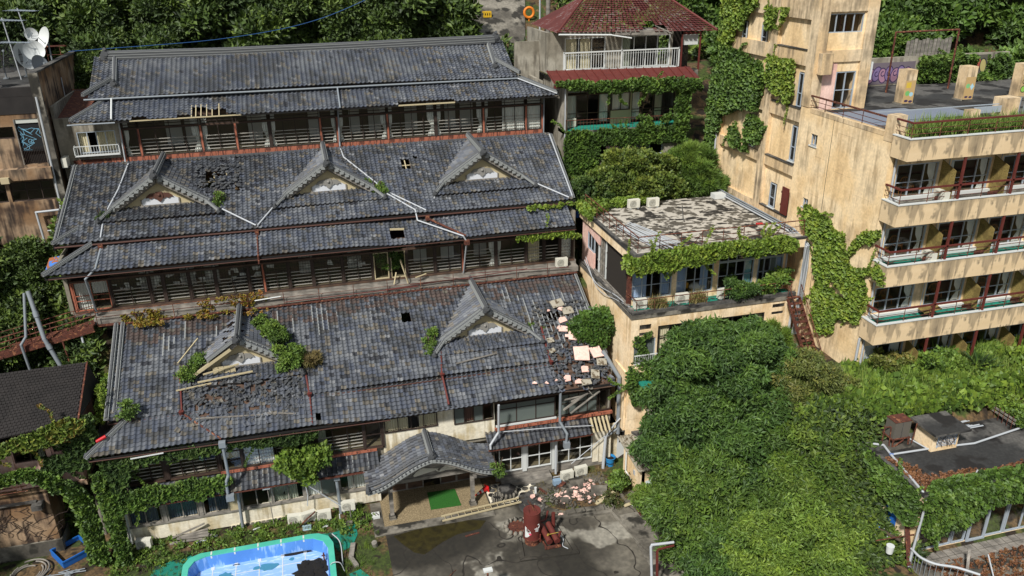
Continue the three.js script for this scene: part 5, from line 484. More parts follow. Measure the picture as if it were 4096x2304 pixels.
  const gp = [graffiti(64, 128, '#b89a68', (c) => { c.fillStyle = '#6fae62'; c.beginPath(); c.arc(22, 70, 14, 0, 7); c.fill(); c.fillStyle = '#c7a93c'; c.fillRect(8, 10, 30, 30); c.fillStyle = '#3a2a4a'; c.beginPath(); c.ellipse(20, 112, 12, 7, 0, 0, 7); c.fill(); c.beginPath(); c.ellipse(48, 116, 12, 7, 0, 0, 7); c.fill(); c.fillStyle = '#9fc3d0'; c.beginPath(); c.arc(46, 76, 12, 0, 7); c.fill(); }), graffiti(64, 128, '#b89a68', (c) => { c.fillStyle = '#79b878'; c.beginPath(); c.arc(20, 50, 13, 0, 7); c.fill(); c.fillStyle = '#a6c9d6'; c.beginPath(); c.moveTo(46, 36); c.lineTo(60, 54); c.lineTo(46, 74); c.lineTo(34, 54); c.fill(); c.fillStyle = '#3a2a4a'; c.beginPath(); c.ellipse(20, 112, 11, 6, 0, 0, 7); c.fill(); c.beginPath(); c.ellipse(48, 114, 11, 6, 0, 0, 7); c.fill(); }), graffiti(64, 128, '#b29a70', (c) => { c.strokeStyle = '#26251f'; c.lineWidth = 4; c.beginPath(); c.arc(24, 40, 14, 0, 6); c.stroke(); c.fillStyle = '#86b84e'; c.beginPath(); c.arc(24, 84, 18, 0, 7); c.fill(); c.beginPath(); c.arc(24, 84, 18, 0, 7); c.stroke(); c.fillStyle = '#9bc0d8'; c.fillRect(46, 60, 14, 30); })];
  [[34.95, -41.1], [39.2, -41.1], [43.1, -40.9]].forEach(([x, z], i) => { const P = sub(b, 'terrace_pillar', [x, 20.9, z]); part(P, 'shaft', box(x - 0.36, x + 0.36, 20.9, 22.9, z - 0.36, z + 0.36), m.hotelDirty); part(P, 'painted_face', printed(x - 0.35, x + 0.35, 20.95, 22.3, z + 0.365), gp[i]); part(P, 'base', box(x - 0.42, x + 0.42, 20.9, 20.98, z - 0.42, z + 0.42), m.concrete); });
  // wall at the back of the terrace with painted letters
  part(b, 'back_wall', [box(35.2, XB, 20.9, 22.7, -47.3, -47)], m.grey); part(b, 'painted_wall', printed(36.2, 40.4, 21.0, 22.4, -46.98), graffiti(512, 150, '#6a6068', (c) => { c.lineWidth = 7; for (let i = 0; i < 8; i++) { c.beginPath(); c.ellipse(40 + i * 58, 78 + (i % 2) * 12, 38, 52, 0.3 * (i % 3) - 0.2, 0, 7); c.fillStyle = i % 2 ? '#9a7488' : '#77658c'; c.fill(); c.strokeStyle = '#2e2148'; c.stroke(); c.beginPath(); c.arc(40 + i * 58, 78, 16, 0.5, 5); c.stroke(); } })); part(b, 'painted_wall', printed(45.0, 46.4, 21.2, 22.6, -46.97), graffiti(256, 170, '#545248', (c) => { c.lineWidth = 10; c.strokeStyle = '#20242a'; c.fillStyle = '#9c4a3e'; c.beginPath(); c.ellipse(80, 80, 50, 60, 0.4, 0, 7); c.fill(); c.stroke(); c.fillStyle = '#aaa067'; c.beginPath(); c.ellipse(170, 90, 46, 60, -0.4, 0, 7); c.fill(); c.stroke(); }));
  for (let i = 0; i < 12; i++) part(b, 'fence_plank', box(39.6 + i * 0.3, 39.84 + i * 0.3, 22.7, 23.7 + (i % 3) * 0.06, -47.2, -47.16), m.greyWood); part(b, 'steel_frame', [rod([36.5, 20.9, -44.6], [36.5, 24.6, -44.6], 0.06), rod([41.2, 20.9, -44.6], [41.2, 24.6, -44.6], 0.06), rod([36.5, 24.6, -44.6], [41.2, 24.6, -44.6], 0.06)], m.rust);
  // tower
  const Z0 = -51, XT = 31.9, top = 29.2; part(b, 'tower_wall', [box(X + 0.22, X + 0.4, 12, top, Z0, zt - 0.15), box(XT - 0.2, XT - 0.05, 20.9, top, Z0, zt - 0.15), box(X + 0.2, XT, 12, top, Z0, Z0 + 0.2)], m.hotel); part(b, 'tower_roof', box(X, XT, top, top + 0.3, Z0, zt), m.concrete);
  part(b, 'tower_column', [box(X - 0.02, X + 0.62, 21.15, top, -41.35, zt + 0.02), box(X - 0.02, X + 0.24, 12, top, -45.3, -44.55), box(XT - 0.7, XT, 20.9, top, -41.3, zt), box(X - 0.02, X + 0.24, 12, top, Z0 - 0.02, Z0 + 0.6)], m.hotelDirty);
  for (const [y0, y1] of [[25.85, 27.9], [23.35, 24.2], [20.15, 20.92], [16.92, 17.55], [13.6, 14.3]]) { part(b, 'tower_beam', box(X + 0.03, X + 0.24, y0, y1, Z0 + 0.6, -45.3), m.hotelDirty); part(b, 'tower_beam', box(X + 0.03, X + 0.24, y0, y1, -44.55, -41.35), m.hotelDirty); part(b, 'beam_cap', box(X - 0.03, X + 0.22, y1, y1 + 0.04, -44.5, -41.4), m.tar); }
  for (const [z0, z1, y0, y1] of [[-42.08, -41.62, 20.98, 22.9], [-42.1, -41.62, 17.75, 19.82], [-46.6, -46.0, 23.9, 25.3], [-48.9, -48.4, 23.9, 25.2], [-43.7, -43.1, 14.4, 15.9], [-46.7, -46.1, 17.7, 19.2]]) { part(b, 'window_reveal', box(X + 0.2, X + 0.221, y0 - 0.04, y1 + 0.04, z0 - 0.04, z1 + 0.04), m.dark); xwin(b, z0, z1, y0, y1, X + 0.17, { n: 1, fr: m.alu, t: 0.05, mid: [0.4] }); part(b, 'window_sill', box(X + 0.05, X + 0.2, y0 - 0.08, y0 - 0.02, z0 - 0.08, z1 + 0.08), m.whiteMetal); }
  { const d = sub(b, 'side_door'); part(d, 'door_leaf', box(X - 0.05, X + 0.02, 14.42, 16.1, -42.1, -41.42), m.redPaint); part(d, 'hinge', [14.9, 15.7].map((y) => box(X - 0.07, X - 0.04, y, y + 0.12, -42.14, -42.06)), m.rust); }
  // tower front
  part(b, 'tower_wall', wall('z', X + 0.62, XT - 0.7, 20.9, top, zt - 0.35, zt - 0.12, [[28.75, 31.1, 25.18, 26.2], [29.8, 31.1, 20.95, 23.05]]), m.hotel); part(b, 'tower_beam', [box(X + 0.62, XT - 0.7, 26.3, 28, zt - 0.12, zt - 0.02), box(X + 0.62, XT - 0.7, 23.6, 24.25, zt - 0.12, zt - 0.02), box(X + 0.2, X + 0.9, 23.0, 24.15, zt, zt + 0.4)], m.hotelDirty); part(b, 'pink_wall', box(X + 0.63, 29.78, 20.95, 23.55, zt - 0.118, zt - 0.1), m.pink);
  zwin(b, 28.75, 31.1, 25.18, 26.2, zt - 0.2, { n: 4, fr: m.alu, t: 0.05, open: [2, 3] }); zwin(b, 29.8, 31.1, 20.95, 23.05, zt - 0.18, { n: 2, fr: m.alu, t: 0.07, mid: [0.5], door: 1, open: [0] }); part(b, 'interior', [box(X + 0.5, XT - 0.3, 20.9, 28, -43.8, -43.7), box(X + 0.5, XT - 0.3, 24.2, 24.4, -43.7, zt - 0.36)], m.creamBoard); part(b, 'ladder', [rod([30.4, 24.5, -41.6], [30.3, 26.4, -41.9], 0.03), rod([30.75, 24.5, -41.6], [30.65, 26.4, -41.9], 0.03)].concat([0, 1, 2, 3, 4].map((k) => rod([30.4 - k * 0.02, 24.8 + k * 0.35, -41.65 - k * 0.05], [30.75 - k * 0.02, 24.8 + k * 0.35, -41.65 - k * 0.05], 0.02, 6))), m.redPaint); part(b, 'wall_lamp', box(32.0, 32.12, 22.5, 23.5, zt - 0.2, zt - 0.08), m.whiteMetal);
  { const P = sub(b, 'downpipe'); part(P, 'pipe', path([[X - 0.1, 28, Z0 + 0.3], [X - 0.1, 13, Z0 + 0.3]], 0.07), m.pvc); part(P, 'pipe', path([[X + 0.02, 9.95, -33.3], [X + 0.02, 7.6, -33.35]], 0.075), m.pvc); }
}
// rusty outdoor stair between annex and hotel
{ reseed(21); const t = thing('metal_stair', 'rusty steel stair going down between annex and hotel wall', 'staircase', [27.6, 3, -37.2]); const a = V3(27.15, 10.5, -38.1), c = V3(27.75, 5.2, -34.6); for (let i = 0; i <= 17; i++) { const p = a.clone().lerp(c, i / 17); part(t, 'tread', box(p.x - 0.4, p.x + 0.4, p.y - 0.02, p.y + 0.02, p.z - 0.13, p.z + 0.13), m.rust); } for (const s of [-0.4, 0.4]) { part(t, 'stringer', bar([a.x + s, a.y - 0.05, a.z], [c.x + s, c.y - 0.05, c.z], 0.04, 0.2), m.rust); part(t, 'handrail', [rod([a.x + s, a.y + 0.8, a.z], [c.x + s, c.y + 0.8, c.z], 0.025), ...[0, 0.2, 0.4, 0.6, 0.8, 1].map((k) => { const p = a.clone().lerp(c, k); return rod([p.x + s, p.y, p.z], [p.x + s, p.y + 0.8, p.z], 0.018, 6); })], m.rust); } part(t, 'landing', box(26.7, 28.1, 3.6, 3.65, -34.6, -33.8), m.rust); }
// ================= ivy-clad building behind =================
{
  reseed(22); const b = thing('apartment_house', 'ivy-covered three storey house with green terrace and white upper balcony', 'building', [22, 14, -55]); const zf = -52, zw = -53.5, X0 = 17.45, X1 = 26.5;
  part(b, 'wall', [wall('z', X0, X1, 12.5, 17.85, zf - 0.25, zf, [[19.85, 21.5, 16.3, 17.05], [22.75, 24.7, 16.1, 16.95]]), box(X0, X0 + 0.2, 12.5, 21.2, -59, zf - 0.25), box(X1 - 0.2, X1, 12.5, 21.2, -59, zf - 0.25)], m.grey); zwin(b, 19.85, 21.5, 16.3, 17.05, zf - 0.08, { n: 2, fr: m.alu, open: [0], curt: [[0.4, 0.98, m.pink]] }); zwin(b, 22.75, 24.7, 16.1, 16.95, zf - 0.08, { n: 2, fr: m.alu, frost: [0] });
  part(b, 'terrace_slab', box(X0, X1, 17.85, 18.1, zw - 0.2, zf + 0.05), m.concrete); part(b, 'terrace_floor', box(X0 + 0.1, X1 - 0.1, 18.1, 18.14, zw, zf - 0.08), M({ color: '#12806c', roughness: 0.9 })); part(b, 'interior', [box(X0 + 0.3, X1 - 0.3, 12.5, 24, -57, -56.9), box(X0 + 0.3, X1 - 0.3, 18.0, 18.1, -57, zw - 0.2), box(X0 + 0.3, X1 - 0.3, 15, 15.1, -57, zf - 0.3)], m.roomDark);
  const wn = [[17.85, 21.2, { n: 4, mid: [0.35], open: [2], curt: [[0.01, 0.28, m.curtWhite], [0.78, 0.97, m.curtWhite]] }], [21.28, 22.7, { n: 2, curt: [[0.02, 0.97, m.curtWhite]], lift: 0.75 }], [22.8, 26.1, { n: 4, mid: [0.38, 0.28], curt: [[0.02, 0.2, m.curtWhite], [0.56, 0.72, m.curtCream]] }]]; wn.forEach(([a, c, o]) => { zwin(b, a, c, 18.3 + (o.lift || 0), 20.3, zw, { fr: m.wood, t: 0.06, ...o }); zwin(b, a, c, 20.38, 20.85, zw, { n: 3, fr: m.wood, t: 0.05, curt: [[0.05, 0.5, m.curtWhite]] }); }); part(b, 'wall', [box(21.26, 22.72, 18.1, 19.05, zw - 0.1, zw + 0.02), box(17.7, 17.84, 18.1, 21.2, zw - 0.1, zw + 0.05), box(26.1, 26.5, 18.1, 21.2, zw - 0.1, zw + 0.02), box(22.7, 22.8, 18.1, 20.9, zw - 0.05, zw + 0.06)], m.creamBoard);
  { const R = sub(b, 'terrace_railing', [22, 18.1, zf]); part(R, 'handrail', [rod([X0 + 0.1, 18.85, zf - 0.05], [X1, 18.75, zf - 0.05], 0.025), rod([X0 + 0.1, 18.85, zw + 0.2], [X0 + 0.1, 18.85, zf - 0.05], 0.03)], m.rust); for (let i = 0; i < 38; i++) part(R, 'baluster', rod([X0 + 0.1 + i * 0.24, 18.1, zf - 0.05], [X0 + 0.1 + i * 0.24, 18.82, zf - 0.05], 0.012, 5), m.rust); part(R, 'side_panel', Array.from({ length: 7 }, (_, i) => rod([X0 + 0.05, 18.1, zw + 0.2 + i * 0.2], [X0 + 0.05, 18.85, zw + 0.2 + i * 0.2], 0.015, 5)), m.rust); }
  // red metal canopy
  part(b, 'canopy', [quad([16.6, 21.35, -52.0], [27.3, 21.1, -52.0], [27.3, 21.75, -53.9], [16.6, 21.95, -53.9]), box(16.6, 27.3, 21.05, 21.2, -52.1, -52.0)].concat(Array.from({ length: 17 }, (_, i) => bar([16.7 + i * 0.64, 21.39 - i * 0.015, -52.0], [16.7 + i * 0.64, 21.99 - i * 0.012, -53.9], 0.04, 0.05))), m.redPaint);
  // top storey
  const z3 = -55; part(b, 'wall', [wall('z', 17, 26.4, 21.6, 24.3, z3 - 0.2, z3, [[18.3, 21.3, 21.75, 23.9], [22.5, 26.2, 21.75, 23.9]]), box(17, 17.2, 21.6, 24.3, -60, z3 - 0.2), box(15.2, 17, 19.5, 23.6, -57, -56.8)], m.grey); zwin(b, 18.3, 21.3, 21.75, 23.9, z3 - 0.05, { n: 3, fr: m.whiteMetal, t: 0.06, mid: [0.45], curt: [[0.02, 0.3, m.curtCream], [0.4, 0.64, m.curtCream]] }); zwin(b, 22.5, 26.2, 21.75, 23.9, z3 - 0.05, { n: 4, fr: m.whiteMetal, t: 0.06, mid: [0.45], curt: [[0.02, 0.2, m.curtGrey]] });
  part(b, 'balcony_floor', box(17.9, 26.5, 21.55, 21.75, z3, -53.95), m.whiteMetal); { const R = sub(b, 'balcony_railing', [22, 21.7, -54]); part(R, 'handrail', [box(17.9, 26.5, 23.0, 23.08, -54.05, -53.97), box(17.9, 26.5, 21.75, 21.8, -54.05, -53.97), box(17.88, 17.96, 21.2, 23.1, -54.05, -53.97), box(22.1, 22.18, 21.2, 23.1, -54.05, -53.97), box(26.42, 26.5, 21.75, 23.1, -54.05, -53.97)], m.whiteMetal); for (let i = 0; i < 46; i++) part(R, 'baluster', box(18.05 + i * 0.183, 18.08 + i * 0.183, 21.8, 23.0, -54.02, -54.0), m.whiteMetal); }
  { const s = sub(b, 'lean_to'); part(s, 'frame', [box(26.6, 26.7, 21.3, 24.1, -54.1, -54), box(28, 28.1, 21.3, 24, -54.1, -54), box(26.6, 28.1, 23.95, 24.1, -54.1, -54)], m.redPaint); part(s, 'board', [box(26.7, 28, 23.2, 23.9, -54.3, -54.26)], m.whiteMetal); part(s, 'pane', box(26.75, 27.6, 22.1, 23.1, -54.25, -54.22), m.glass); part(s, 'base', box(25.2, 28, 21.1, 21.5, -54.3, -53.9), m.concrete); part(s, 'back', box(26.6, 28.1, 21.3, 24, -56, -55.9), m.roomDark); }
  // red tiled hip roof with raised vent roof, broken at the front edge
  { const r = sub(b, 'roof', [22, 25, -57]); const A = [17.3, 24.4, -53.7], B2 = [29.3, 24.1, -53.7], C = [26.8, 26.5, -58.6], D = [21.2, 26.6, -58.6]; const P = (u, v) => { const l = V3(...A).lerp(V3(...D), v), q = V3(...B2).lerp(V3(...C), v); return l.lerp(q, u); }; for (let j = 0; j < 20; j++) { const cells = 34; for (let i = 0; i < cells; i++) { const u0 = i / cells, u1 = (i + 1) / cells, v0 = j / 20, v1 = (j + 1.1) / 20; const uc = (u0 + u1) / 2; if (uc > 0.5 && uc < 0.68 && j < 3 && rnd() < 0.8) continue; if (uc > 0.55 && uc < 0.62 && j < 5 && j > 1) continue; (part._red = part._red || []).push(quad(P(u0 + 0.003, v0).add(V3(0, 0.05 + rr(0, 0.012), 0)).toArray(), P(u1 - 0.003, v0).add(V3(0, 0.05 + rr(0, 0.012), 0)).toArray(), P(u1 - 0.003, Math.min(v1, 1)).toArray(), P(u0 + 0.003, Math.min(v1, 1)).toArray())); } } part(r, 'shingles', part._red, m.redRoof).userData.kind = 'stuff';
    part(r, 'roof_slope', [quad(A, D, [21.2, 26.5, -59], [17.6, 24.4, -61])], m.redRoof); part(r, 'boarding', [bar([21.5, 24.25, -53.8], [25.5, 24.15, -53.8], 0.06, 0.3), bar([23.5, 24.5, -54.4], [22.2, 24.15, -53.4], 0.05, 0.05), bar([24.6, 24.6, -54.2], [25.6, 24.1, -53.5], 0.05, 0.05), box(21.8, 25, 24.25, 24.32, -56, -54)], m.greyWood); part(r, 'gutter', [rod([17.4, 24.3, -53.6], [21.2, 24.15, -53.6], 0.06), rod([21.1, 24.15, -53.6], [22.6, 23.9, -53.5], 0.05)], m.whiteMetal); part(r, 'hip_cap', [rod([17.4, 24.45, -53.8], [21.2, 26.65, -58.6], 0.08), rod([29.2, 24.2, -53.8], [26.8, 26.55, -58.6], 0.08)], m.redPaint);
    const mr = sub(r, 'vent_roof'); part(mr, 'vent_roof', [slab([[-2.9, 0], [2.9, 0], [2.6, 0.9], [-2.6, 0.9]], 0.08, (g) => { g.rotateX(-0.95); g.translate(23.3, 27.0, -58.2); }), box(20.4, 26.2, 26.9, 27, -58.22, -58.1), box(20.8, 25.9, 26.2, 27, -60, -58.8)], m.redRoof); }
  part(b, 'pipe', [path([[X0 - 0.05, 21, zf], [X0 - 0.05, 13, zf]], 0.045)], m.pvc);
}
// ================= brown block on the left =================
{
  reseed(23); const b = thing('old_block', 'brown stained concrete block at left with dishes and aerials on its roof', 'building', [-18, 12, -56]); const zf = -53, X = -14.45, XL = -32;
  const wins = [[-16.1, -14.75, 18.15, 20.85], [-18.6, -16.2, 19.75, 20.45], [-17.2, -14.65, 15.95, 17.15], [-20.6, -17.4, 15.95, 17.15]];
  part(b, 'wall', wall('z', XL, -14.62, 11, 22.15, zf - 0.3, zf, wins), m.brown); part(b, 'parapet', [box(XL, -14.6, 22.15, 22.65, zf - 0.3, zf + 0.05), box(XL, -14.6, 21.15, 22.15, zf, zf + 0.04)], m.shingle); part(b, 'ledge', [box(XL, -14.6, 17.35, 18.02, zf, zf + 0.5)], m.brown); part(b, 'roof_deck', box(XL, -14.7, 22.2, 22.45, -66, zf - 0.3), m.tar);
  part(b, 'side_wall', [box(-14.7, -14.42, 11, 23.35, -66.2, zf - 0.02), box(-14.9, -14.3, 12, 23.2, -66.6, -66.2)], m.brown); part(b, 'wall_cap', box(-14.76, -14.36, 23.35, 23.45, -66.6, zf - 0.02), m.tar); part(b, 'pilaster', box(-14.72, -14.22, 11, 23.42, zf - 0.02, zf + 0.18), m.concrete); part(b, 'wall_pipe', path([[-14.38, 22.4, -58.4], [-14.38, 19.5, -58.2]], 0.03), m.pvc);
  const d = sub(b, 'boarded_opening'); part(d, 'panel', printed(-16.05, -14.8, 18.9, 20.6, zf - 0.12), graffiti(256, 340, '#0f1214', (c) => { c.strokeStyle = '#6fa6c0'; c.lineWidth = 5; c.lineCap = 'round'; c.lineJoin = 'round'; reseed(24); for (let k = 0; k < 9; k++) { c.beginPath(); let x = rr(20, 120), y = rr(60, 290); c.moveTo(x, y); for (let i = 0; i < 5; i++) { x = clamp(x + rr(-70, 80), 14, 240); y = clamp(y + rr(-60, 60), 30, 320); c.lineTo(x, y); } c.stroke(); } c.beginPath(); c.arc(120, 220, 26, 0, 7); c.stroke(); c.beginPath(); c.moveTo(20, 40); c.lineTo(150, 140); c.stroke(); })); part(d, 'frame', [box(-16.1, -16.05, 18.15, 20.85, zf - 0.1, zf + 0.02), box(-14.8, -14.75, 18.15, 20.85, zf - 0.1, zf + 0.02)], m.greyWood); part(d, 'top_board', box(-16.05, -14.8, 20.6, 20.85, zf - 0.1, zf - 0.05), m.paper); part(d, 'grille', Array.from({ length: 14 }, (_, i) => rod([-16 + i * 0.09, 18.2, zf], [-16 + i * 0.09, 19.2, zf], 0.012, 5)), m.darkWood); part(d, 'backing', box(-16.05, -14.8, 18.15, 20.85, zf - 0.32, zf - 0.28), m.dark);
  zwin(b, -18.6, -16.2, 19.75, 20.45, zf - 0.12, { n: 2, fr: m.darkWood }); zwin(b, -17.2, -14.65, 15.95, 17.15, zf - 0.12, { n: 3, fr: m.darkWood, mid: [0.55] }); zwin(b, -20.6, -17.4, 15.95, 17.15, zf - 0.12, { n: 3, fr: m.darkWood, mid: [0.55] }); room(b, -20.5, -14.8, 15.8, 17.3, zf - 0.3, 3, m.roomDark); room(b, -20.5, -14.8, 18.2, 21, zf - 0.3, 3, m.roomDark); part(b, 'vent_box', box(-17.35, -16.9, 17.25, 17.6, zf + 0.5, zf + 0.7), m.creamBoard);
  const P = sub(b, 'downpipe'); part(P, 'pipe', path([[-14.55, 22.1, zf + 0.15], [-14.62, 15.6, zf + 0.15], [-14.9, 13.6, zf + 0.3]], 0.075), m.pvc); part(P, 'pipe', path([[-14.7, 15.35, zf + 0.35], [-16.0, 15.3, zf + 0.35], [-15.9, 13.2, zf + 0.4]], 0.07), m.pvc); part(P, 'pipe', path([[-14.7, 14.1, zf + 0.4], [-15.6, 14.1, zf + 0.4]], 0.05), m.pvc);
  part(b, 'roof_railing', [box(-30, -14.9, 23.55, 23.65, -66, -65.94), ...Array.from({ length: 18 }, (_, i) => rod([-30 + i * 0.88, 22.4, -66], [-30 + i * 0.88, 23.6, -66], 0.025, 5)), rod([-30, 23.0, -66], [-15, 23.0, -66], 0.02)], m.rust);
  part(b, 'lean_to_roof', [quad([-14.4, 20.45, -54.2], [-12.6, 20.7, -54.6], [-12.4, 21.3, -60], [-14.35, 21.3, -60]), quad([-14.35, 21.32, -60], [-12.4, 21.32, -60], [-12.4, 21.32, -60.1], [-14.35, 21.4, -60.1])], m.rust); part(b, 'edge_board', bar([-14.35, 20.5, -54], [-14.3, 21.35, -60], 0.05, 0.25), m.wood);
}
// dish: bowl facing +z built at the origin of its mast foot
function dish(label, pos, R, h, turn, tilt, mat, mesh) { const t = thing('satellite_dish', label, 'satellite dish', pos); const base = t.position.clone(); t._w = V3(0, 0, 0); const pts = []; for (let i = 0; i <= 10; i++) { const r = i / 10 * R; pts.push(new THREE.Vector2(r, r * r / (R * 3.4))); } const g = new THREE.LatheGeometry(pts, 28); g.rotateX(Math.PI / 2 - tilt); g.rotateY(turn); g.translate(0, h, 0); if (mesh) { part(t, 'bowl', g, mat); const ribs = []; for (let k = 0; k < 14; k++) { const a = k / 14 * 6.283; const c = []; for (let i = 0; i <= 5; i++) { const r = i / 5 * R; c.push([Math.cos(a) * r, r * r / (R * 3.4) + 0.02, Math.sin(a) * r]); } ribs.push(...path(c, 0.018, 5)); } const rg = mergeGeometries(ribs.map((q) => fin(q))); rg.rotateX(Math.PI / 2 - tilt); rg.rotateY(turn); rg.translate(0, h, 0); part(t, 'rib', rg, m.shingle); } else part(t, 'bowl', g, mat);
  const f = V3(0, R * 0.9, 0).applyAxisAngle(V3(1, 0, 0), Math.PI / 2 - tilt).applyAxisAngle(V3(0, 1, 0), turn).add(V3(0, h, 0)); part(t, 'feed_arm', [rod([0, h - R * 0.7, 0.05], f.toArray(), 0.02, 6), rod(f.toArray(), f.clone().add(V3(0, 0, 0.14)).toArray(), 0.06, 8)], m.pvcGrey); part(t, 'mast', [rod([0, 0, -0.1], [0, h, -0.1], 0.05), box(-0.15, 0.15, 0, 0.06, -0.25, 0.05)], m.pvcGrey); return t; }
dish('large white dish on the left roof, highest of the round ones beside the brown wall', [-15.4, 22.45, -61.2], 0.72, 2.1, -0.9, 0.35, m.whiteMetal); dish('medium white dish on the aerial mast in front of the brown wall', [-15.55, 22.45, -58.2], 0.62, 1.65, 0.45, 0.3, m.whiteMetal); dish('smallest white dish, fixed above another on the tall aerial mast', [-15.6, 22.45, -58.6], 0.4, 2.6, 0.5, 0.3, m.whiteMetal); dish('black mesh dish standing at the left edge of the roof', [-17.55, 22.45, -58.5], 1.15, 1.25, 0.55, 0.55, new THREE.MeshStandardMaterial({ color: '#15171a', transparent: true, opacity: 0.55, side: THREE.DoubleSide }), true); dish('white dish seen half from behind beside the black mesh dish', [-16.5, 22.45, -59], 0.85, 1.2, 1.15, 0.35, m.whiteMetal); dish('low grey dish half hidden behind the brown wall cap', [-15.3, 22.45, -57.6], 0.6, 0.85, 1.0, 0.3, m.pvcGrey);
function aerial(label, pos, H, levels, lean) { const t = thing('tv_aerial', label, 'aerial', pos); t._w = V3(0, 0, 0); part(t, 'mast', rod([0, 0, 0], [lean, H, 0], 0.04), m.pvc); for (const [y, L, s] of levels) { const e = []; e.push(rod([lean * y / H - L * 0.3, y, 0.2], [lean * y / H + L * 0.7, y - 0.12, -0.2], 0.02, 5)); for (let k = 0; k < 11; k++) { const f = k / 10, x = lean * y / H + lerp(-L * 0.3, L * 0.7, f), z = lerp(0.2, -0.2, f), w = s * (0.5 + 0.4 * (1 - f)); e.push(rod([x - w * 0.35, y - 0.12 * f, z + w], [x + w * 0.35, y - 0.12 * f, z - w], 0.012, 4)); } part(t, 'aerial_array', e, m.alu); } return t; }
aerial('tall aerial mast with one comb array, nearer the brown wall', [-15.5, 22.45, -58.4], 4.2, [[4.1, 1.3, 0.7], [0.9, 1.0, 0.4]], -0.45); aerial('aerial mast with two comb arrays, left of the other mast', [-16.5, 22.45, -57.8], 3.7, [[3.6, 1.5, 0.8], [2.3, 1.5, 0.7]], -0.25);
{ const t = thing('rooftop_unit', 'white rooftop cooling unit with round fan outlet at left edge', 'cooling unit', [-17.3, 22.45, -54.6]); part(t, 'casing', box(-17.85, -16.85, 22.45, 23.5, -55.1, -54.3), m.acWhite); part(t, 'fan_outlet', [cyl(-17.35, 23.5, 23.72, -54.7, 0.38, 20), cyl(-17.35, 23.72, 23.76, -54.7, 0.41, 20)], m.acWhite); part(t, 'grille', Array.from({ length: 9 }, (_, i) => box(-16.85, -16.83, 22.6 + i * 0.1, 22.64 + i * 0.1, -55.05, -54.35)), m.pvcGrey); }
// ================= small dark-roofed house, lower left =================
{
  reseed(25); const b = thing('small_house', 'small house with dark shingle roof and ivy hanging over its windows', 'house', [-15.5, 3, -41]); const z = -39.6;
  part(b, 'wall', [wall('z', -19, -12.9, 4.4, 7.7, z - 0.2, z, [[-15.85, -14.35, 5.95, 7.15], [-14.0, -13.2, 6.3, 7.25]]), box(-13.1, -12.9, 4.4, 7.7, -44, z - 0.2)], m.pink); zwin(b, -15.85, -14.35, 5.95, 7.15, z - 0.1, { n: 2, fr: m.darkWood, curt: [[0.55, 0.9, m.curtGrey, 1]] }); zwin(b, -14.0, -13.2, 6.3, 7.25, z - 0.1, { n: 2, fr: m.darkWood, curt: [[0.05, 0.5, m.curtCream]] }); part(b, 'post', [box(-16.1, -15.88, 4.4, 7.4, z, z + 0.1), box(-14.3, -14.08, 4.4, 7.4, z, z + 0.1)], m.pink); room(b, -18.8, -13.2, 5, 7.4, z - 0.2, 2.4, m.roomDark);
  part(b, 'roof', [quad([-19.5, 7.5, -38.9], [-12.3, 8.3, -38.9], [-12.5, 9.4, -43.2], [-19.5, 9.1, -43.6]), quad([-12.3, 8.3, -38.9], [-12.2, 7.9, -43.4], [-12.5, 9.4, -43.2], [-12.5, 9.4, -43.2]), box(-19.5, -12.4, 7.4, 7.55, -39.6, -38.95)], m.shingle); for (let j = 0; j < 22; j++) { const v0 = j / 22, v1 = (j + 1.05) / 22, P = (u, v) => V3(lerp(-19.5, -12.3, u), lerp(7.52, 8.32, u), -38.88).lerp(V3(lerp(-19.5, -12.5, u), lerp(9.12, 9.42, u), lerp(-43.6, -43.2, u)), v).add(V3(0, 0.02, 0)); const Q = []; for (let i = 0; i < 36; i++) { const a = (i + (j % 2) * 0.5) / 36.5 + 0.001, c = a + 1 / 36.5 - 0.003, y = rr(0.004, 0.02); Q.push(quad(P(a, v0).add(V3(0, y + 0.015, 0)).toArray(), P(c, v0).add(V3(0, y + 0.015, 0)).toArray(), P(c, v1).toArray(), P(a, v1).toArray())); } part(b, 'shingle_course', Q, m.shingle).userData.kind = 'stuff'; } part(b, 'edge_strip', bar([-12.3, 8.34, -38.9], [-12.5, 9.45, -43.2], 0.08, 0.05), m.rust);
  part(b, 'post', [rod([-13.6, 0, -40.2], [-13.6, 4.4, -40.2], 0.1), rod([-12.9, 0, -40.6], [-12.9, 4.4, -40.6], 0.12), rod([-15, 0, -41.5], [-15, 4.4, -41.5], 0.1)], m.concrete); part(b, 'floor_slab', box(-19, -12.8, 4.15, 4.4, -44, z + 0.1), m.brown); part(b, 'balcony_rail', [rod([-19, 4.9, -39.0], [-15.4, 4.95, -39.0], 0.03), rod([-19, 4.6, -39.0], [-15.4, 4.65, -39.0], 0.02)], m.rust);
  const c = thing('garden_wall_house', 'orange rendered wall with dead creepers and grey plinth at lower left', 'building', [-17, 0, -40]); part(c, 'wall', [box(-22, -14.85, 0.9, 4.1, -41.5, -39.7)], m.brown); part(c, 'plinth', [box(-22, -14.75, 0, 0.92, -41.5, -39.6)], m.concrete); part(c, 'spout', [box(-15.6, -15.1, 3.2, 3.5, -39.7, -39.2), box(-17.8, -15.4, 3.5, 3.58, -39.69, -39.5)], m.tar); const tw = []; for (let i = 0; i < 34; i++) { const p = [[rr(-18, -15.2), rr(0.6, 2.2), -39.67]]; for (let k = 0; k < 5; k++) { const l = p[p.length - 1]; p.push([l[0] + rr(-0.5, 0.5), Math.min(4, l[1] + rr(0, 0.5)), -39.67]); } tw.push(...path(p, 0.012, 4)); } part(c, 'creeper_stems', tw, m.darkWood).userData.kind = 'stuff';
}
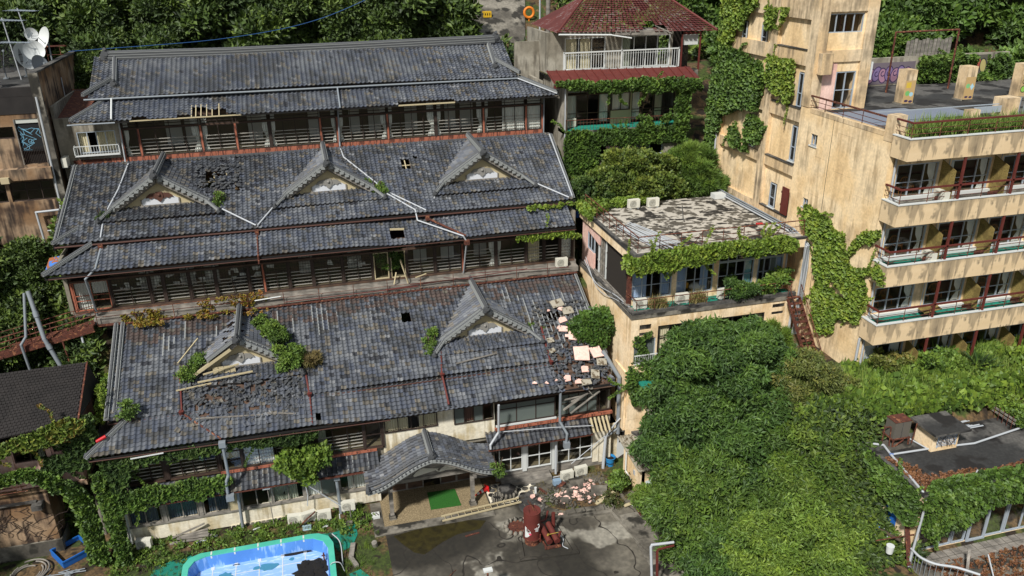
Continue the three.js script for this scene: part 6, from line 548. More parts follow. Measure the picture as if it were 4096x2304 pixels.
// rusty footbridge and big pipes in the gully
{ const t = thing('footbridge', 'rusty steel footbridge crossing the dark gully to the middle wing', 'footbridge', [-15, 9.5, -45.8]); const a = [-21, 8.6, -45.9], c = [-12.4, 10.35, -45.9]; for (const dz of [-0.45, 0.45]) { part(t, 'girder', bar([a[0], a[1], a[2] + dz], [c[0], c[1], c[2] + dz], 0.1, 0.35), m.rust); part(t, 'handrail', [0.45, 0.75, 1.05].map((y) => rod([a[0], a[1] + y, a[2] + dz], [c[0], c[1] + y, c[2] + dz], 0.022, 6)), m.rust); for (let i = 0; i < 9; i++) part(t, 'baluster', rod([lerp(a[0], c[0], i / 8), lerp(a[1], c[1], i / 8), a[2] + dz], [lerp(a[0], c[0], i / 8), lerp(a[1], c[1], i / 8) + 1.05, a[2] + dz], 0.02, 6), m.rust); } for (let i = 0; i < 24; i++) part(t, 'deck_plate', bar([lerp(a[0], c[0], i / 24), lerp(a[1], c[1], i / 24) + 0.12, a[2]], [lerp(a[0], c[0], (i + 0.94) / 24), lerp(a[1], c[1], (i + 0.94) / 24) + 0.12, a[2]], 0.9, 0.03), m.rust);
  const w = thing('walkway', 'rusty service walkway with thin rails below the torn paper windows', 'walkway', [2, 10.2, -46.2]); for (let i = 0; i < 14; i++) { part(w, 'deck_plate', box(-12.3 + i * 2.05, -10.28 + i * 2.05, 10.22, 10.27, -46.2, -45.95), m.rust); part(w, 'baluster', rod([-12.3 + i * 2.05, 10.2, -46.0], [-12.3 + i * 2.05, 11.1, -46.0], 0.02, 5), m.rust); } part(w, 'handrail', [rod([-12.3, 11.1, -46], [-3, 11.1, -46], 0.02, 6), rod([-12.3, 10.8, -46], [9, 10.72, -46], 0.016, 6)], m.rust); part(w, 'loose_bar', [rod([4, 10.5, -46.1], [13, 10.9, -46], 0.025, 6), rod([5.5, 10.7, -46], [12.2, 10.55, -46.2], 0.02, 6), rod([7.6, 10.9, -46], [10.2, 10.5, -45.9], 0.02, 6), rod([-2, 10.45, -46], [6, 10.5, -46.05], 0.03, 6), rod([9.3, 11, -46], [15.8, 10.7, -46], 0.02, 6)], m.redPaint); part(w, 'white_bar', [rod([-3.7, 10.75, -46], [-2.2, 10.85, -46], 0.04, 6)], m.whiteMetal);
  const p = thing('drain_pipe', 'thick grey drain pipe slanting down through the gully', 'pipe', [-14.6, 8, -46]); part(p, 'pipe', path([[-15.35, 12.8, -46], [-14.9, 10.2, -45.2], [-13.4, 5.4, -44.6]], 0.12, 10), m.pvcGrey); part(p, 'collar', [rod([-14.78, 9.85, -45.15], [-14.7, 9.6, -45.1], 0.15), rod([-15.15, 11.7, -45.65], [-15.1, 11.4, -45.55], 0.15)], m.pvcGrey); const p2 = thing('drain_pipe', 'thinner grey drain pipe with elbow left of the slanting pipe', 'pipe', [-15.9, 8, -46]); part(p2, 'pipe', path([[-15.55, 12.7, -46], [-15.8, 10.4, -45.3], [-16.1, 10, -45.2], [-16, 7, -45.4]], 0.075), m.pvcGrey); const p3 = thing('drain_pipe', 'white drain pipe hanging down below the end of the footbridge', 'pipe', [-13.2, 8, -46]); part(p3, 'pipe', path([[-13.15, 10.2, -45.6], [-13.0, 8, -45.2], [-13.2, 6.2, -45.0]], 0.07), m.pvc); const q = thing('steel_prop', 'single rusty prop under the footbridge', 'post', [-14.2, 7, -46]); part(q, 'prop', rod([-14.1, 9.8, -45.4], [-13.9, 7.4, -45.3], 0.05), m.rust); }
// ================= yard =================
struct('yard', [box(2.1, 17.2, -0.3, 0.03, -36.3, -20), box(8.2, 15.6, -0.3, 0.028, -38.6, -36.3)], m.yard); struct('path', [box(15.1, 16.4, -0.3, 0.05, -34.4, -29)], m.concrete);
struct('kerb', [bar([11.2, 0.06, -35.1], [14.8, 0.06, -34.75], 0.25, 0.22), bar([14.75, 0.05, -34.7], [15.5, 0.05, -31], 0.16, 0.14)], m.concrete);
struct('porch_floor', [box(1.5, 8.3, -0.2, 0.08, -36.95, -36.3), box(1.5, 2.1, -0.2, 0.08, -39.2, -36.95)], m.concrete); struct('gravel_floor', [box(2.1, 8.2, -0.2, 0.06, -40, -36.95)], m.gravel);
one('door_mat', 'green artificial turf mat lying under the porch', 'mat', flatPoly([[4.9, -39.35], [6.55, -39.25], [6.62, -37.65], [4.85, -37.72]], 0.02, 0.065), M({ map: tex(128, 0.6, (u, v) => { const f = vn(u * 50, v * 50, 50); return mix3([20, 66, 14], [46, 112, 30], f); }), roughness: 0.95 }));
{ const g = thing('loose_stone', 'white block with a printed face lying on the porch floor edge', 'block', [1.7, 0.1, -38]); part(g, 'block', box(1.5, 1.95, 0.08, 0.22, -38.2, -37.75), m.whiteMetal); part(g, 'mark', [bar([1.55, 0.225, -38.1], [1.75, 0.225, -37.85], 0.04, 0.008), bar([1.75, 0.225, -38.15], [1.9, 0.225, -37.85], 0.05, 0.008)], m.darkWood); }
{ const t = thing('ladder', 'aluminium ladder lying across the porch floor edge', 'ladder', [7.6, 0.1, -36.9]); const A = [5.3, 0.14, -36.9], B2 = [9.95, 0.2, -37.25], C = [5.3, 0.14, -36.5], D = [10.0, 0.2, -36.85]; part(t, 'rail', bar(A, B2, 0.06, 0.09), m.creamBoard); part(t, 'rail', bar(C, D, 0.06, 0.09), m.creamBoard); for (let i = 0; i < 12; i++) part(t, 'rung', rod([lerp(A[0], B2[0], (i + 0.5) / 12), lerp(A[1], B2[1], (i + 0.5) / 12), lerp(A[2], B2[2], (i + 0.5) / 12)], [lerp(C[0], D[0], (i + 0.5) / 12), lerp(C[1], D[1], (i + 0.5) / 12), lerp(C[2], D[2], (i + 0.5) / 12)], 0.02, 6), m.creamBoard); }
{ const t = thing('traffic_cone', 'red and white traffic cone lying on its side by the porch post', 'traffic cone', [8.1, 0.2, -38.4]); const a = V3(7.55, 0.2, -38.15), c = V3(8.35, 0.24, -38.6); const P = (k) => a.clone().lerp(c, k).toArray(); const red = flat('#c01818', 0.5); part(t, 'cone', [rod(P(1), P(0.62), 0.17, 16, 0.12), rod(P(0.48), P(0.32), 0.1, 16, 0.075), rod(P(0.16), P(0), 0.05, 16, 0.03)], red); part(t, 'reflective_band', [rod(P(0.62), P(0.48), 0.121, 16, 0.1), rod(P(0.32), P(0.16), 0.076, 16, 0.05)], m.whiteMetal); const f = box(-0.2, 0.2, -0.2, 0.2, -0.02, 0.02); f.lookAt(c.clone().sub(a)); f.translate(...P(1.0)); part(t, 'foot', f, red); }
// air conditioner units
function acProto() { const t = thing('ac_unit', 'x', 'air conditioner'); part(t, 'casing', box(-0.39, 0.39, 0.06, 0.62, -0.14, 0.14), m.acWhite); const rg = []; for (const r of [0.23, 0.17, 0.11]) { const g = new THREE.TorusGeometry(r, 0.012, 5, 24); g.translate(-0.1, 0.34, 0.15); rg.push(g); } for (let i = 0; i < 6; i++) rg.push(box(-0.33, 0.13, 0.12 + i * 0.09, 0.13 + i * 0.09, 0.145, 0.155)); const d = new THREE.CircleGeometry(0.22, 24); d.translate(-0.1, 0.34, 0.1415); part(t, 'fan_opening', d, flat('#8d8c82', 0.7)); part(t, 'fan_guard', rg, flat('#b9b7aa', 0.6)); part(t, 'side_cover', box(0.2, 0.38, 0.1, 0.58, 0.14, 0.152), m.acWhite); part(t, 'foot', [box(-0.3, -0.22, 0, 0.06, -0.18, 0.18), box(0.22, 0.3, 0, 0.06, -0.18, 0.18)], m.pvcGrey); return t; }
const AC = acProto(); let acFirst = true; const ac = (x, y, z, turn, label, g) => { if (acFirst) { AC.position.set(x, y, z); AC.rotation.y = turn; AC.userData.label = label; AC.userData.group = 'air conditioner units'; acFirst = false; return AC; } return dup(AC, [x, y, z], turn, label, 'air conditioner units'); };
ac(0.28, 0.3, -38.7, -0.05, 'air conditioner unit under the pale curtained window, nearest the porch'); ac(-1.1, 0.05, -38.55, 0.02, 'air conditioner unit with round fan second from the porch, white wall'); ac(-1.95, 0.1, -38.6, 0.25, 'air conditioner unit turned askew behind a rusty bracket'); ac(-2.7, 0, -38.7, -0.1, 'low air conditioner unit farthest from porch in the row by white wall'); ac(-10.6, 0.1, -38.7, -0.15, 'rusty air conditioner unit at the left end of the white wall'); ac(13.3, 0, -38.4, 0.1, 'left air conditioner unit in front of sliding glass doors by the rubble'); ac(14.25, 0.02, -38.6, 0.1, 'right air conditioner unit in front of sliding glass doors near blue bucket');
ac(15.4, 10.62, -46.35, 0, 'air conditioner unit outside the right end of the middle wing'); ac(17.8, 10.5, -39.15, 0, 'leftmost air conditioner unit on the annex terrace'); ac(20.45, 10.5, -39.2, 0, 'air conditioner unit on the annex terrace beside the green carpet'); ac(23.1, 10.5, -39.15, 0.2, 'air conditioner unit on the annex terrace half hidden by a round bush'); ac(20.3, 14.08, -46.5, 0.05, 'rust-topped air conditioner unit at the back of the annex roof'); ac(21.6, 14.08, -46.4, 0, 'ivy-wrapped air conditioner unit at the back of the annex roof'); ac(31.05, 17.62, -32.62, -1.57, 'air conditioner unit on the upper hotel balcony'); ac(31.05, 14.35, -32.62, -1.57, 'air conditioner unit on the second hotel balcony'); ac(39.3, 7.7, -32.6, -1.2, 'air conditioner unit on the ground at the right end of hotel'); ac(18.15, 18.14, -53.1, 0.3, 'air conditioner unit on the green terrace of the ivy house'); ac(-13.95, 17.75, -53.45, -1.57, 'rusty air conditioner unit hung at the left end of the upper wing'); ac(-11.6, 0.5, -39.5, -1.4, 'yellowed air conditioner unit on the end wall of the lower wing');
// junk by the white wall
reseed(31); for (let i = 0; i < 11; i++) one('weathered_plank', 'grey weathered plank in the stack against the white wall', 'plank', bar([-9.1 + rr(-0.3, 0.6), 0.05 + (i % 5) * 0.08, -38.9 + rr(-0.15, 0.35)], [-7.2 + rr(-0.5, 0.2), 0.07 + (i % 5) * 0.085, -38.9 + rr(-0.15, 0.35)], 0.13, 0.06), m.greyWood, 'planks stacked by the white wall'); one('weathered_plank', 'long plank leaning on top of the plank stack', 'plank', bar([-9.2, 0.3, -38.9], [-7.5, 0.75, -39.1], 0.1, 0.06), m.greyWood);
one('pipe_piece', 'white pipe on the ground right of the plank stack', 'pipe', rod([-8.0, 0.06, -38.4], [-6.9, 0.06, -38.75], 0.06), m.pvc); one('pipe_piece', 'short white pipe on the soil below the sixth window', 'pipe', rod([-5.0, 0.06, -38.7], [-4.55, 0.06, -38.85], 0.04), m.whiteMetal); one('stick', 'thin bamboo stick on the soil near the plank stack', 'stick', rod([-8.4, 0.05, -38.2], [-7.3, 0.05, -38.85], 0.02, 5), m.creamBoard); one('rusty_bracket', 'rusty angle iron leaning against the row of air conditioners', 'iron bar', [bar([-2.6, 0.05, -38.2], [-1.55, 0.85, -38.35], 0.08, 0.05), bar([-3.1, 0.0, -38.3], [-2.9, 0.35, -38.4], 0.08, 0.05)], m.rust); one('basket', 'pale blue plastic basket tipped over in front of the air conditioners', 'basket', [...Array.from({ length: 6 }, (_, i) => box(-2.3 + i * 0.08, -2.26 + i * 0.08, 0.05, 0.35, -37.95, -37.9)), box(-2.32, -1.84, 0.05, 0.09, -38.15, -37.85), box(-2.32, -1.84, 0.31, 0.35, -37.96, -37.88)], flat('#9fb8bd', 0.7)); one('pipe_piece', 'white pipe offcut among weeds in front of the air conditioners', 'pipe', rod([-1.4, 0.08, -37.8], [-0.95, 0.1, -37.9], 0.07), m.whiteMetal); one('stake', 'thin wooden stake at the right end of the air conditioners', 'stake', rod([0.35, 0, -38.2], [0.36, 0.8, -38.2], 0.035, 6), m.greyWood); one('stake', 'short white stake by the downpipe foot', 'stake', rod([-0.25, 0, -38.2], [-0.25, 0.5, -38.2], 0.04, 6), m.whiteMetal);
// ---- swimming pool above ground
{ const t = thing('swimming_pool', 'light blue above-ground pool with turquoise rim and black silt', 'swimming pool', [-4.5, 0, -33]); const o = [[-8.35, -28], [-8.3, -35.9], [-8.05, -36.4], [-7.5, -36.62], [-1.9, -36.62], [-1.45, -36.55], [-0.95, -36.2], [-0.72, -35.6], [-0.66, -28]], inn = o.map(([x, z]) => { const c = [-4.5, -32]; return [x + (x < c[0] ? 0.3 : -0.3), z < -34 ? z + 0.3 : z]; }); const W = [], I = [], R = []; for (let i = 0; i + 1 < o.length; i++) { const [a, c] = [o[i], o[i + 1]], [p, q] = [inn[i], inn[i + 1]]; W.push(quad([a[0], 0, a[1]], [c[0], 0, c[1]], [c[0], 0.7, c[1]], [a[0], 0.7, a[1]])); I.push(quad([p[0] * 0.97 - 0.13, 0.03, p[1] + 0.1], [q[0] * 0.97 - 0.13, 0.03, q[1] + 0.1], [q[0], 0.7, q[1]], [p[0], 0.7, p[1]])); R.push(quad([a[0], 0.7, a[1]], [c[0], 0.7, c[1]], [c[0], 0.76, c[1]], [a[0], 0.76, a[1]]), quad([a[0], 0.76, a[1]], [c[0], 0.76, c[1]], [q[0], 0.76, q[1]], [p[0], 0.76, p[1]]), quad([p[0], 0.7, p[1]], [q[0], 0.7, q[1]], [q[0], 0.76, q[1]], [p[0], 0.76, p[1]])); }
  part(t, 'outer_wall', W, m.aqua); part(t, 'inner_wall', I, m.poolDeep); part(t, 'rim', R, m.aqua); part(t, 'floor', box(-8.2, -0.9, -0.05, 0.03, -36.35, -28), m.pool); const J = []; for (const x of [-6.95, -5.78, -4.6, -3.42, -2.25]) J.push(box(x - 0.025, x + 0.025, 0.032, 0.04, -36.3, -28), box(x - 0.04, x + 0.04, 0.05, 0.7, -36.36, -36.3), box(x - 0.09, x + 0.09, 0.03, 0.05, -36.3, -36.0), box(x - 0.04, x + 0.04, 0.762, 0.768, -36.6, -36.34)); J.push(box(-8, -1, 0.032, 0.038, -35.42, -35.38)); part(t, 'joint_strip', J, m.whiteMetal);
  const blob = (cx, cz, rx, rz, n, y, sd) => { reseed(sd); const P = []; for (let i = 0; i < n; i++) { const a = i / n * 6.283, k = rr(0.75, 1.15); P.push([cx + Math.cos(a) * rx * k, -(cz + Math.sin(a) * rz * k)]); } return slab(P, 0.02, (g) => { g.rotateX(-Math.PI / 2); g.translate(0, y, 0); }); }; part(t, 'stain', [blob(-4.15, -35.5, 0.5, 0.3, 16, 0.025, 41), blob(-4.75, -35.55, 0.18, 0.14, 12, 0.025, 42), blob(-6.3, -35.3, 0.4, 0.35, 16, 0.025, 43), blob(-2.95, -35.75, 0.15, 0.12, 10, 0.025, 44)], flat('#3f7f9d', 0.7)); part(t, 'silt', [blob(-1.9, -34.6, 0.95, 0.9, 26, 0.04, 45), blob(-2.7, -36.15, 0.95, 0.13, 20, 0.03, 46), blob(-5.75, -36.1, 0.2, 0.05, 10, 0.03, 47), blob(-7.85, -35.6, 0.16, 0.4, 14, 0.03, 48)].concat(Array.from({ length: 24 }, () => { const s = new THREE.SphereGeometry(rr(0.08, 0.3), 7, 4); s.scale(1, 0.3, 1); s.translate(-1.9 + rr(-0.7, 0.6), 0.05, -34.7 + rr(-0.6, 0.6)); return s; })), m.dark); part(t, 'rusty_stub', [box(-1.32, -1.24, 0.05, 0.55, -35.2, -35.1), box(-1.4, -1.2, 0.3, 0.36, -35.25, -35.2)], m.rust); part(t, 'ladder_rail', [curve([[-0.95, 0.1, -33.9], [-0.9, 0.85, -33.9], [-0.5, 0.9, -33.8], [-0.3, 0.3, -33.8]], 0.025), curve([[-0.75, 0.78, -36.3], [-0.4, 0.6, -35.8], [-0.35, 0.1, -34.5]], 0.03)], m.pvc); }
{ const mat = (name, label, P) => one(name, label, 'ground sheet', slab(P.map(([x, z]) => [x, -z]), 0.03, (g) => { g.rotateX(-Math.PI / 2); g.translate(0, 0.01, 0); }), m.carpet); mat('ground_sheet', 'torn green ground sheet at the left corner of the pool', [[-10.1, -36.3], [-9.9, -37.1], [-8.3, -37.6], [-7.9, -37.2], [-8.4, -36.5], [-8.6, -36.0], [-9.5, -35.9]]); mat('ground_sheet', 'torn green ground sheet behind the right corner of the pool', [[-3.5, -36.75], [-2.0, -37.4], [-0.6, -37.3], [0.55, -37.9], [0.6, -36.8], [0.25, -35.9], [-0.45, -35.6], [-0.8, -36.3]]); mat('ground_sheet', 'small scrap of green ground sheet below the driftwood log', [[-0.1, -33.8], [0.5, -34.0], [0.9, -33.4], [0.2, -33.1]]); mat('ground_sheet', 'narrow green strip along the far pool rim', [[-7.6, -37.0], [-3.6, -37.2], [-3.5, -36.7], [-7.6, -36.68]]); }
one('log', 'grey split log lying beside the pool', 'log', [bar([0.3, 0.1, -36.0], [0.1, 0.1, -34.9], 0.26, 0.16), bar([0.1, 0.1, -34.9], [0.35, 0.1, -34.2], 0.22, 0.16)], m.greyWood); one('stump', 'short grey stump at the edge of the yard', 'stump', [rod([1.45, 0, -35.6], [1.4, 0.35, -35.5], 0.15, 10)], m.greyWood);
one('concrete_block', 'small concrete block on the soil by the pool corner', 'block', box(-0.1, 0.4, 0, 0.2, -37.9, -37.6), m.concrete);
// ---- red tank and machine in their kerbed pit
struct('kerb', [bar([9.2, 0.04, -34.9], [8.85, 0.04, -32.53], 0.26, 0.16), bar([8.72, 0.04, -32.4], [11.88, 0.04, -32.15], 0.26, 0.16), bar([11.75, 0.04, -32.3], [11.55, 0.04, -34.9], 0.26, 0.16)], m.yard);
{ const t = thing('red_tank', 'upright red steel tank with white and pink painted marks', 'tank', [9.72, 0, -33.6]); const cx = 9.72, cz = -33.65, R = 0.46; part(t, 'shell', [cyl(cx, 0.4, 2.1, cz, R, 32)], m.redPaint); part(t, 'skirt', [cyl(cx, 0, 0.4, cz, R - 0.05, 24), cyl(cx, 0.38, 0.44, cz, R + 0.03, 28)], m.rust); part(t, 'lid', [cyl(cx, 2.1, 2.12, cz, R + 0.012, 32)], m.redPaint); const wire = []; for (let i = 0; i < 5; i++) wire.push(rod([cx + rr(-0.2, 0.3), 2.12, cz + rr(-0.3, 0.3)], [cx + rr(-0.5, 0.1), 2.5 + rr(0, 0.4), cz + rr(-0.3, 0.2)], 0.012, 5)); part(t, 'wire', wire, m.rust);
  const arc = (a0, a1, y0, y1, r) => { const g = new THREE.CylinderGeometry(r, r, y1 - y0, 16, 1, true, a0, a1 - a0); g.translate(cx, (y0 + y1) / 2, cz); return g; }; const patch = (pts, r) => { const P = []; for (let i = 1; i + 1 < pts.length; i++) for (const [a, y] of [pts[0], pts[i], pts[i + 1]]) P.push(cx + Math.sin(a) * r, y, cz + Math.cos(a) * r); const g = new THREE.BufferGeometry(); g.setAttribute('position', new THREE.Float32BufferAttribute(P, 3)); g.computeVertexNormals(); return g; }; part(t, 'white_paint', [patch([[-1.15, 1.32], [-1.0, 1.28], [-0.7, 1.14], [-0.45, 1.05]].concat([[-0.4, 0.95], [-0.55, 0.8], [-0.75, 0.68], [-1.0, 0.6], [-1.2, 0.58]]), R + 0.02)], m.whiteMetal); const dots = []; for (let k = 0; k < 1; k++) dots.push(patch(Array.from({ length: 12 }, (_, i) => [-0.5 + Math.cos(i / 12 * 6.283) * 0.16, 0.9 + Math.sin(i / 12 * 6.283) * 0.07]), R + 0.03)); part(t, 'pink_paint', dots, flat('#d0506a', 0.6)); part(t, 'black_paint', [patch([[-0.95, 1.18], [-0.55, 1.02], [-0.55, 0.99], [-0.95, 1.14]], R + 0.03), patch([[-0.98, 1.1], [-0.62, 0.96], [-0.62, 0.93], [-0.98, 1.06]], R + 0.03)], m.dark);
  const st = (pts) => { const o = []; for (let i = 0; i + 1 < pts.length; i++) { const [a, y] = pts[i], [c, w] = pts[i + 1]; o.push(bar([cx + Math.sin(a) * (R + 0.01), y, cz + Math.cos(a) * (R + 0.01)], [cx + Math.sin(c) * (R + 0.01), w, cz + Math.cos(c) * (R + 0.01)], 0.03, 0.03)); } return o; }; part(t, 'white_writing', [st([[0.45, 1.42], [0.6, 1.44], [0.72, 1.36], [0.66, 1.24], [0.5, 1.2], [0.25, 1.22], [0.02, 1.22]]), st([[0.3, 1.28], [0.36, 1.02]]), st([[0.12, 1.14], [0.52, 1.12]]), st([[0.14, 1.05], [0.5, 1.03]])], m.whiteMetal); }
{ const t = thing('old_machine', 'rusty red machine of two cylinders and valve pipes beside the tank', 'machine', [10.6, 0, -33.4]); part(t, 'cylinder', rod([10.32, 0.75, -33.95], [10.42, 0.6, -32.75], 0.16, 16), m.redPaint); part(t, 'cylinder', rod([10.72, 0.78, -33.95], [10.84, 0.6, -32.7], 0.16, 16), m.redPaint); part(t, 'end_cap', [rod([10.42, 0.6, -32.74], [10.425, 0.595, -32.7], 0.175, 16), rod([10.84, 0.6, -32.7], [10.845, 0.595, -32.66], 0.175, 16)], m.redPaint); part(t, 'valve_pipe', [path([[10.1, 0.9, -34.0], [10.6, 1.0, -34.05], [10.75, 1.5, -34.1]], 0.06), path([[11.05, 0.4, -34], [11.05, 1.35, -34.05]], 0.11), path([[11.0, 0.3, -33.0], [11.1, 0.9, -33.0]], 0.08), path([[10.05, 0.3, -33.2], [10.05, 0.8, -33.2]], 0.04)], m.redPaint); part(t, 'frame', [box(10.1, 11.1, 0.1, 0.2, -34.1, -33.9), box(10.2, 11.1, 0.08, 0.18, -32.9, -32.75), bar([10.15, 0.15, -34], [10.3, 0.15, -32.8], 0.08, 0.1), bar([11, 0.15, -34], [11.05, 0.15, -32.8], 0.08, 0.1), box(10.4, 11.0, 0.18, 0.4, -33.9, -33.7)], m.rust); part(t, 'brass_valve', [rod([10.4, 0.85, -33.0], [11.0, 0.88, -33.0], 0.025, 6), rod([10.4, 0.8, -33.0], [10.45, 0.9, -33.0], 0.06, 8)], flat('#b89a4a', 0.4, 0.5)); part(t, 'cable', [curve([[11.1, 0.4, -33.6], [11.35, 0.2, -33.2], [11.2, 0.1, -32.8], [11.4, 0.1, -32.5]], 0.025)], m.pvc); }
// ornamental basins
function basin(label, x, z, R, h, fill, lid) { const t = thing('stone_basin', label, 'basin', [x, 0, z]); const ring = []; for (let i = 0; i < 13; i++) { const a = i / 13 * 6.283; const s = new THREE.SphereGeometry(R * 0.3, 7, 5); s.scale(0.85, h / (R * 0.6), 0.7); s.rotateY(-a); s.translate(x + Math.cos(a) * R, h * 0.5, z + Math.sin(a) * R); ring.push(s); } part(t, 'stone_ring', ring, m.concrete); part(t, lid ? 'lid' : 'filling', cyl(x, 0, lid ? h * 1.05 : h * 0.4, z, R * 0.95, 24), fill); return t; }
basin('round stone basin with flat grey lid beside the ladder', 9.45, -38.0, 0.5, 0.42, m.tar, true); basin('small stone ring next to the lidded basin', 8.75, -37.6, 0.28, 0.35, m.dark, false); basin('round stone pool with rusty water left of the red tank', 9.2, -34.9, 0.62, 0.3, m.rust, false); struct('paving', [cyl(10.55, -0.2, 0.05, -36.55, 0.75, 24), cyl(10.5, -0.2, 0.06, -37.3, 0.55, 20)], m.tar);
reseed(33); { const t = thing('stone_paving', 'crazy stone paving with pale joints beside the porch steps', 'paving', [9.5, 0, -38.6]); part(t, 'joint_bed', box(8.3, 11.2, 0, 0.035, -39.1, -37.2), m.white); let n = 0; for (let i = 0; i < 7; i++) for (let j = 0; j < 5; j++) { const x = 8.5 + i * 0.42 + rr(-0.05, 0.05) + (j % 2) * 0.18, z = -38.9 + j * 0.38 + rr(-0.05, 0.05), P = []; for (let k = 0; k < 7; k++) { const a = k / 7 * 6.283 + rr(-0.2, 0.2); P.push([x + Math.cos(a) * rr(0.17, 0.215), -(z + Math.sin(a) * rr(0.15, 0.195))]); } part(t, 'paving_stone', slab(P, 0.03, (g) => { g.rotateX(-Math.PI / 2); g.translate(0, 0.03, 0); }), n++ % 3 ? m.tar : m.concrete); } }
// ---- fallen wall rubble
function chunk(x, y, z, r, h, tilt) { const n = 5 + Math.floor(rnd() * 3), P = []; for (let i = 0; i < n; i++) { const a = i / n * 6.283 + rr(-0.25, 0.25); P.push([Math.cos(a) * r * rr(0.7, 1.2), Math.sin(a) * r * rr(0.6, 1.0)]); } return slab(P, h, (g) => { g.rotateX(-Math.PI / 2 + rr(-tilt, tilt)); g.rotateY(rr(0, 6)); g.rotateZ(rr(-tilt, tilt)); g.translate(x, y, z); }); }
const roofY = (z) => (z > -40.15 ? 6.3 + 0.5 * (-38.4 - z) : 7.33 + 0.475 * (-40.15 - z)) + 0.1; const slopeQ = (g, x, y, z) => { g.rotateX(0.45); g.translate(x, y, z); return g; };
reseed(34); const ruG = 'pink wall fragments on the lower roof', ruL = 'pink fragment of fallen wall lying on the broken lower roof tiles';
[[14.7, -40.2, 1.0, 1.1], [14.75, -41.4, 1.0, 0.75], [15.6, -40.15, 0.7, 0.85], [14.6, -39.3, 0.5, 0.45], [14.25, -42.6, 0.55, 0.4], [13.9, -42.1, 0.35, 0.3], [14.1, -42.0, 0.6, 0.5], [14.4, -43.4, 0.4, 0.3], [14.2, -41.5, 0.35, 0.3], [13.4, -38.9, 0.45, 0.4], [14.0, -38.6, 0.6, 0.35], [15.7, -41.0, 0.3, 0.25], [13.6, -43.4, 0.25, 0.2], [12.7, -38.9, 0.2, 0.15], [12.1, -38.8, 0.25, 0.15], [11.4, -38.9, 0.28, 0.14]].forEach(([x, z, w, d], i) => { const P = [[-w / 2, -d / 2 + rr(0, 0.1)], [w / 2 - rr(0, 0.15), -d / 2], [w / 2, d / 2 - rr(0, 0.15)], [rr(-0.1, 0.1) * w, d / 2 + rr(-0.08, 0.05)], [-w / 2 + rr(0, 0.1), d / 2 - rr(0, 0.1)]]; const g = slab(P, 0.06, (q) => { q.rotateX(-Math.PI / 2); q.rotateY(rr(-0.35, 0.35)); }); one('wall_fragment', i === 0 ? 'largest pink slab of fallen wall on the lower roof' : i === 2 ? 'pink slab right of the largest one on the lower roof' : i === 1 ? 'broad pink slab just above the largest one on the lower roof' : ruL, 'rubble', slopeQ(g, x, roofY(z) + 0.06, z), m.pink, ruG); });
[[14.3, -43.8, 0.8, 0.6], [14.8, -43.2, 0.7, 0.55], [15.7, -41.7, 0.6, 0.5], [15.75, -39.6, 0.6, 0.5], [15.1, -38.9, 0.5, 0.6], [14.4, -38.5, 0.6, 0.4], [13.1, -41.3, 0.4, 0.35], [13.0, -40.6, 0.35, 0.3], [15.0, -42.5, 0.4, 0.3]].forEach(([x, z, w, d]) => { const g = box(-w / 2, w / 2, -0.03, 0.03, -d / 2, d / 2); g.rotateY(rr(-0.6, 0.6)); one('board_fragment', 'grey corrugated board fragment lying in the rubble on the lower roof', 'rubble', slopeQ(g, x, roofY(z) + 0.1, z), m.corrugate, 'grey board fragments on the lower roof'); });
{ const g = []; for (let i = 0; i < 420; i++) { const x = rr(12.5, 16.1), z = rr(-44, -38.4); g.push(chunk(x, roofY(z) + 0.02, z, rr(0.05, 0.15), rr(0.03, 0.08), 0.5)); } const t = one('broken_tiles', 'heap of broken dark roof tiles around the pink wall slabs', 'rubble', g, m.ridgeTile); t.userData.kind = 'stuff'; const g2 = []; for (let i = 0; i < 260; i++) { const x = rr(-7.6, -1.4), z = rr(-41.6, -39); g2.push(chunk(x, roofY(z) + 0.02, z, rr(0.06, 0.16), rr(0.03, 0.07), 0.5)); } one('broken_tiles', 'broken tiles slid down below the ruined left dormer', 'rubble', g2, m.ridgeTile).userData.kind = 'stuff'; const g3 = []; for (let i = 0; i < 90; i++) { const x = rr(-6.6, -3.9), z = rr(-52.3, -50.2); g3.push(chunk(x, 14.95 + 0.472 * (-47.05 - z) + 0.06, z, rr(0.08, 0.16), rr(0.03, 0.07), 0.5)); } one('broken_tiles', 'broken black tiles around the holes of the middle roof', 'rubble', g3, m.ridgeTile).userData.kind = 'stuff'; }
[[[-7.0, -39.6], [-3.6, -39.3]], [[-3.4, -39.35], [-1.9, -39.1]], [[7.2, -40.6], [9.6, -40.9]]].forEach(([a, c], i) => one('plank', ['long pale batten lying under the ruined dormer', 'short pale batten right of the long one under the ruined dormer', 'grey plank lying on tiles below the right dormer'][i], 'plank', bar([a[0], roofY(a[1]) + 0.1, a[1]], [c[0], roofY(c[1]) + 0.1, c[1]], 0.08, 0.05), m.greyWood)); one('bottle', 'red plastic bottle lying on the left hip of the lower roof', 'bottle', [rod([-11.75, 6.95, -38.95], [-11.3, 7.1, -39.1], 0.09, 10)], flat('#b81a22', 0.5)); one('plank', 'white strip hanging at the left eave of the lower roof', 'plank', bar([-10.2, 6.05, -38.3], [-8.6, 6.15, -38.25], 0.05, 0.05), m.whiteMetal);
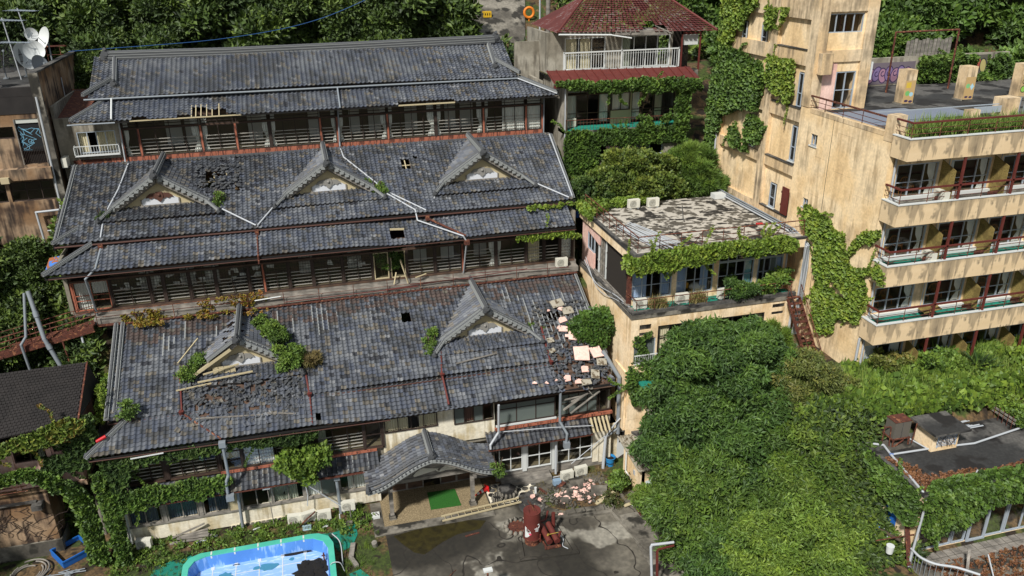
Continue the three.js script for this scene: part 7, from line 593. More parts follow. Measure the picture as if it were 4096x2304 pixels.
// rubble heap in the yard
reseed(35); { const heap = new THREE.SphereGeometry(1, 26, 12); heap.scale(2.1, 0.35, 1.3); heap.translate(13.4, 0, -36.7); const pp = heap.attributes.position; for (let i = 0; i < pp.count; i++) { pp.setY(i, Math.max(-0.1, pp.getY(i) + 0.18 * (fbm(pp.getX(i) * 0.2, pp.getZ(i) * 0.2, 10, 10, 3) - 0.4))); } heap.computeVertexNormals(); struct('rubble_mound', heap, m.soil); }
const hy = (x, z) => 0.36 * Math.sqrt(Math.max(0, 1 - ((x - 13.4) / 2.2) ** 2 - ((z + 36.7) / 1.5) ** 2)) + 0.03;
for (let i = 0; i < 46; i++) { const x = 13.6 + rr(-1, 1) * rr(0.2, 1.8), z = -36.6 + rr(-1, 1) * rr(0.1, 1.1); one('wall_fragment', 'small pink fragment of fallen wall on the yard rubble heap', 'rubble', chunk(x, hy(x, z), z, rr(0.1, 0.24), 0.05, 0.35), m.pink, 'pink fragments on the yard rubble heap'); }
[[11.2, -36.9], [10.8, -37.3], [12.6, -35.9], [11.9, -35.3], [9.9, -35.6], [12.2, -36.5], [12.9, -37.6]].forEach(([x, z]) => one('wall_fragment', 'pink fragment lying apart on the ground between basin and rubble heap', 'rubble', chunk(x, 0.06, z, rr(0.16, 0.26), 0.05, 0.2), m.pink, 'stray pink fragments in the yard'));
[[13.6, -37.4, 0.9, 0.7], [14.6, -36.4, 0.95, 0.7], [12.4, -36.1, 0.45, 0.4], [13.2, -37.2, 0.6, 0.3], [12.9, -36.7, 0.4, 0.4]].forEach(([x, z, w, d], i) => { const g = box(-w / 2, w / 2, -0.05, 0.05, -d / 2, d / 2); g.rotateX(rr(0, 0.3)); g.rotateY(rr(-0.5, 0.5)); g.translate(x, hy(x, z) + 0.08, z); one('concrete_slab', ['large grey concrete slab on top of the yard rubble', 'mossy grey concrete slab at the right of the yard rubble', 'grey slab at the left foot of the yard rubble', 'narrow grey slab behind the yard rubble', 'small square grey slab amid the yard rubble'][i], 'rubble', g, m.concrete); });
{ const g = []; for (let i = 0; i < 620; i++) { const x = 13 + rr(-1, 1) * rr(0.3, 3.2), z = -36.7 + rr(-1, 1) * rr(0.2, 1.8); g.push(chunk(x, hy(x, z), z, rr(0.03, 0.11), rr(0.02, 0.07), 0.5)); } one('gravel_rubble', 'small grey rubble spread through the yard heap', 'rubble', g, m.concrete).userData.kind = 'stuff'; }
one('plank', 'pale wide plank at the front of the yard rubble heap', 'plank', bar([14.1, 0.15, -35.6], [15.5, 0.25, -36.15], 0.3, 0.06), m.creamBoard); for (let i = 0; i < 5; i++) one('stone_block', 'grey kerb stone block in the row in front of rubble heap', 'block', box(12.2 + i * 0.56, 12.7 + i * 0.56, 0, 0.3, -35.35 + i * 0.03, -35.0 + i * 0.03), m.concrete, 'kerb stones in front of the rubble heap'); one('rusty_beam', 'rusty beam lying left of the pink rubble', 'beam', bar([11.4, 0.1, -37.9], [11.8, 0.15, -36.9], 0.12, 0.1), m.rust); one('rusty_beam', 'bent rusty plate at the top of the rubble heap', 'beam', [bar([12.3, 0.3, -37.3], [12.9, 0.4, -37.7], 0.25, 0.05)], m.rust); one('blue_grey_box', 'small blue-grey box standing in the rubble', 'box', [box(12.25, 12.7, 0.2, 0.55, -38.0, -37.7)], flat('#8299ad', 0.7)); one('pipe_piece', 'short white pipe standing in the rubble left of the box', 'pipe', rod([11.1, 0, -37.6], [11.08, 0.45, -37.6], 0.08), m.whiteMetal); one('pole', 'long white pole lying behind the yard rubble', 'pole', rod([12.3, 0.1, -38.7], [13.9, 0.12, -38.75], 0.035, 6), m.pvc); one('plank', 'thin board lying behind the lidded basin', 'plank', bar([10.2, 0.08, -38.7], [11.9, 0.08, -38.95], 0.1, 0.05), m.greyWood);
{ const t = thing('bucket', 'blue plastic bucket by the doors under the annex', 'bucket', [16.35, 0, -39.2]); const P = [[0.24, 0], [0.3, 0.55], [0.34, 0.56], [0.34, 0.6], [0.29, 0.6], [0.23, 0.05]].map(([x, y]) => new THREE.Vector2(x, y)); const g = new THREE.LatheGeometry(P, 26); g.translate(16.35, 0, -39.1); const bl = flat('#2a7fb8', 0.5); part(t, 'tub', g, bl); part(t, 'handle', [rod([16.0, 0.5, -39.1], [16.08, 0.56, -39.1], 0.05), rod([16.62, 0.56, -39.1], [16.7, 0.5, -39.1], 0.05)], bl); part(t, 'filling', cyl(16.35, 0.2, 0.46, -39.1, 0.27, 20), m.dark); }
one('crate', 'small blue-grey crate by the shed corner', 'crate', [box(17.3, 17.6, 0, 0.4, -38.9, -38.6)], flat('#7b93a8', 0.7));
// low side building and shed under the tree
{ const t = thing('low_wing', 'low cream wing with dirty corner below the annex terrace', 'building', [17.6, 3, -38.5]); part(t, 'wall', [box(16.95, 17.2, 2.6, 6.6, -40.5, -38.8), box(17.2, 19.5, 2.6, 6.9, -39.2, -38.9), box(17.0, 24.5, 0, 6.4, -38.55, -38.52)], m.cream); part(t, 'wall', [box(16.5, 19.6, 0, 2.5, -39.9, -39.7)], m.white); part(t, 'concrete_canopy', [flatPoly([[16.9, -39.6], [17.5, -39.6], [19.3, -37.2], [18.2, -36.8]], 0.14, 2.5)], m.tar); part(t, 'terrace', [box(17.4, 25.6, 6.3, 6.42, -38.4, -36.6)], m.carpet); part(t, 'railing', [rod([18.7, 7.2, -38.2], [20.3, 6.8, -37.0], 0.02), rod([18.7, 6.4, -38.2], [18.7, 7.2, -38.2], 0.02), rod([19.5, 6.4, -37.6], [19.5, 7.0, -37.6], 0.02), rod([20.3, 6.4, -37], [20.3, 6.8, -37], 0.02)], m.rust); part(t, 'door_panel', box(17.0, 17.85, 0, 2.1, -39.68, -39.62), m.whiteMetal); part(t, 'pane', box(17.1, 17.7, 1.2, 1.95, -39.61, -39.6), m.dark); part(t, 'broken_window', box(16.9, 16.96, 4.0, 5.2, -40.1, -39.5), m.dark); part(t, 'shutter', [box(18.3, 19.8, 3.0, 5.0, -38.5, -38.45)], m.corrugate); }
{ const t = thing('shed', 'cream shed with grey corrugated roof at the edge of the tree', 'shed', [17.4, 0, -36.6]); part(t, 'wall', [box(16.85, 17, 0, 2.1, -38.2, -35.4), box(16.85, 19, 0, 2.1, -35.5, -35.4)], m.cream); part(t, 'painted_mark', printed(17.05, 17.9, 0.2, 1.3, -35.39), graffiti(128, 160, '#cbd6d4', (c) => { c.strokeStyle = '#2f7f9a'; c.lineWidth = 14; c.beginPath(); c.arc(50, 70, 36, 0.5, 4.6); c.stroke(); c.strokeStyle = '#59b9a0'; c.beginPath(); c.moveTo(30, 130); c.lineTo(110, 60); c.stroke(); })); const C = []; for (let i = 0; i < 16; i++) C.push(bar([16.55 + i * 0.17, 2.45 - 0.0 * i, -38.5], [16.55 + i * 0.17, 2.15, -35.2], 0.11, 0.05)); part(t, 'corrugated_roof', [quad([16.5, 2.43, -38.5], [19.2, 2.43, -38.5], [19.2, 2.12, -35.2], [16.5, 2.12, -35.2]), ...C], m.corrugate); part(t, 'pipe', path([[16.75, 2.2, -37.6], [16.72, 0.6, -37.5], [17.0, 0.05, -36.6]], 0.05), m.whiteMetal); part(t, 'meter_box', box(16.8, 16.85, 1, 1.3, -36.6, -36.4), m.pvc); }
{ reseed(36); for (let i = 0; i < 6; i++) one('pole', 'grey pole in the bundle leaning by the shed foot', 'pole', rod([15.9 + i * 0.1, 0.05, -35.2 + i * 0.1], [17 + i * 0.05, 0.2, -34.7 - i * 0.05], 0.03, 6), i % 2 ? m.greyWood : m.pvc, 'poles by the shed foot'); one('plank', 'wide pale plank below the shed', 'plank', bar([15.6, 0.15, -34.95], [16.8, 0.3, -35.1], 0.2, 0.05), m.creamBoard); one('rusty_plate', 'rusty plate lying in front of the shed', 'plate', box(16.2, 17, 0.05, 0.1, -34.5, -34.0), m.rust); }
{ const t = thing('goal_frame', 'white pipe frame post with rusty brace at the bottom edge', 'post', [14.7, 0, -29]); part(t, 'post', path([[14.45, 0, -28.4], [14.45, 2.5, -28.9], [14.5, 2.62, -28.9], [15.6, 2.66, -28.75]], 0.07, 10), m.pvc); part(t, 'brace', [bar([14.75, 0, -28.5], [14.75, 2.3, -28.8], 0.12, 0.05), bar([14.75, 2.35, -28.8], [15.6, 2.5, -28.7], 0.06, 0.08)], m.redPaint); }
{ const t = thing('yard_lamp', 'thin rusty lamp post with white head at the bottom edge', 'lamp post', [6.6, 0, -30.4]); part(t, 'pole', rod([6.5, 0, -30.2], [6.5, 1.6, -30.4], 0.05), m.rust); part(t, 'lamp_head', [box(6.3, 6.75, 1.6, 1.7, -30.55, -30.3), box(6.32, 6.7, 1.55, 1.6, -30.5, -30.35)], m.whiteMetal); }
one('rebar', 'thin rusty rod lying on the wet yard', 'rod', rod([3.6, 0.05, -31.2], [5.3, 0.05, -32.6], 0.018, 5), m.rust); one('plank', 'rusty strip lying on the wet yard', 'plank', bar([6.3, 0.05, -35.0], [7.1, 0.05, -35.1], 0.1, 0.03), m.rust); struct('moss_patch', [flatPoly([[2.5, -36.1], [4, -36.35], [6.8, -36.3], [7.7, -36.0], [7.2, -35.4], [5.9, -35.3], [5.0, -34.9], [3.9, -34.2], [3.4, -34.5], [2.9, -35.3]], 0.004, 0.034)], M({ map: tex(256, 2, (u, v) => mix3([30, 26, 12], [62, 56, 22], fbm(u, v, 8, 8, 4))), roughness: 0.5 }));
// blue tray, hose
{ const t = thing('blue_tray', 'square blue plastic tray full of dark soil at lower left', 'tray', [-14.4, 0, -39.2]); const g = []; const yaw = 0.62; const L = 1.55, w = 0.07; g.push(box(-L / 2, L / 2, 0.36, 0.44, -L / 2, -L / 2 + w), box(-L / 2, L / 2, 0.36, 0.44, L / 2 - w, L / 2), box(-L / 2, -L / 2 + w, 0.36, 0.44, -L / 2 + w, L / 2 - w), box(L / 2 - w, L / 2, 0.36, 0.44, -L / 2 + w, L / 2 - w)); const s = [box(-L / 2 + 0.02, L / 2 - 0.02, 0.02, 0.36, -L / 2 + 0.02, -L / 2 + 0.05), box(-L / 2 + 0.02, L / 2 - 0.02, 0.02, 0.36, L / 2 - 0.05, L / 2 - 0.02), box(-L / 2 + 0.02, -L / 2 + 0.05, 0.02, 0.36, -L / 2 + 0.05, L / 2 - 0.05), box(L / 2 - 0.05, L / 2 - 0.02, 0.02, 0.36, -L / 2 + 0.05, L / 2 - 0.05)]; const mv = (a) => a.map((q) => { q.rotateY(yaw); q.translate(-14.35, 0, -39.3); return q; }); const bl = flat('#1f62b0', 0.5); part(t, 'rim', mv(g), bl); part(t, 'side', mv(s), bl); part(t, 'soil', mv([box(-0.72, 0.72, 0.02, 0.16, -0.72, 0.72)]), m.soil); }
one('hose', 'coiled grey hose left of the blue tray', 'hose', [0, 1, 2, 3].map((i) => { const g = new THREE.TorusGeometry(0.62 + i * 0.09, 0.045, 6, 30, 5.2); g.rotateX(Math.PI / 2); g.rotateY(i * 0.7); g.translate(-16.3 + i * 0.06, 0.06 + i * 0.05, -38.3); return g; }).concat([curve([[-18, 0.05, -38.6], [-17, 0.05, -37.8], [-16, 0.05, -37.6], [-15.2, 0.05, -38.4]], 0.05)]), m.greyWood); reseed(37); for (let i = 0; i < 14; i++) one('stick', 'grey stick among litter below the blue tray', 'stick', rod([-15.6 + rr(-0.8, 1.6), 0.05, -37.7 + rr(-0.4, 0.5)], [-14.8 + rr(-0.8, 1.6), 0.08, -37.7 + rr(-0.4, 0.5)], 0.03, 5), m.pvcGrey, 'grey sticks near the blue tray');
// road behind with crate
struct('road', [quad([12.6, ground(12.6, -69) + 0.12, -69], [19.4, ground(19.4, -69) + 0.12, -69], [22.5, ground(22.5, -80) + 0.15, -80], [15.5, ground(15.5, -80) + 0.15, -80]), quad([15.5, ground(15.5, -80) + 0.15, -80], [22.5, ground(22.5, -80) + 0.15, -80], [25, ground(25, -92) + 0.15, -92], [18, ground(18, -92) + 0.15, -92])], m.concrete); { const y = ground(16.9, -72.5) + 0.12; one('beer_crate', 'yellow plastic crate on the road behind the upper roof', 'crate', [...[0, 0.35].map((a) => box(16.6, 17.3, y + a, y + a + 0.15, -72.9, -72.4)), ...[0, 0.2, 0.4, 0.6].map((a) => box(16.6 + a, 16.7 + a, y, y + 0.5, -72.42, -72.38))], flat('#c9a21c', 0.6)); one('warning_sign', 'orange round road sign on the road behind the upper roof', 'sign', [(() => { const g = new THREE.TorusGeometry(0.42, 0.12, 8, 24); g.translate(20.6, ground(20.6, -72) + 0.7, -72); return g; })(), rod([20.6, ground(20.6, -72) - 0.2, -72], [20.6, ground(20.6, -72) + 0.3, -72], 0.06)], flat('#d8791c', 0.6)); one('utility_pole', 'grey utility pole behind the red tiled roof', 'pole', rod([20.5, ground(20.5, -66), -66], [20.5, ground(20.5, -66) + 9, -66], 0.18, 10), m.greyWood); one('utility_pole', 'pale blue steel pole left of the grey pole', 'pole', rod([19.2, ground(19.2, -64), -64], [19.2, ground(19.2, -64) + 9, -64], 0.07, 8), m.pvc); one('gate_post', 'concrete gate post by the road behind the upper roof', 'post', box(14.2, 14.6, ground(14.4, -73), ground(14.4, -73) + 2.6, -73.2, -72.8), m.concrete); one('tin_roof', 'rusty pale tin roof half buried in the trees behind the inn', 'roof', [quad([2.2, 22.7, -74], [4.8, 22.5, -74], [5.2, 23.8, -76.5], [2.0, 23.9, -76.5]), ...Array.from({ length: 9 }, (_, i) => bar([2.3 + i * 0.3, 22.72, -74], [2.2 + i * 0.33, 23.9, -76.5], 0.08, 0.05))], m.corrugate); one('power_cable', 'blue sagging cable strung over the upper roof ridge', 'cable', curve([[-14, 23.8, -60], [-4, 24.1, -62], [2, 25.0, -63], [8, 27.2, -63]], 0.02, 40, 5), flat('#1e4f86', 0.6)); }
one('tin_roof', 'blue painted rusty tin roof right of the middle wing', 'roof', [quad([17.3, 14.2, -50.6], [18.7, 14.4, -51], [19.0, 14.9, -52.4], [17.5, 14.8, -52.4])], m.blueRust); one('tin_roof', 'lower blue rusty tin roof panel beside the annex roof rail', 'roof', [quad([17.0, 13.2, -48.2], [18.6, 13.4, -48.2], [18.9, 14.1, -50.6], [17.2, 14.0, -50.6])], m.blueRust); one('tin_roof', 'blue tin scraps at the left corner of the middle wing', 'roof', [quad([-14.6, 13.5, -47.2], [-13.4, 13.8, -46.9], [-13.2, 14.1, -47.8], [-14.5, 13.9, -48])], m.blueRust);
// ================= flat-roofed building, lower right =================
{
  reseed(50); const b = thing('tar_roofed_house', 'flat tar-roofed building with ivy fringe and glass front, lower right', 'building', [30, 4, -26]); const X0 = 25.3, X1 = 42, zf = -24.1, zb = -29.4, zw = -24.5;
  part(b, 'roof_slab', [box(X0 - 0.1, X1, 6.6, 6.9, zb, zf + 0.15)], m.hotelDirty); part(b, 'roof_deck', [box(X0, X1, 6.9, 6.98, zb, zf + 0.1)], m.tar); part(b, 'roof_kerb', [box(X0 - 0.12, X0 + 0.1, 6.9, 7.06, zb, zf + 0.18), box(X0 + 0.1, X1, 6.9, 7.06, zf - 0.02, zf + 0.18), box(28.8, X1, 6.98, 7.25, zb - 0.2, zb)], m.tar);
  const ws = [[26.0, 27.2], [27.25, 27.95], [28.0, 28.75], [28.8, 29.85], [29.9, 31.0], [31.05, 33]]; part(b, 'wall', wall('z', X0, X1, 2.4, 6.6, zw - 0.2, zw, [[26, 33.05, 3.2, 5.2]]), m.cream); ws.forEach(([a, c], i) => zwin(b, a, c, 3.2, i === 3 ? 5.2 : 5.05, i === 3 ? zw + 0.05 : zw - 0.05, { n: i === 5 ? 2 : 1, fr: m.alu, t: i === 3 ? 0.1 : 0.06, door: i === 3, frost: i === 3 ? [] : undefined })); room(b, 25.6, 34, 3.2, 5.4, zw - 0.2, 3.5, m.grey); part(b, 'wall', box(X0, X0 + 0.2, 2, 6.6, zb, zw - 0.2), m.cream); part(b, 'side_door', [box(X0 - 0.05, X0, 3.4, 5.2, -26.0, -25.3)], flat('#2464b4', 0.6)); part(b, 'side_door', [box(X0 - 0.05, X0, 2.4, 3.38, -26.0, -25.3)], m.greyWood);
  part(b, 'stone_terrace', box(25.2, X1, 2.9, 3.1, zw, -19), m.concrete); for (let i = 0; i < 18; i++) for (let j = 0; j < 2; j++) part(b, 'paving_tile', box(26.1 + i * 0.42, 26.48 + i * 0.42, 3.1, 3.13, -24.3 + j * 0.42, -23.92 + j * 0.42), m.greyWood);
  const P = sub(b, 'roof_pipe'); part(P, 'pipe', path([[25.1, 7.06, -28.3], [26.05, 7.05, -27.8], [25.85, 7.05, -27.0], [25.55, 7.05, -25.4], [25.3, 7.06, -24.2], [25.35, 6.8, -23.9], [25.15, 2.8, -23.9]], 0.06), m.pvc); part(P, 'pipe', path([[25.85, 7.06, -27.0], [28.3, 7.06, -26.9], [30.4, 7.06, -26.7], [34.5, 7.2, -27.2]], 0.055), m.pvc); part(P, 'pipe', path([[27.5, 7.1, -28.2], [27.9, 7.05, -26.9]], 0.04), m.pvc); part(P, 'elbow', rod([25.8, 7.06, -27.05], [25.95, 7.06, -26.95], 0.075), flat('#5a6f9a', 0.5)); part(P, 'vent_stub', rod([28.5, 6.98, -24.6], [28.6, 7.3, -24.6], 0.035), m.pvc);
}
{ const t = thing('water_tank', 'rust-topped grey metal water tank on a steel stand', 'tank', [26.8, 7, -27.8]); part(t, 'casing', box(26.3, 27.2, 7.5, 8.4, -28.2, -27.55), flat('#5e5a52', 0.55)); part(t, 'lid', [box(26.28, 27.22, 8.4, 8.43, -28.22, -27.53)], m.rust); part(t, 'seam', [box(26.72, 26.75, 7.5, 8.41, -27.55, -27.53)], m.tar); part(t, 'stand', [[26.3, -28.2], [27.2, -28.2], [26.3, -27.5], [27.2, -27.5]].map(([x, z]) => box(x - 0.03, x + 0.03, 7, 7.5, z - 0.03, z + 0.03)).concat([box(26.25, 27.25, 7.44, 7.5, -28.25, -27.5), bar([26.3, 7, -27.5], [26.9, 7.4, -27.5], 0.05, 0.04)]), m.rust); part(t, 'pipe', [path([[26.0, 7, -27.9], [26.02, 8.0, -27.9], [26.5, 8.05, -27.8]], 0.035), path([[26.2, 7, -27.6], [26.2, 8.1, -27.7]], 0.03), path([[27.3, 7.2, -27.4], [27.4, 8.3, -27.4]], 0.03)], m.rust); part(t, 'plinth', box(26.1, 27.3, 6.98, 7.08, -28.3, -27.35), m.concrete); }
{ const t = thing('roof_hut', 'low cream roof hut with overhanging dark slab and louvred front', 'hut', [28.5, 7, -27.2]); part(t, 'wall', [box(27.9, 29.4, 6.98, 8.1, -27.9, -26.75)], m.cream); part(t, 'louvre', [...Array.from({ length: 9 }, (_, i) => bar([28.2, 7.25 + i * 0.085, -26.73], [29.2, 7.25 + i * 0.085, -26.73], 0.02, 0.06, 0.5)), box(28.15, 28.2, 7.2, 8.02, -26.76, -26.7), box(29.2, 29.25, 7.2, 8.02, -26.76, -26.7)], flat('#a9b6c4', 0.6)); part(t, 'roof_slab', box(27.6, 29.65, 8.1, 8.22, -28.1, -26.35), m.tar); part(t, 'creeper_stems', Array.from({ length: 16 }, () => { const x = rr(28, 29.3), y = rr(7.1, 7.5); return rod([x, y, -26.68], [x + rr(-0.5, 0.5), y + rr(0.2, 0.6), -26.68], 0.01, 4); }), m.darkWood).userData.kind = 'stuff'; }
reseed(51); for (let i = 0; i < 15; i++) one('pole', 'pale pole in the pile behind the roof hut', 'pole', rod([29.2 + rr(-0.4, 0.6), 7.05 + rr(0, 0.1), -28.7 + i * 0.06], [31.4 + rr(-0.5, 0.7), 7.05 + rr(0, 0.12), -28.9 + i * 0.07 + rr(-0.2, 0.2)], 0.03, 6), i % 3 ? m.pvc : m.pvcGrey, 'pale poles piled behind the roof hut');
{ const t = thing('roof_fence', 'rusty iron fence with weathered boards around the tar roof', 'fence', [31.5, 7, -29.4]); for (let i = 0; i < 12; i++) part(t, 'iron_post', rod([28.9 + i * 0.38, 7, -29.35], [28.9 + i * 0.38, 7.75, -29.35], 0.02, 5), m.rust); for (let i = 0; i < 8; i++) part(t, 'iron_post', rod([33.2, 7, -29.3 + i * 0.28], [33.2, 7.75, -29.3 + i * 0.28], 0.02, 5), m.rust); part(t, 'board', [box(28.8, 31.2, 7.35, 7.45, -29.4, -29.36), box(28.8, 31.2, 7.55, 7.62, -29.4, -29.36), box(33.22, 33.26, 7.3, 7.4, -29.3, -27.2), box(33.22, 33.26, 7.5, 7.6, -29.3, -27.2)], m.greyWood); }
{ const t = thing('curved_railing', 'curved white pipe railing at the bottom right corner', 'railing', [25.6, 3.8, -22.4]); const C = [[25.2, 4.0, -24.0], [25.2, 4.0, -23.4], [25.5, 4.0, -22.9], [26.3, 4.0, -22.4], [27, 3.95, -21.8]]; part(t, 'handrail', curve(C, 0.06, 40, 8), m.pvc); for (let i = 0; i < 14; i++) { const p = new THREE.CatmullRomCurve3(C.map((q) => V3(...q))).getPoint(i / 13); part(t, 'baluster', rod([p.x, 2.9, p.z], [p.x, 4.0, p.z], 0.015, 5), m.pvcGrey); } }
one('plank', 'weathered post leaning on the lower right terrace', 'plank', bar([26.9, 3.1, -22.3], [27.7, 4.0, -23.2], 0.12, 0.08), m.greyWood); one('plank', 'thin pale pole leaning on the lower right terrace', 'plank', bar([28.2, 3.1, -22], [28.5, 3.8, -22.9], 0.05, 0.05), m.pvc); one('parapet', 'white parapet corner at the bottom right edge', 'wall', slab([[27.8, 2.6], [31.5, 2.6], [31.5, 3.5], [29.0, 3.3]], 0.2, (g) => g.translate(0, 0, -21.6)), m.whiteMetal);
{ const t = thing('junk_pile', 'pile of scrap poles and blue tarp left of the lower right building', 'junk', [24.6, 4, -25.4]); part(t, 'branch', [rod([23.9, 4.1, -26.9], [24.9, 4.2, -24.4], 0.08, 8), rod([24.4, 4.1, -25.6], [25.2, 4.1, -26.2], 0.04, 6)], m.bark); part(t, 'scrap_pole', Array.from({ length: 7 }, (_, i) => rod([24.2 + i * 0.12, 4.0, -25.3 + rr(-0.4, 0.4)], [24.7 + i * 0.12, 4.25, -26.2 + rr(-0.3, 0.3)], 0.035, 6)), m.pvc); part(t, 'tarp', [slab([[0, 0], [0.35, 0.05], [0.4, 0.3], [0.1, 0.35]], 0.06, (g) => { g.rotateX(-1.2); g.translate(24.3, 4.1, -25.4); })], flat('#2b6dc0', 0.7)); const pl = new THREE.CylinderGeometry(0.18, 0.15, 0.4, 18); pl.translate(24.0, 4.25, -24.0); part(t, 'pail', pl, m.whiteMetal); part(t, 'rusty_bar', rod([23.7, 4.3, -24.6], [25.6, 4.4, -24.4], 0.03, 6), m.rust); const tl = new THREE.SphereGeometry(0.2, 12, 8); tl.scale(1.2, 0.6, 1); tl.translate(24.75, 4.4, -26.3); part(t, 'green_basin', tl, flat('#1b6a5c', 0.7)); part(t, 'long_bar', Array.from({ length: 5 }, (_, i) => rod([25.0 + i * 0.05, 3.2, -23.8], [25.15 + i * 0.05, 5.0, -24.6], 0.03, 6)), i5()); function i5() { return m.rust; } }
// ================= trees and shrubs =================
// big trees right of the yard
{ const t = (label, pos, pf, pal, geo, per, size, sd, g) => { const o = tree('broadleaf_tree', label, g, pos, 3, 7, 0, per, size, pal, geo, sd, pf); return o; };
  t('huge dark green broadleaf tree in front of the cream annex', [20.6, 2.5, -34], [[0, 6.2, 0, 2.9, 2.4], [-2.2, 4.4, 0.6, 2.2], [2.4, 4.6, -0.6, 2.5], [0.4, 4, 1.8, 2.6], [3.6, 3.2, 1.0, 2.0], [-1.2, 7.1, -0.8, 1.6], [1.6, 7.3, -0.4, 1.5], [-3.0, 2.4, 0.8, 1.9], [-0.6, 2.0, 2.6, 2.3]], PAL.tree, GEO.broad[0], 22, 0.95, 61);
  t('lighter broadleaf tree below the huge dark one, bottom centre', [18.6, 0.5, -30.8], [[0, 3.8, 0, 2.4], [-1.6, 2.6, 0.6, 1.8], [1.9, 3.2, 0.4, 2.2], [0.6, 1.8, 1.6, 2.2], [-0.9, 1.0, 1.4, 1.8], [2.9, 1.6, 1.2, 2.0]], [[0.04, 0.085, 0.01], [0.075, 0.14, 0.014], [0.13, 0.2, 0.02]], GEO.broad[1], 24, 0.9, 62);
  t('dense green tree between the huge tree and the tar-roofed house', [22.9, 2.6, -29.4], [[0, 3.0, 0, 2.3], [1.6, 2.0, 0.6, 1.7], [-1.3, 2.2, 0.8, 1.9], [0.2, 1.2, 2.0, 2.0], [1.8, 0.9, 2.2, 1.5], [-1.8, 0.8, 2.2, 1.8]], [[0.035, 0.075, 0.008], [0.075, 0.14, 0.012], [0.14, 0.2, 0.02]], GEO.broad[0], 24, 0.9, 63);
  t('yellow-green small tree beside the tar roof edge', [24.4, 3.2, -29.0], [[0, 3.2, 0, 1.15], [0.5, 2.2, 0.4, 1.1], [-0.5, 2.1, 0.5, 0.9], [0.3, 1.3, 0.9, 1.0]], PAL.acer, GEO.maple[0], 34, 0.62, 64);
  t('olive brown-tinged tree behind the yellow-green one', [24.4, 5.5, -32.2], [[0, 2.8, 0, 1.9], [1.4, 2.0, 0.4, 1.5], [-1.0, 2.0, 0.4, 1.5], [0.4, 1.0, 1.2, 1.6], [2.2, 1.0, 1.0, 1.2]], [[0.05, 0.07, 0.012], [0.1, 0.13, 0.02], [0.2, 0.19, 0.04]], GEO.broad[1], 24, 0.7, 65);
  t('bright green shrubby tree at the bottom edge', [20.6, 1.8, -26.6], [[0, 2.2, 0, 1.9], [-1.8, 1.5, 0.2, 1.5], [1.8, 1.6, 0.2, 1.6], [0.6, 0.8, 1.4, 1.8], [-1.5, 0.5, 1.6, 1.5], [3.1, 1.4, 0.6, 1.3]], PAL.treeLight, GEO.broad[0], 26, 0.75, 66);
  t('dark low tree at the bottom edge under the bright one', [17.6, -0.4, -27.4], [[0, 2.4, 0, 1.6], [1.4, 2.0, 0.6, 1.5], [-1.0, 1.4, 0.6, 1.2], [0.4, 0.8, 1.4, 1.5]], PAL.tree, GEO.broad[1], 26, 0.8, 67);
  t('small sapling with yellow-green leaves at the tree foot by the yard', [16.4, 0.2, -34.0], [[0, 1.1, 0, 0.75], [0.4, 0.7, 0.3, 0.6]], PAL.treeLight, GEO.broad[0], 26, 0.6, 68);
  t('leafy tree growing from the broken corner of the lower roof', [16.4, 6.7, -41.9], [[0, 1.9, 0, 0.95, 0.6], [-1.0, 1.6, 0.1, 0.75, 0.5], [0.9, 1.6, 0.2, 0.8, 0.5], [-0.4, 1.1, 0.5, 0.7]], [[0.03, 0.075, 0.008], [0.06, 0.13, 0.012], [0.1, 0.18, 0.02]], GEO.maple[0], 30, 0.72, 69);
  t('garden tree in front of the ivy house', [21.5, 13.2, -49.6], [[0, 2.6, 0, 1.7], [1.7, 2.2, 0, 1.4], [-1.8, 1.7, 0.2, 1.4], [0.4, 1.5, 0.8, 1.6], [2.6, 1.2, 0.6, 1.2]], [[0.05, 0.09, 0.01], [0.1, 0.15, 0.018], [0.19, 0.22, 0.03]], GEO.maple[0], 26, 0.72, 70); t('fern-like green shrub right of the garden tree', [26.0, 13.4, -49.8], [[0, 2.4, 0, 1.4], [0.3, 1.3, 0.7, 1.2], [-0.8, 1.4, 0.3, 1.0], [1.2, 0.9, 0.8, 0.9]], PAL.weed, GEO.needle[0], 34, 1.3, 71); t('dark shrub left of the garden tree below the ivy house', [18.4, 13.2, -49.4], [[0, 1.3, 0, 1.2], [1, 1, 0.4, 1]], PAL.ivyDark, GEO.maple[0], 28, 0.7, 72);
  const pine = tree('conifer', 'young podocarpus with upright green shoots above the big tree', undefined, [24.6, 5.2, -36.0], 1.2, 5, 0, 40, 1.1, PAL.treeLight, GEO.needle[0], 73, [[0, 4.0, 0, 0.3, 0.9], [0.7, 3.6, 0.1, 0.3, 0.8], [-0.7, 3.2, 0.2, 0.3, 0.8], [0.4, 2.7, 0.5, 0.7, 0.8], [-0.2, 2.0, 0.4, 1.0], [1.2, 2.2, 0.3, 0.7], [1.6, 1.4, 0.5, 0.9], [0.2, 1.0, 0.8, 1.2]]); }
// garden in front of the hotel
const grass = (name, label, poly, per, size, pal, sd, dy = 0) => { reseed(sd); const L = [], us = poly.map((p) => p[0]), vs = poly.map((p) => p[1]); const n = Math.round((Math.max(...us) - Math.min(...us)) * (Math.max(...vs) - Math.min(...vs)) * per); for (let i = 0; i < n; i++) { const x = rr(Math.min(...us), Math.max(...us)), z = rr(Math.min(...vs), Math.max(...vs)); if (!inside(x, z, poly)) continue; L.push({ p: V3(x, ground(x, z) + dy, z), n: V3(rr(-0.3, 0.3), 1, rr(-0.3, 0.3)), s: size * (0.6 + fbm(x * 0.2, z * 0.2, 16, 16, 2)), t: clamp(fbm(x * 0.1, z * 0.1, 16, 16, 3) + rr(-0.3, 0.3)) }); } const f = leaves(scene, numbered(name), L, GEO.grass[0], pal, sd, bladeM); tag(f, label, 'grass'); f.userData.kind = 'stuff'; return f; };
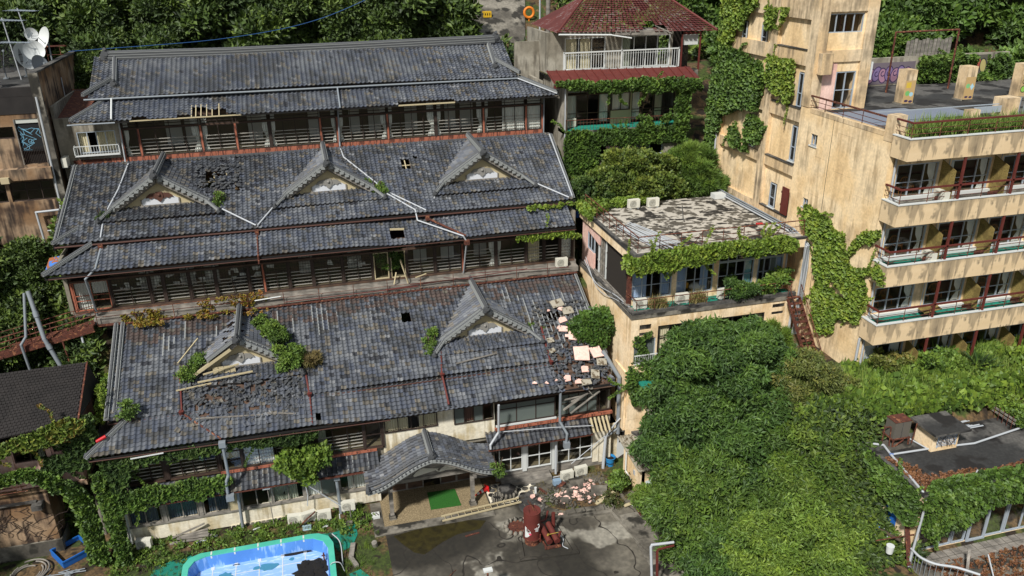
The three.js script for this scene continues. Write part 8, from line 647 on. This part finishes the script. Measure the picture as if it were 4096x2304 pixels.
grass('tall_grass', 'tall green grass in front of the hotel', [[25.5, -33.4], [40, -33.4], [44, -29], [26.5, -29.6], [24.5, -31]], 42, 0.95, PAL.grass, 81);
grass('weeds', 'rough weeds and grass in the yard around the pool', [[-12.5, -39.2], [1.4, -38.9], [1.8, -36.5], [0.9, -33], [-0.3, -33], [-0.5, -37.2], [-8.3, -37.3], [-9, -34], [-12.5, -36]], 16, 0.3, PAL.weed, 82);
grass('weeds', 'dry weeds around the rubble heap', [[11, -39], [16.8, -39.3], [16.9, -35], [15.5, -34.8], [11.5, -35.5]], 14, 0.3, PAL.dry, 83);
{ reseed(84); const L = []; for (let i = 0; i < 1100; i++) { const x = rr(-12, 1.6), z = rr(-39.1, -36.9); if (z > -37.4 && x < -0.5 && x > -8) continue; const d = fbm(x * 0.16, z * 0.3, 14, 14, 3); if (d < 0.5) continue; L.push({ p: V3(x, 0.05 + rr(0, 0.25) * d, z), n: V3(rr(-0.4, 0.4), 1, rr(-0.4, 0.4)), s: 1.1 }); } const f = leaves(scene, 'ground_cover', L, GEO.weed[0], PAL.weed, 84); tag(f, 'low leafy weeds along the foot of the white wall', 'weeds'); f.userData.kind = 'stuff'; }
{ reseed(85); const L = []; for (let i = 0; i < 5200; i++) { const x = rr(23, 42), z = rr(-33.4, -28.8); const d = fbm(x * 0.13, z * 0.2, 14, 14, 3); if (z < -30 && d < 0.5) continue; if (x < 26.5 && z > -30) continue; L.push({ p: V3(x, ground(x, z) + rr(0.05, 0.75) * d + (z > -29.9 ? 0.3 : 0), z), n: V3(rr(-0.5, 0.5), 1, rr(-0.2, 0.6)), s: 1.15 }); } const f = leaves(scene, 'ground_cover', L, GEO.maple[0], PAL.treeLight, 85); tag(f, 'leafy ground cover between hotel garden and tar roof', 'ground cover'); f.userData.kind = 'stuff'; }
{ const sh = (label, pos, pf, pal, geo, per, s, sd) => { const t = thing('shrub', label, 'shrub', [0, 0, 0], 'garden shrubs'); part(t, 'stem', [0, 1, 2].map((i) => rod([0, -0.2, 0], [Math.cos(i * 2.1) * 0.3, 0.8, Math.sin(i * 2.1) * 0.3], 0.03, 5)), m.bark); reseed(sd); const pp = []; for (const [x, y, z, r, ry = r * 0.8] of pf) { pp.push([x, y, z, r * 0.55, ry * 0.55]); for (let i = 0; i < 7; i++) { const a = i * 2.4 + rr(-0.5, 0.5), k = rr(0.45, 1.05), q = r * rr(0.25, 0.5); pp.push([x + Math.cos(a) * k * r, y + rr(-0.5, 1.0) * ry, z + Math.sin(a) * k * r, q, q * 0.7, rr(-0.2, 0.3)]); } } leaves(t, 'foliage', crown(pp, per * 0.8, s, sd, 0.3), geo, pal, sd); t.position.set(...pos); return t; };
  sh('shrub with reddish tips in front of the leftmost hotel window', [29.6, 7.7, -32.6], [[0, 0.7, 0, 0.7], [0.9, 0.7, 0, 0.7]], [[0.07, 0.09, 0.012], [0.13, 0.15, 0.02], [0.25, 0.17, 0.04]], GEO.maple[0], 26, 0.55, 91); sh('green shrub before the second hotel divider panel', [32.2, 7.7, -32], [[0, 0.7, 0, 0.9], [0.9, 0.5, 0.2, 0.7]], PAL.weed, GEO.maple[0], 28, 0.7, 92); sh('pale big-leaved vine bush at the right edge', [37.6, 6.6, -30.2], [[0, 1.0, 0, 1.4], [1.2, 2, -0.4, 1.5], [0.6, 0.2, 1.0, 1.3]], PAL.treeLight, GEO.maple[0], 22, 1.1, 93); sh('dark bush in the gap behind the tar roof', [31.5, 6.4, -30.4], [[0, 0.8, 0, 0.8], [1.3, 0.8, 0, 0.8]], PAL.ivyDark, GEO.maple[0], 26, 0.8, 94); sh('bush with dark leaves at the front of the rubble heap', [15.0, 0, -35.3], [[0, 0.45, 0, 0.5]], [[0.04, 0.06, 0.012], [0.08, 0.1, 0.018], [0.14, 0.08, 0.03]], GEO.weed[0], 60, 0.8, 95); sh('bright green bush behind the wide plank of the rubble heap', [15.7, 0.1, -36.2], [[0, 0.6, 0, 0.5], [0.1, 1.0, -0.2, 0.35]], PAL.treeLight, GEO.maple[0], 34, 0.6, 96); sh('round dark green bush on the annex terrace', [23.9, 10.5, -38.95], [[0, 0.7, 0, 0.65], [0.4, 0.4, 0.2, 0.6], [-0.3, 0.5, 0.2, 0.5]], PAL.tree, GEO.weed[0], 90, 1.0, 97); sh('leafy plant at the right end of the annex terrace', [26.3, 10.5, -39.0], [[0, 0.6, 0, 0.5], [0.6, 0.9, 0, 0.4], [-0.5, 0.4, 0.1, 0.4]], PAL.weed, GEO.maple[0], 40, 0.6, 98); sh('bush hanging over the sill of the lower wing', [-1.8, 3.5, -38.7], [[0, 0.7, 0, 0.7], [-0.7, 0.5, 0.1, 0.6], [0.7, 0.7, 0.1, 0.6], [0, 0.1, 0.2, 0.6]], PAL.treeLight, GEO.maple[0], 40, 0.8, 99); sh('green bush growing in the roof valley of the ruined dormer, upper', [-2.55, 8.9, -43.2], [[0, 0.6, 0, 0.65], [-0.4, 0.9, -0.6, 0.5], [-1, 1.0, -1.6, 0.4]], PAL.weed, GEO.weed[0], 80, 1.0, 100); sh('green bush growing in the roof valley of the ruined dormer, lower', [-1.9, 8.3, -42.3], [[0, 0.5, 0, 0.75], [0.1, 0.3, 0.5, 0.6]], PAL.weed, GEO.weed[0], 80, 1.0, 101); sh('tuft of yellow-green weeds left of the ruined dormer', [-7.2, 8.3, -42.3], [[0, 0.4, 0, 0.5], [0.4, 0.6, -0.7, 0.45], [-0.3, 0.2, 0.5, 0.35]], PAL.weed, GEO.weed[0], 70, 0.9, 102); sh('weed tuft at the left foot of the right lower dormer', [6.0, 8.1, -42.2], [[0, 0.4, 0, 0.4], [0.2, 0.7, -0.4, 0.35], [-0.2, 0.1, 0.4, 0.3]], PAL.weed, GEO.weed[0], 70, 0.9, 103); sh('weed tuft in the valley right of the middle upper dormer', [4.2, 15.7, -49.3], [[0, 0.3, 0, 0.35], [-0.7, 0.5, -0.6, 0.3], [0.4, 0.2, 0.4, 0.3]], PAL.weed, GEO.weed[0], 70, 0.8, 104); sh('weed tuft right of the leftmost upper dormer', [-5.2, 15.7, -49.2], [[0, 0.3, 0, 0.3], [0.1, 0.6, -0.2, 0.25]], PAL.weed, GEO.weed[0], 70, 0.8, 105); sh('dark moss tuft at the left corner of the leftmost upper dormer', [-11.5, 15.5, -48.8], [[0, 0.25, 0, 0.35]], PAL.ivyDark, GEO.weed[0], 90, 0.8, 106); sh('fern tuft on the left hip of the lower roof', [-10.3, 7.3, -40.0], [[0, 0.4, 0, 0.4], [0, 0.9, -0.2, 0.25]], PAL.weed, GEO.weed[0], 70, 0.9, 107); sh('small tuft right of the right lower dormer', [12.1, 8.2, -42.7], [[0, 0.15, 0, 0.35], [0.7, 0.1, 0.2, 0.2]], PAL.weed, GEO.weed[0], 70, 0.8, 108); sh('weed tuft at the right end of the porch eave', [8.6, 2.8, -36.7], [[0, 0.1, 0, 0.35], [0.1, -0.3, 0.1, 0.25]], PAL.weed, GEO.weed[0], 80, 0.8, 109); sh('overgrown plant inside the broken middle window', [4.0, 11, -47.3], [[0, 0.9, 0, 0.5, 0.8], [0.9, 0.8, 0, 0.5, 0.8]], PAL.ivy, GEO.ivy[0], 60, 0.8, 110); sh('yellow-brown grass tuft right of the ruined dormer', [-0.8, 8.05, -41.9], [[0, 0.3, 0, 0.35]], PAL.dry, GEO.needle[0], 90, 1.0, 111); }
// cycad
{ reseed(112); const t = thing('cycad', 'large cycad with stiff dark fronds and yellow heart', 'cycad', [34.6, 6.9, -31.3]); part(t, 'trunk', rod([34.6, 6.4, -31.3], [34.6, 8.0, -31.3], 0.28, 10), m.bark); const h = new THREE.SphereGeometry(0.22, 12, 8); h.scale(1, 0.6, 1); h.translate(34.6, 8.05, -31.2); part(t, 'heart', h, flat('#c2a050', 0.9)); const fr = flat('#2a4415', 0.6), fd = flat('#1b300f', 0.6); for (let k = 0; k < 46; k++) { const a = k * 2.399, el = lerp(1.25, -0.15, k / 46), L = rr(1.35, 1.8), P = [], d = V3(Math.cos(a), 0, Math.sin(a)); for (let i = 0; i <= 7; i++) { const s = i / 7 * L; P.push(V3(34.6, 8.0, -31.3).addScaledVector(d, s * Math.cos(el)).add(V3(0, s * Math.sin(el) - s * s * 0.2, 0))); } const g = []; const side = V3(-d.z, 0, d.x); for (let i = 0; i < 26; i++) { const u = (i + 1) / 27 * 7, j = Math.floor(u), p = P[j].clone().lerp(P[j + 1], u - j), ll = 0.28 * Math.sin(Math.PI * (0.12 + 0.84 * i / 26)); for (const s of [-1, 1]) { const tip = p.clone().addScaledVector(side, s * ll).addScaledVector(d, 0.12).add(V3(0, 0.06, 0)), q = p.clone().addScaledVector(d, 0.045); g.push(...p.toArray(), ...q.toArray(), ...tip.toArray()); } } const bg = new THREE.BufferGeometry(); bg.setAttribute('position', new THREE.Float32BufferAttribute(g, 3)); bg.computeVertexNormals(); part(t, 'frond', [bg, ...P.slice(0, -1).map((p, i) => rod(p.toArray(), P[i + 1].toArray(), 0.014, 4))], k % 3 ? fr : fd); } }
// ================= climbing plants =================
const iv = (name, label, base, L, pal, sd, geo = GEO.ivy[0]) => vine(name, label, 'climbing plant', base, L, pal, sd, geo);
const vineR = [[-39.47, 15.27], [-38.5, 15.61], [-37.14, 15.67], [-36.78, 15.17], [-36.01, 14.96], [-35.43, 14.0], [-34.76, 13.63], [-33.81, 13.38], [-33.42, 12.93], [-33.29, 12.21], [-33.5, 10.78], [-34.48, 10.57], [-35.12, 10.53], [-35.38, 9.83], [-35.38, 9.32], [-36.53, 8.78], [-37.36, 9.52], [-37.53, 10.56], [-37.35, 11.48], [-37.53, 12.25], [-37.94, 13.74], [-39.39, 14.31]];
iv('ivy', 'broad bright ivy on the hotel side wall above the rusty stair', [28.2, 12, -36], [...onPlane('x', 28.2, -1, vineR, 120, 0.95, 0.16, 0.33, [[[-36.51, 12.48], [-35.8, 12.11], [-34.87, 12.17], [-34.29, 11.7], [-35.19, 11.56], [-36.07, 11.68]]], 1), ...onPlane('x', 28.2, -1, [[-35.43, 14.0], [-34.93, 14.79], [-34.54, 15.46], [-33.79, 15.93], [-32.95, 16.28], [-32.96, 15.92], [-33.53, 15.29], [-34.05, 15.25], [-34.3, 15.1], [-35.1, 13.9]], 110, 0.8, 0.12, 0.4, [], 2), ...onPlane('x', 28.2, -1, [[-34.76, 13.63], [-33.69, 13.81], [-33.11, 14.03], [-32.73, 14.62], [-32.14, 13.89], [-32.14, 13.52], [-33.05, 13.83], [-33.9, 13.4]], 120, 0.8, 0.12, 0.38, [], 3), ...onPlane('x', 28.2, -1, [[-39.6, 15.5], [-39.1, 15.9], [-38.8, 15.3]], 130, 0.8, 0.12, 0, [], 4)], PAL.ivyBright, 121);
iv('ivy', 'dense dark ivy sheet on the tower side wall', [28.2, 21, -48], [...onPlane('x', 28.2, -1, [[-51.88, 20.72], [-50.91, 23.58], [-48.24, 23.29], [-45.91, 22.92], [-45.19, 22.37], [-45.37, 21.06], [-45.64, 20.1], [-47.72, 19.82], [-50.05, 19.04], [-50.55, 17.66], [-51.13, 14.5], [-51.9, 14]], 110, 1.05, 0.25, 0, [], 5), ...onPlane('x', 28.2, -1, [[-48.38, 19.7], [-45.71, 19.67], [-44.54, 19.32], [-45.21, 18.0], [-47.18, 17.12], [-48.29, 17.41], [-49.18, 18.3]], 110, 0.95, 0.2, 0.42, [], 6)], PAL.ivy, 122);
iv('ivy', 'yellow-green ivy hanging over the top of the tower side wall', [28.2, 25, -48], [...onPlane('x', 28.2, -1, [[-51.07, 28], [-46.83, 28], [-46.89, 26.13], [-47.89, 25.67], [-48.36, 24.75], [-49.38, 24.82], [-49.39, 23.99], [-50.19, 23.57], [-51.2, 23.67]], 110, 0.95, 0.22, 0.36, [], 7), ...onPlane('x', 28.2, -1, [[-46, 26.34], [-43.54, 26.2], [-44.29, 25.18], [-45.71, 24.98]], 100, 0.85, 0.15, 0.45, [], 8), ...onPlane('x', 28.2, -1, [[-45.2, 23.6], [-42.65, 23.4], [-42.04, 22.0], [-42.31, 21.0], [-43.5, 21.2], [-44.6, 21.6]], 100, 0.85, 0.15, 0.46, [], 9)], PAL.ivyBright, 123);
iv('ivy', 'thick bright ivy hanging over the annex eave', [22, 13.8, -38.4], [...onPlane('z', -38.45, 1, [[16.9, 13.9], [18.33, 14.2], [20.73, 14.3], [23.2, 14.3], [26.6, 14.25], [27.2, 13.9], [26.8, 13.45], [24.65, 13.38], [23.69, 13.6], [21.96, 13.45], [21.15, 13.3], [19.85, 13.3], [18.9, 13.0], [18.0, 13.15], [17.0, 12.9]], 230, 0.95, 0.3, 0, [], 10), ...onPlane('x', 17.0, -1, [[-39.6, 13.0], [-38.4, 13], [-38.4, 13.9], [-39.6, 13.7]], 160, 0.9, 0.15, 0, [], 11)], PAL.ivyBright, 124);
iv('ivy', 'ivy covering the front of the ivy house below its terrace', [22, 16, -52], [...onPlane('z', -52, 1, [[17.4, 18.08], [20.29, 18.0], [26.5, 17.9], [26.5, 15.6], [24.9, 15.75], [21.54, 15.9], [19.76, 16.1], [19.4, 14], [17.45, 13.6]], 110, 1.05, 0.2, 0, [[[19.8, 16.25], [21.6, 16.25], [21.6, 17.05], [19.8, 17.05]], [[21.7, 15.9], [26.2, 15.9], [26.2, 16.95], [21.7, 16.95]]], 12)], PAL.ivy, 125);
iv('ivy', 'ivy fringe along the red canopy of the ivy house', [22, 21, -52], [...onPlane('z', -51.95, 1, [[16.7, 21.45], [27.2, 21.2], [27.28, 20.3], [23.09, 20.6], [20, 20.7], [17.36, 20.95]], 130, 1.05, 0.3, 0, [], 13), ...onPlane('z', -52.2, 1, [[25.4, 20.7], [26.5, 20.7], [26.5, 17.8], [25.6, 18.3]], 110, 1.0, 0.4, 0.2, [], 14), ...onPlane('z', -51.9, 1, [[22.3, 18.9], [26.2, 18.8], [26.3, 17.9], [22.3, 18.0]], 90, 0.9, 0.2, 0.47, [], 15)], PAL.ivy, 126);
iv('ivy', 'ivy draped over the pent roof left of the porch', [-8, 3.3, -38.9], [...onPlane('z', -38.75, 1, [[-11.6, 4.0], [-5.6, 3.95], [-5.6, 3.5], [-6.4, 3.25], [-8, 3.2], [-9.19, 2.95], [-10.3, 2.9], [-11.9, 2.6]], 180, 0.95, 0.35, 0.25, [], 16), ...onPlane('z', -38.5, 1, [[-9.5, 3.3], [-6, 3.3], [-6, 2.95], [-9.5, 2.8]], 110, 0.85, 0.2, 0.46, [], 17)], PAL.ivy, 127);
iv('ivy', 'dark ivy fringe hanging under the left eave of the lower roof', [-7, 5.8, -38.6], [...onPlane('z', -38.75, 1, [[-11.6, 5.95], [-5.97, 6.1], [-5.9, 5.6], [-8.49, 5.55], [-10.4, 5.5], [-10.8, 4.2], [-11.6, 3.9]], 170, 0.95, 0.3, 0, [], 18), ...onPlane('z', -38.75, 1, [[-5.6, 6.05], [-1.0, 5.95], [-1.0, 5.5], [-2.84, 5.32], [-4.43, 5.7], [-5.53, 5.55]], 170, 0.95, 0.25, 0.2, [], 19)], PAL.ivyDark, 128);
iv('creeper', 'yellowing creeper along the rusty walkway of the middle wing', [-7, 10.6, -46.2], [...onPlane('z', -46.2, 1, [[-11.2, 10.7], [-3.2, 11.3], [-3.0, 10.6], [-6, 10.3], [-11.2, 10.1]], 50, 0.7, 0.12, 0.5, [], 20), ...onPlane('y', 10.15, 1, [[-10.5, -46.3], [-2, -46.2], [-2, -45.5], [-10.5, -45.2]], 40, 0.7, 0.1, 0.54, [], 21)], PAL.autumn, 129); iv('creeper', 'yellow-green creeper on the left edge of the lower roof', [-11.5, 8, -42], [...onPlane('x', -11.5, -1, [[-43.5, 8.6], [-41.2, 8.4], [-40.2, 7.2], [-42, 7.0], [-43.6, 7.6]], 90, 0.9, 0.4, 0.3, [], 22)], PAL.ivyBright, 130);
iv('ivy', 'mixed green and red ivy along the eave of the small house', [-15, 7.6, -38.9], [...onPlane('z', -38.95, 1, [[-18, 7.2], [-15.5, 7.7], [-12.6, 8.6], [-12.0, 8.0], [-13, 7.5], [-15.7, 7.1], [-18, 6.6]], 150, 1.0, 0.3, 0.1, [], 23)], [[0.06, 0.11, 0.012], [0.14, 0.2, 0.02], [0.24, 0.13, 0.02]], 131); iv('ivy', 'dark ivy covering the corner of the small house', [-12.8, 6, -39.5], [...onPlane('z', -39.4, 1, [[-13.3, 8.0], [-11.9, 8.3], [-11.8, 6.2], [-12.6, 5.3], [-14.4, 5.3], [-14.5, 6.1], [-13.2, 6.3]], 150, 1.0, 0.3, 0, [], 24)], PAL.ivyDark, 132);
{ const strip = (name, label, pts, wid, pal, sd) => { reseed(sd); const L = []; for (let i = 0; i + 1 < pts.length; i++) { const a = V3(...pts[i]), b = V3(...pts[i + 1]), n = Math.round(a.distanceTo(b) * 260 * wid); for (let k = 0; k < n; k++) { const p = a.clone().lerp(b, rnd()), an = rr(0, 6.283), r = wid * 0.5 * Math.sqrt(rnd()); p.add(V3(Math.cos(an) * r, Math.sin(an) * r * 0.8, rr(-0.2, 0.25) * wid)); L.push({ p, n: V3(Math.cos(an), Math.abs(Math.sin(an)) + 0.2, 0.8), s: 1.0 }); } } const t = thing(name, label, 'climbing plant', pts[0]); part(t, 'handrail', path(pts, 0.05, 6), m.rust); leaves(t, 'foliage', L, GEO.ivy[0], pal, sd); return t; };
  strip('ivy_railing', 'ivy-smothered stair railing, left of the pair beside the lower wing', [[-14.9, 5.5, -39.0], [-13.4, 4.3, -38.9], [-13.05, 3.4, -38.9], [-12.6, 0.4, -37.9]], 0.75, PAL.ivy, 133); strip('ivy_railing', 'ivy-smothered stair railing, right of the pair beside the lower wing', [[-12.1, 4.7, -39.2], [-11.75, 2.5, -38.6], [-11.4, 0.2, -37.6]], 0.55, PAL.ivy, 134); strip('ivy_railing', 'ivy-covered balcony rail along the small house', [[-18.5, 5.7, -39.0], [-16.5, 5.4, -39.0], [-15.2, 5.6, -39.0], [-14.6, 5.2, -39]], 0.6, PAL.ivy, 135); }
iv('ivy', 'thick ivy fringe on the front edge of the tar roof', [30, 6.5, -24], [...onPlane('z', -24.0, 1, [[25.2, 7.0], [42, 7.1], [42, 5.6], [33, 5.6], [31.5, 5.5], [30.3, 5.6], [29.9, 5.8], [28.8, 5.8], [28.5, 5.5], [27.6, 5.0], [26.8, 4.7], [26.1, 4.5], [25.5, 4.8]], 130, 1.05, 0.3, 0, [], 25), ...onPlane('y', 7.02, 1, [[25.6, -24.4], [42, -24.4], [42, -23.9], [25.6, -23.9]], 120, 1.0, 0.25, 0.1, [], 26), ...onPlane('x', 25.2, -1, [[-29, 7], [-24, 7], [-24, 5], [-25.2, 5.4], [-27, 6], [-29, 6.2]], 130, 1.0, 0.3, 0, [], 27)], PAL.ivy, 136); iv('leaf_litter', 'red-brown dead leaves along the tar roof edge', [28, 7, -25], [...onPlane('y', 6.99, 1, [[25.4, -27], [26, -26.5], [26.5, -25], [34, -24.9], [42, -24.9], [42, -24.3], [25.4, -24.3]], 90, 0.5, 0.05, 0.3, [], 28), ...onPlane('y', 3.13, 1, [[25.5, -23.6], [34, -23.4], [34, -21], [26, -21]], 45, 0.5, 0.05, 0.4, [], 29)], PAL.litter, 137); iv('ivy', 'leafy creeper over the back fence of the tar roof', [31, 7.5, -29.5], [...onPlane('y', 7.3, 1, [[26.5, -29.9], [34.2, -29.9], [34.6, -26.8], [33.4, -26.8], [33.3, -29.1], [26.8, -28.8]], 120, 1.0, 0.5, 0.1, [], 30)], PAL.treeLight, 138);
iv('ivy', 'dark ivy curtain at the left corner under the annex balcony', [17.6, 6, -38.4], [...onPlane('z', -38.4, 1, [[17.2, 7.4], [18.9, 7.3], [18.9, 6.2], [18.4, 4.9], [17.3, 4.6], [16.8, 6]], 150, 1.0, 0.35, 0, [], 31), ...onPlane('z', -38.46, 1, [[17.5, 9.6], [18.1, 9.2], [18.4, 9.4], [17.9, 8.4], [18.2, 7.6], [17.2, 7.2], [17.6, 8.3], [17.2, 8.6]], 60, 0.75, 0.1, 0.3, [], 32)], PAL.ivy, 139); iv('ivy', 'green creeper on the skirt eave at the right end of the middle wing', [14, 13.3, -45.5], [...onPlane('z', -45.55, 1, [[12.2, 13.35], [16.3, 13.25], [16.6, 12.9], [12.2, 13.05]], 110, 0.8, 0.15, 0.3, [], 33), ...onPlane('y', 14.55, 1, [[12.5, -47], [16.4, -47.2], [16.6, -46.6], [13.2, -46.4]], 50, 0.8, 0.12, 0.48, [], 34), ...onPlane('y', 14.15, 1, [[16.6, -48], [19.6, -48], [22, -47.2], [22, -46.6], [18.5, -46.8], [16.6, -44.5]], 90, 0.9, 0.3, 0.3, [], 35)], PAL.ivyBright, 140);
iv('ivy', 'dark ivy over the back wall of the hotel terrace', [43, 22, -47], [...onPlane('z', -47, 1, [[40.6, 22.6], [48, 22.6], [48, 20.9], [40.6, 20.9]], 70, 1.3, 0.5, 0.1, [[[44.9, 21.2], [46.5, 21.2], [46.5, 22.6], [44.9, 22.6]]], 36)], PAL.ivy, 141);
// terrace plants: grass on the hotel roof edge and annex terrace
{ const tuft = (label, pos, n, R, s, pal, sd) => { reseed(sd); const t = thing('grass_tuft', label, 'grass', pos, 'grass tufts'); const L = []; for (let i = 0; i < n; i++) L.push({ p: V3(pos[0] + rr(-R, R), pos[1], pos[2] + rr(-0.3, 0.3)), n: V3(rr(-0.3, 0.3), 1, rr(-0.3, 0.3)), s }); leaves(t, 'blades', L, GEO.grass[0], pal, sd, bladeM); }; tuft('long grass along the planter of the hotel roof edge, left part', [31.2, 20.95, -33.2], 260, 1.9, 1.15, PAL.grass, 151); tuft('long grass along the planter of the hotel roof edge, right part', [36.5, 20.95, -33.2], 420, 3.4, 1.05, PAL.grass, 152); tuft('grass tuft between the two left air conditioners on the annex terrace', [18.9, 10.5, -39.0], 50, 0.4, 0.9, PAL.dry, 153); tuft('grass tuft right of the second air conditioner on the annex terrace', [21.4, 10.5, -39.1], 45, 0.4, 0.9, PAL.dry, 154); tuft('grass tuft near the right end of the annex terrace', [25.4, 10.5, -39.1], 60, 0.6, 0.9, PAL.grass, 155); }
// ================= wooded hillside behind =================
{ const protos = []; for (let k = 0; k < 6; k++) { const pf = puffs(3.6, 6.6, 11, 200 + k, 0.15); protos.push({ pf, k }); }
  const kinds = ['tree of the wooded hillside behind the inn', 'tree of the wooded hillside behind the inn', 'tree of the wooded hillside behind the inn', 'tree of the wooded hillside behind the inn'];
  const made = protos.map((p) => null); reseed(300); let n = 0; const place = (x, z, s, k, group, label, dy = 0) => { const pos = [x, ground(x, z) - 0.4 + dy, z]; if (!made[k]) { made[k] = tree('hillside_tree', label, group, pos, 3.6, 6.6, 0, 15, 1.2, k > 3 ? PAL.ivy : PAL.far, GEO.far[0], 210 + k, protos[k].pf); made[k].scale.setScalar(s); return; } const d = dup(made[k], pos, rr(0, 6.283), label, group); d.scale.setScalar(s); };
  for (let r = 0; r < 4; r++) { const z = -67.5 - r * 4.2; for (let x = -40 - r * 2; x < 86 + r * 6; x += 4.3) { const xx = x + rr(-1.2, 1.2), zz = z + rr(-1.2, 1.2); if (xx > 11.5 + (zz < -80 ? 4 : 0) && xx < 24 + (zz < -80 ? 2 : 0) && zz > -93) continue; if (xx > 1 && xx < 6 && zz > -74.5 && zz < -70) continue; if (r === 0 && xx > 22 && xx < 30) continue; const zn = xx < -12 ? 'behind the roof with the dishes' : xx < 0 ? 'behind the left half of the upper inn roof' : xx < 13 ? 'behind the right half of the upper inn roof' : xx < 30 ? 'behind the red-roofed house' : xx < 48 ? 'behind the painted terrace wall' : 'beyond the hotel at the far right', rw = r < 1 ? 'in the nearest row' : r < 2 ? 'in the second row' : 'high on the slope'; place(xx, zz, rr(0.75, 1.15), xx > 30 ? 4 + n++ % 2 : n++ % 4, 'trees ' + rw + ' ' + zn, 'tree ' + rw + ' ' + zn); } }
  // left bank of the gully
  for (const [x, z, s, dy] of [[-17.2, -48.2, 0.62, 0], [-19.8, -46.5, 0.8, 0], [-16.6, -45.6, 0.42, 0], [-16.0, -43.2, 0.42, 0], [-18.5, -43.6, 0.6, 0], [-21.5, -44, 0.8, 0], [-16.6, -50.6, 0.5, 0], [-20, -50, 0.8, 0]]) place(x, z, s, n++ % 4, 'trees in the gully left of the inn', 'dark tree in the gully left of the inn', dy);
  for (const [x, z, s] of [[-13.6, -63, 0.5], [-12.6, -66, 0.7], [-14, -70, 0.8], [-9, -65, 0.6]]) place(x, z, s, n++ % 4, 'trees at the left end of the upper roof', 'tree peeping out between brown wall and upper roof');
  for (const [x, z, s] of [[38, -49.6, 0.62], [42, -50.2, 0.6], [34, -49, 0.5], [45, -50, 0.9], [49, -52, 1], [53, -50, 1.1], [58, -52, 1.1], [40, -52, 0.7], [46, -56, 1], [36, -54, 0.8], [50, -58, 1.2], [41, -58, 1], [62, -58, 1.2], [56, -62, 1.2], [35, -60, 0.9]]) place(x, z, s, 4 + n++ % 2, 'trees beside the hotel terrace', 'tree behind the painted terrace wall of the hotel'); }
for (const [x, z, s] of [[-27, -38, 2.0], [-24, -42, 1.6], [-22, -46, 1.3]]) { const o = tree('bank_tree', 'tall tree on the left bank of the gully', 'tall trees on the left bank', [x, ground(x, z) - 0.3, z], 3.4, 7, 0, 11, 1.4, PAL.far, GEO.far[0], 400 + Math.round(x), puffs(3.4, 7, 11, 410 + Math.round(x), 0.1)); o.scale.setScalar(s); }
{ reseed(310); const L = []; for (let i = 0; i < 9000; i++) { const x = rr(-36, 92), z = rr(-96, -64.5); if (x > 12.4 && x < 23.5 && z < -68) continue; L.push({ p: V3(x, ground(x, z) + rr(0.1, 1.3), z), n: V3(rr(-0.5, 0.5), 1, rr(0, 0.8)), s: 1.5 }); } for (let i = 0; i < 2600; i++) { const x = rr(-24, -12.5), z = rr(-52, -41); L.push({ p: V3(x, ground(x, z) + rr(0.1, 0.8), z), n: V3(rr(-0.5, 0.5), 1, rr(0, 0.8)), s: 1.0 }); } for (let i = 0; i < 3600; i++) { const x = rr(17, 26), z = rr(-38, -24); L.push({ p: V3(x, ground(x, z) + rr(0.05, 0.5), z), n: V3(rr(-0.5, 0.5), 1, rr(0, 0.8)), s: 0.8 }); } for (let i = 0; i < 1500; i++) { const x = rr(17.3, 28), z = rr(-51.5, -47.8); L.push({ p: V3(x, ground(x, z) + rr(0.05, 0.5), z), n: V3(rr(-0.5, 0.5), 1, rr(0, 0.8)), s: 0.7 }); } const f = leaves(scene, 'undergrowth', L, GEO.far[0], PAL.far, 310); tag(f, 'leafy undergrowth covering the slopes', 'undergrowth'); f.userData.kind = 'stuff'; }
scene.traverse((o) => { if (o.isMesh) { o.castShadow = true; o.receiveShadow = true; } });
renderer.render(scene, camera);
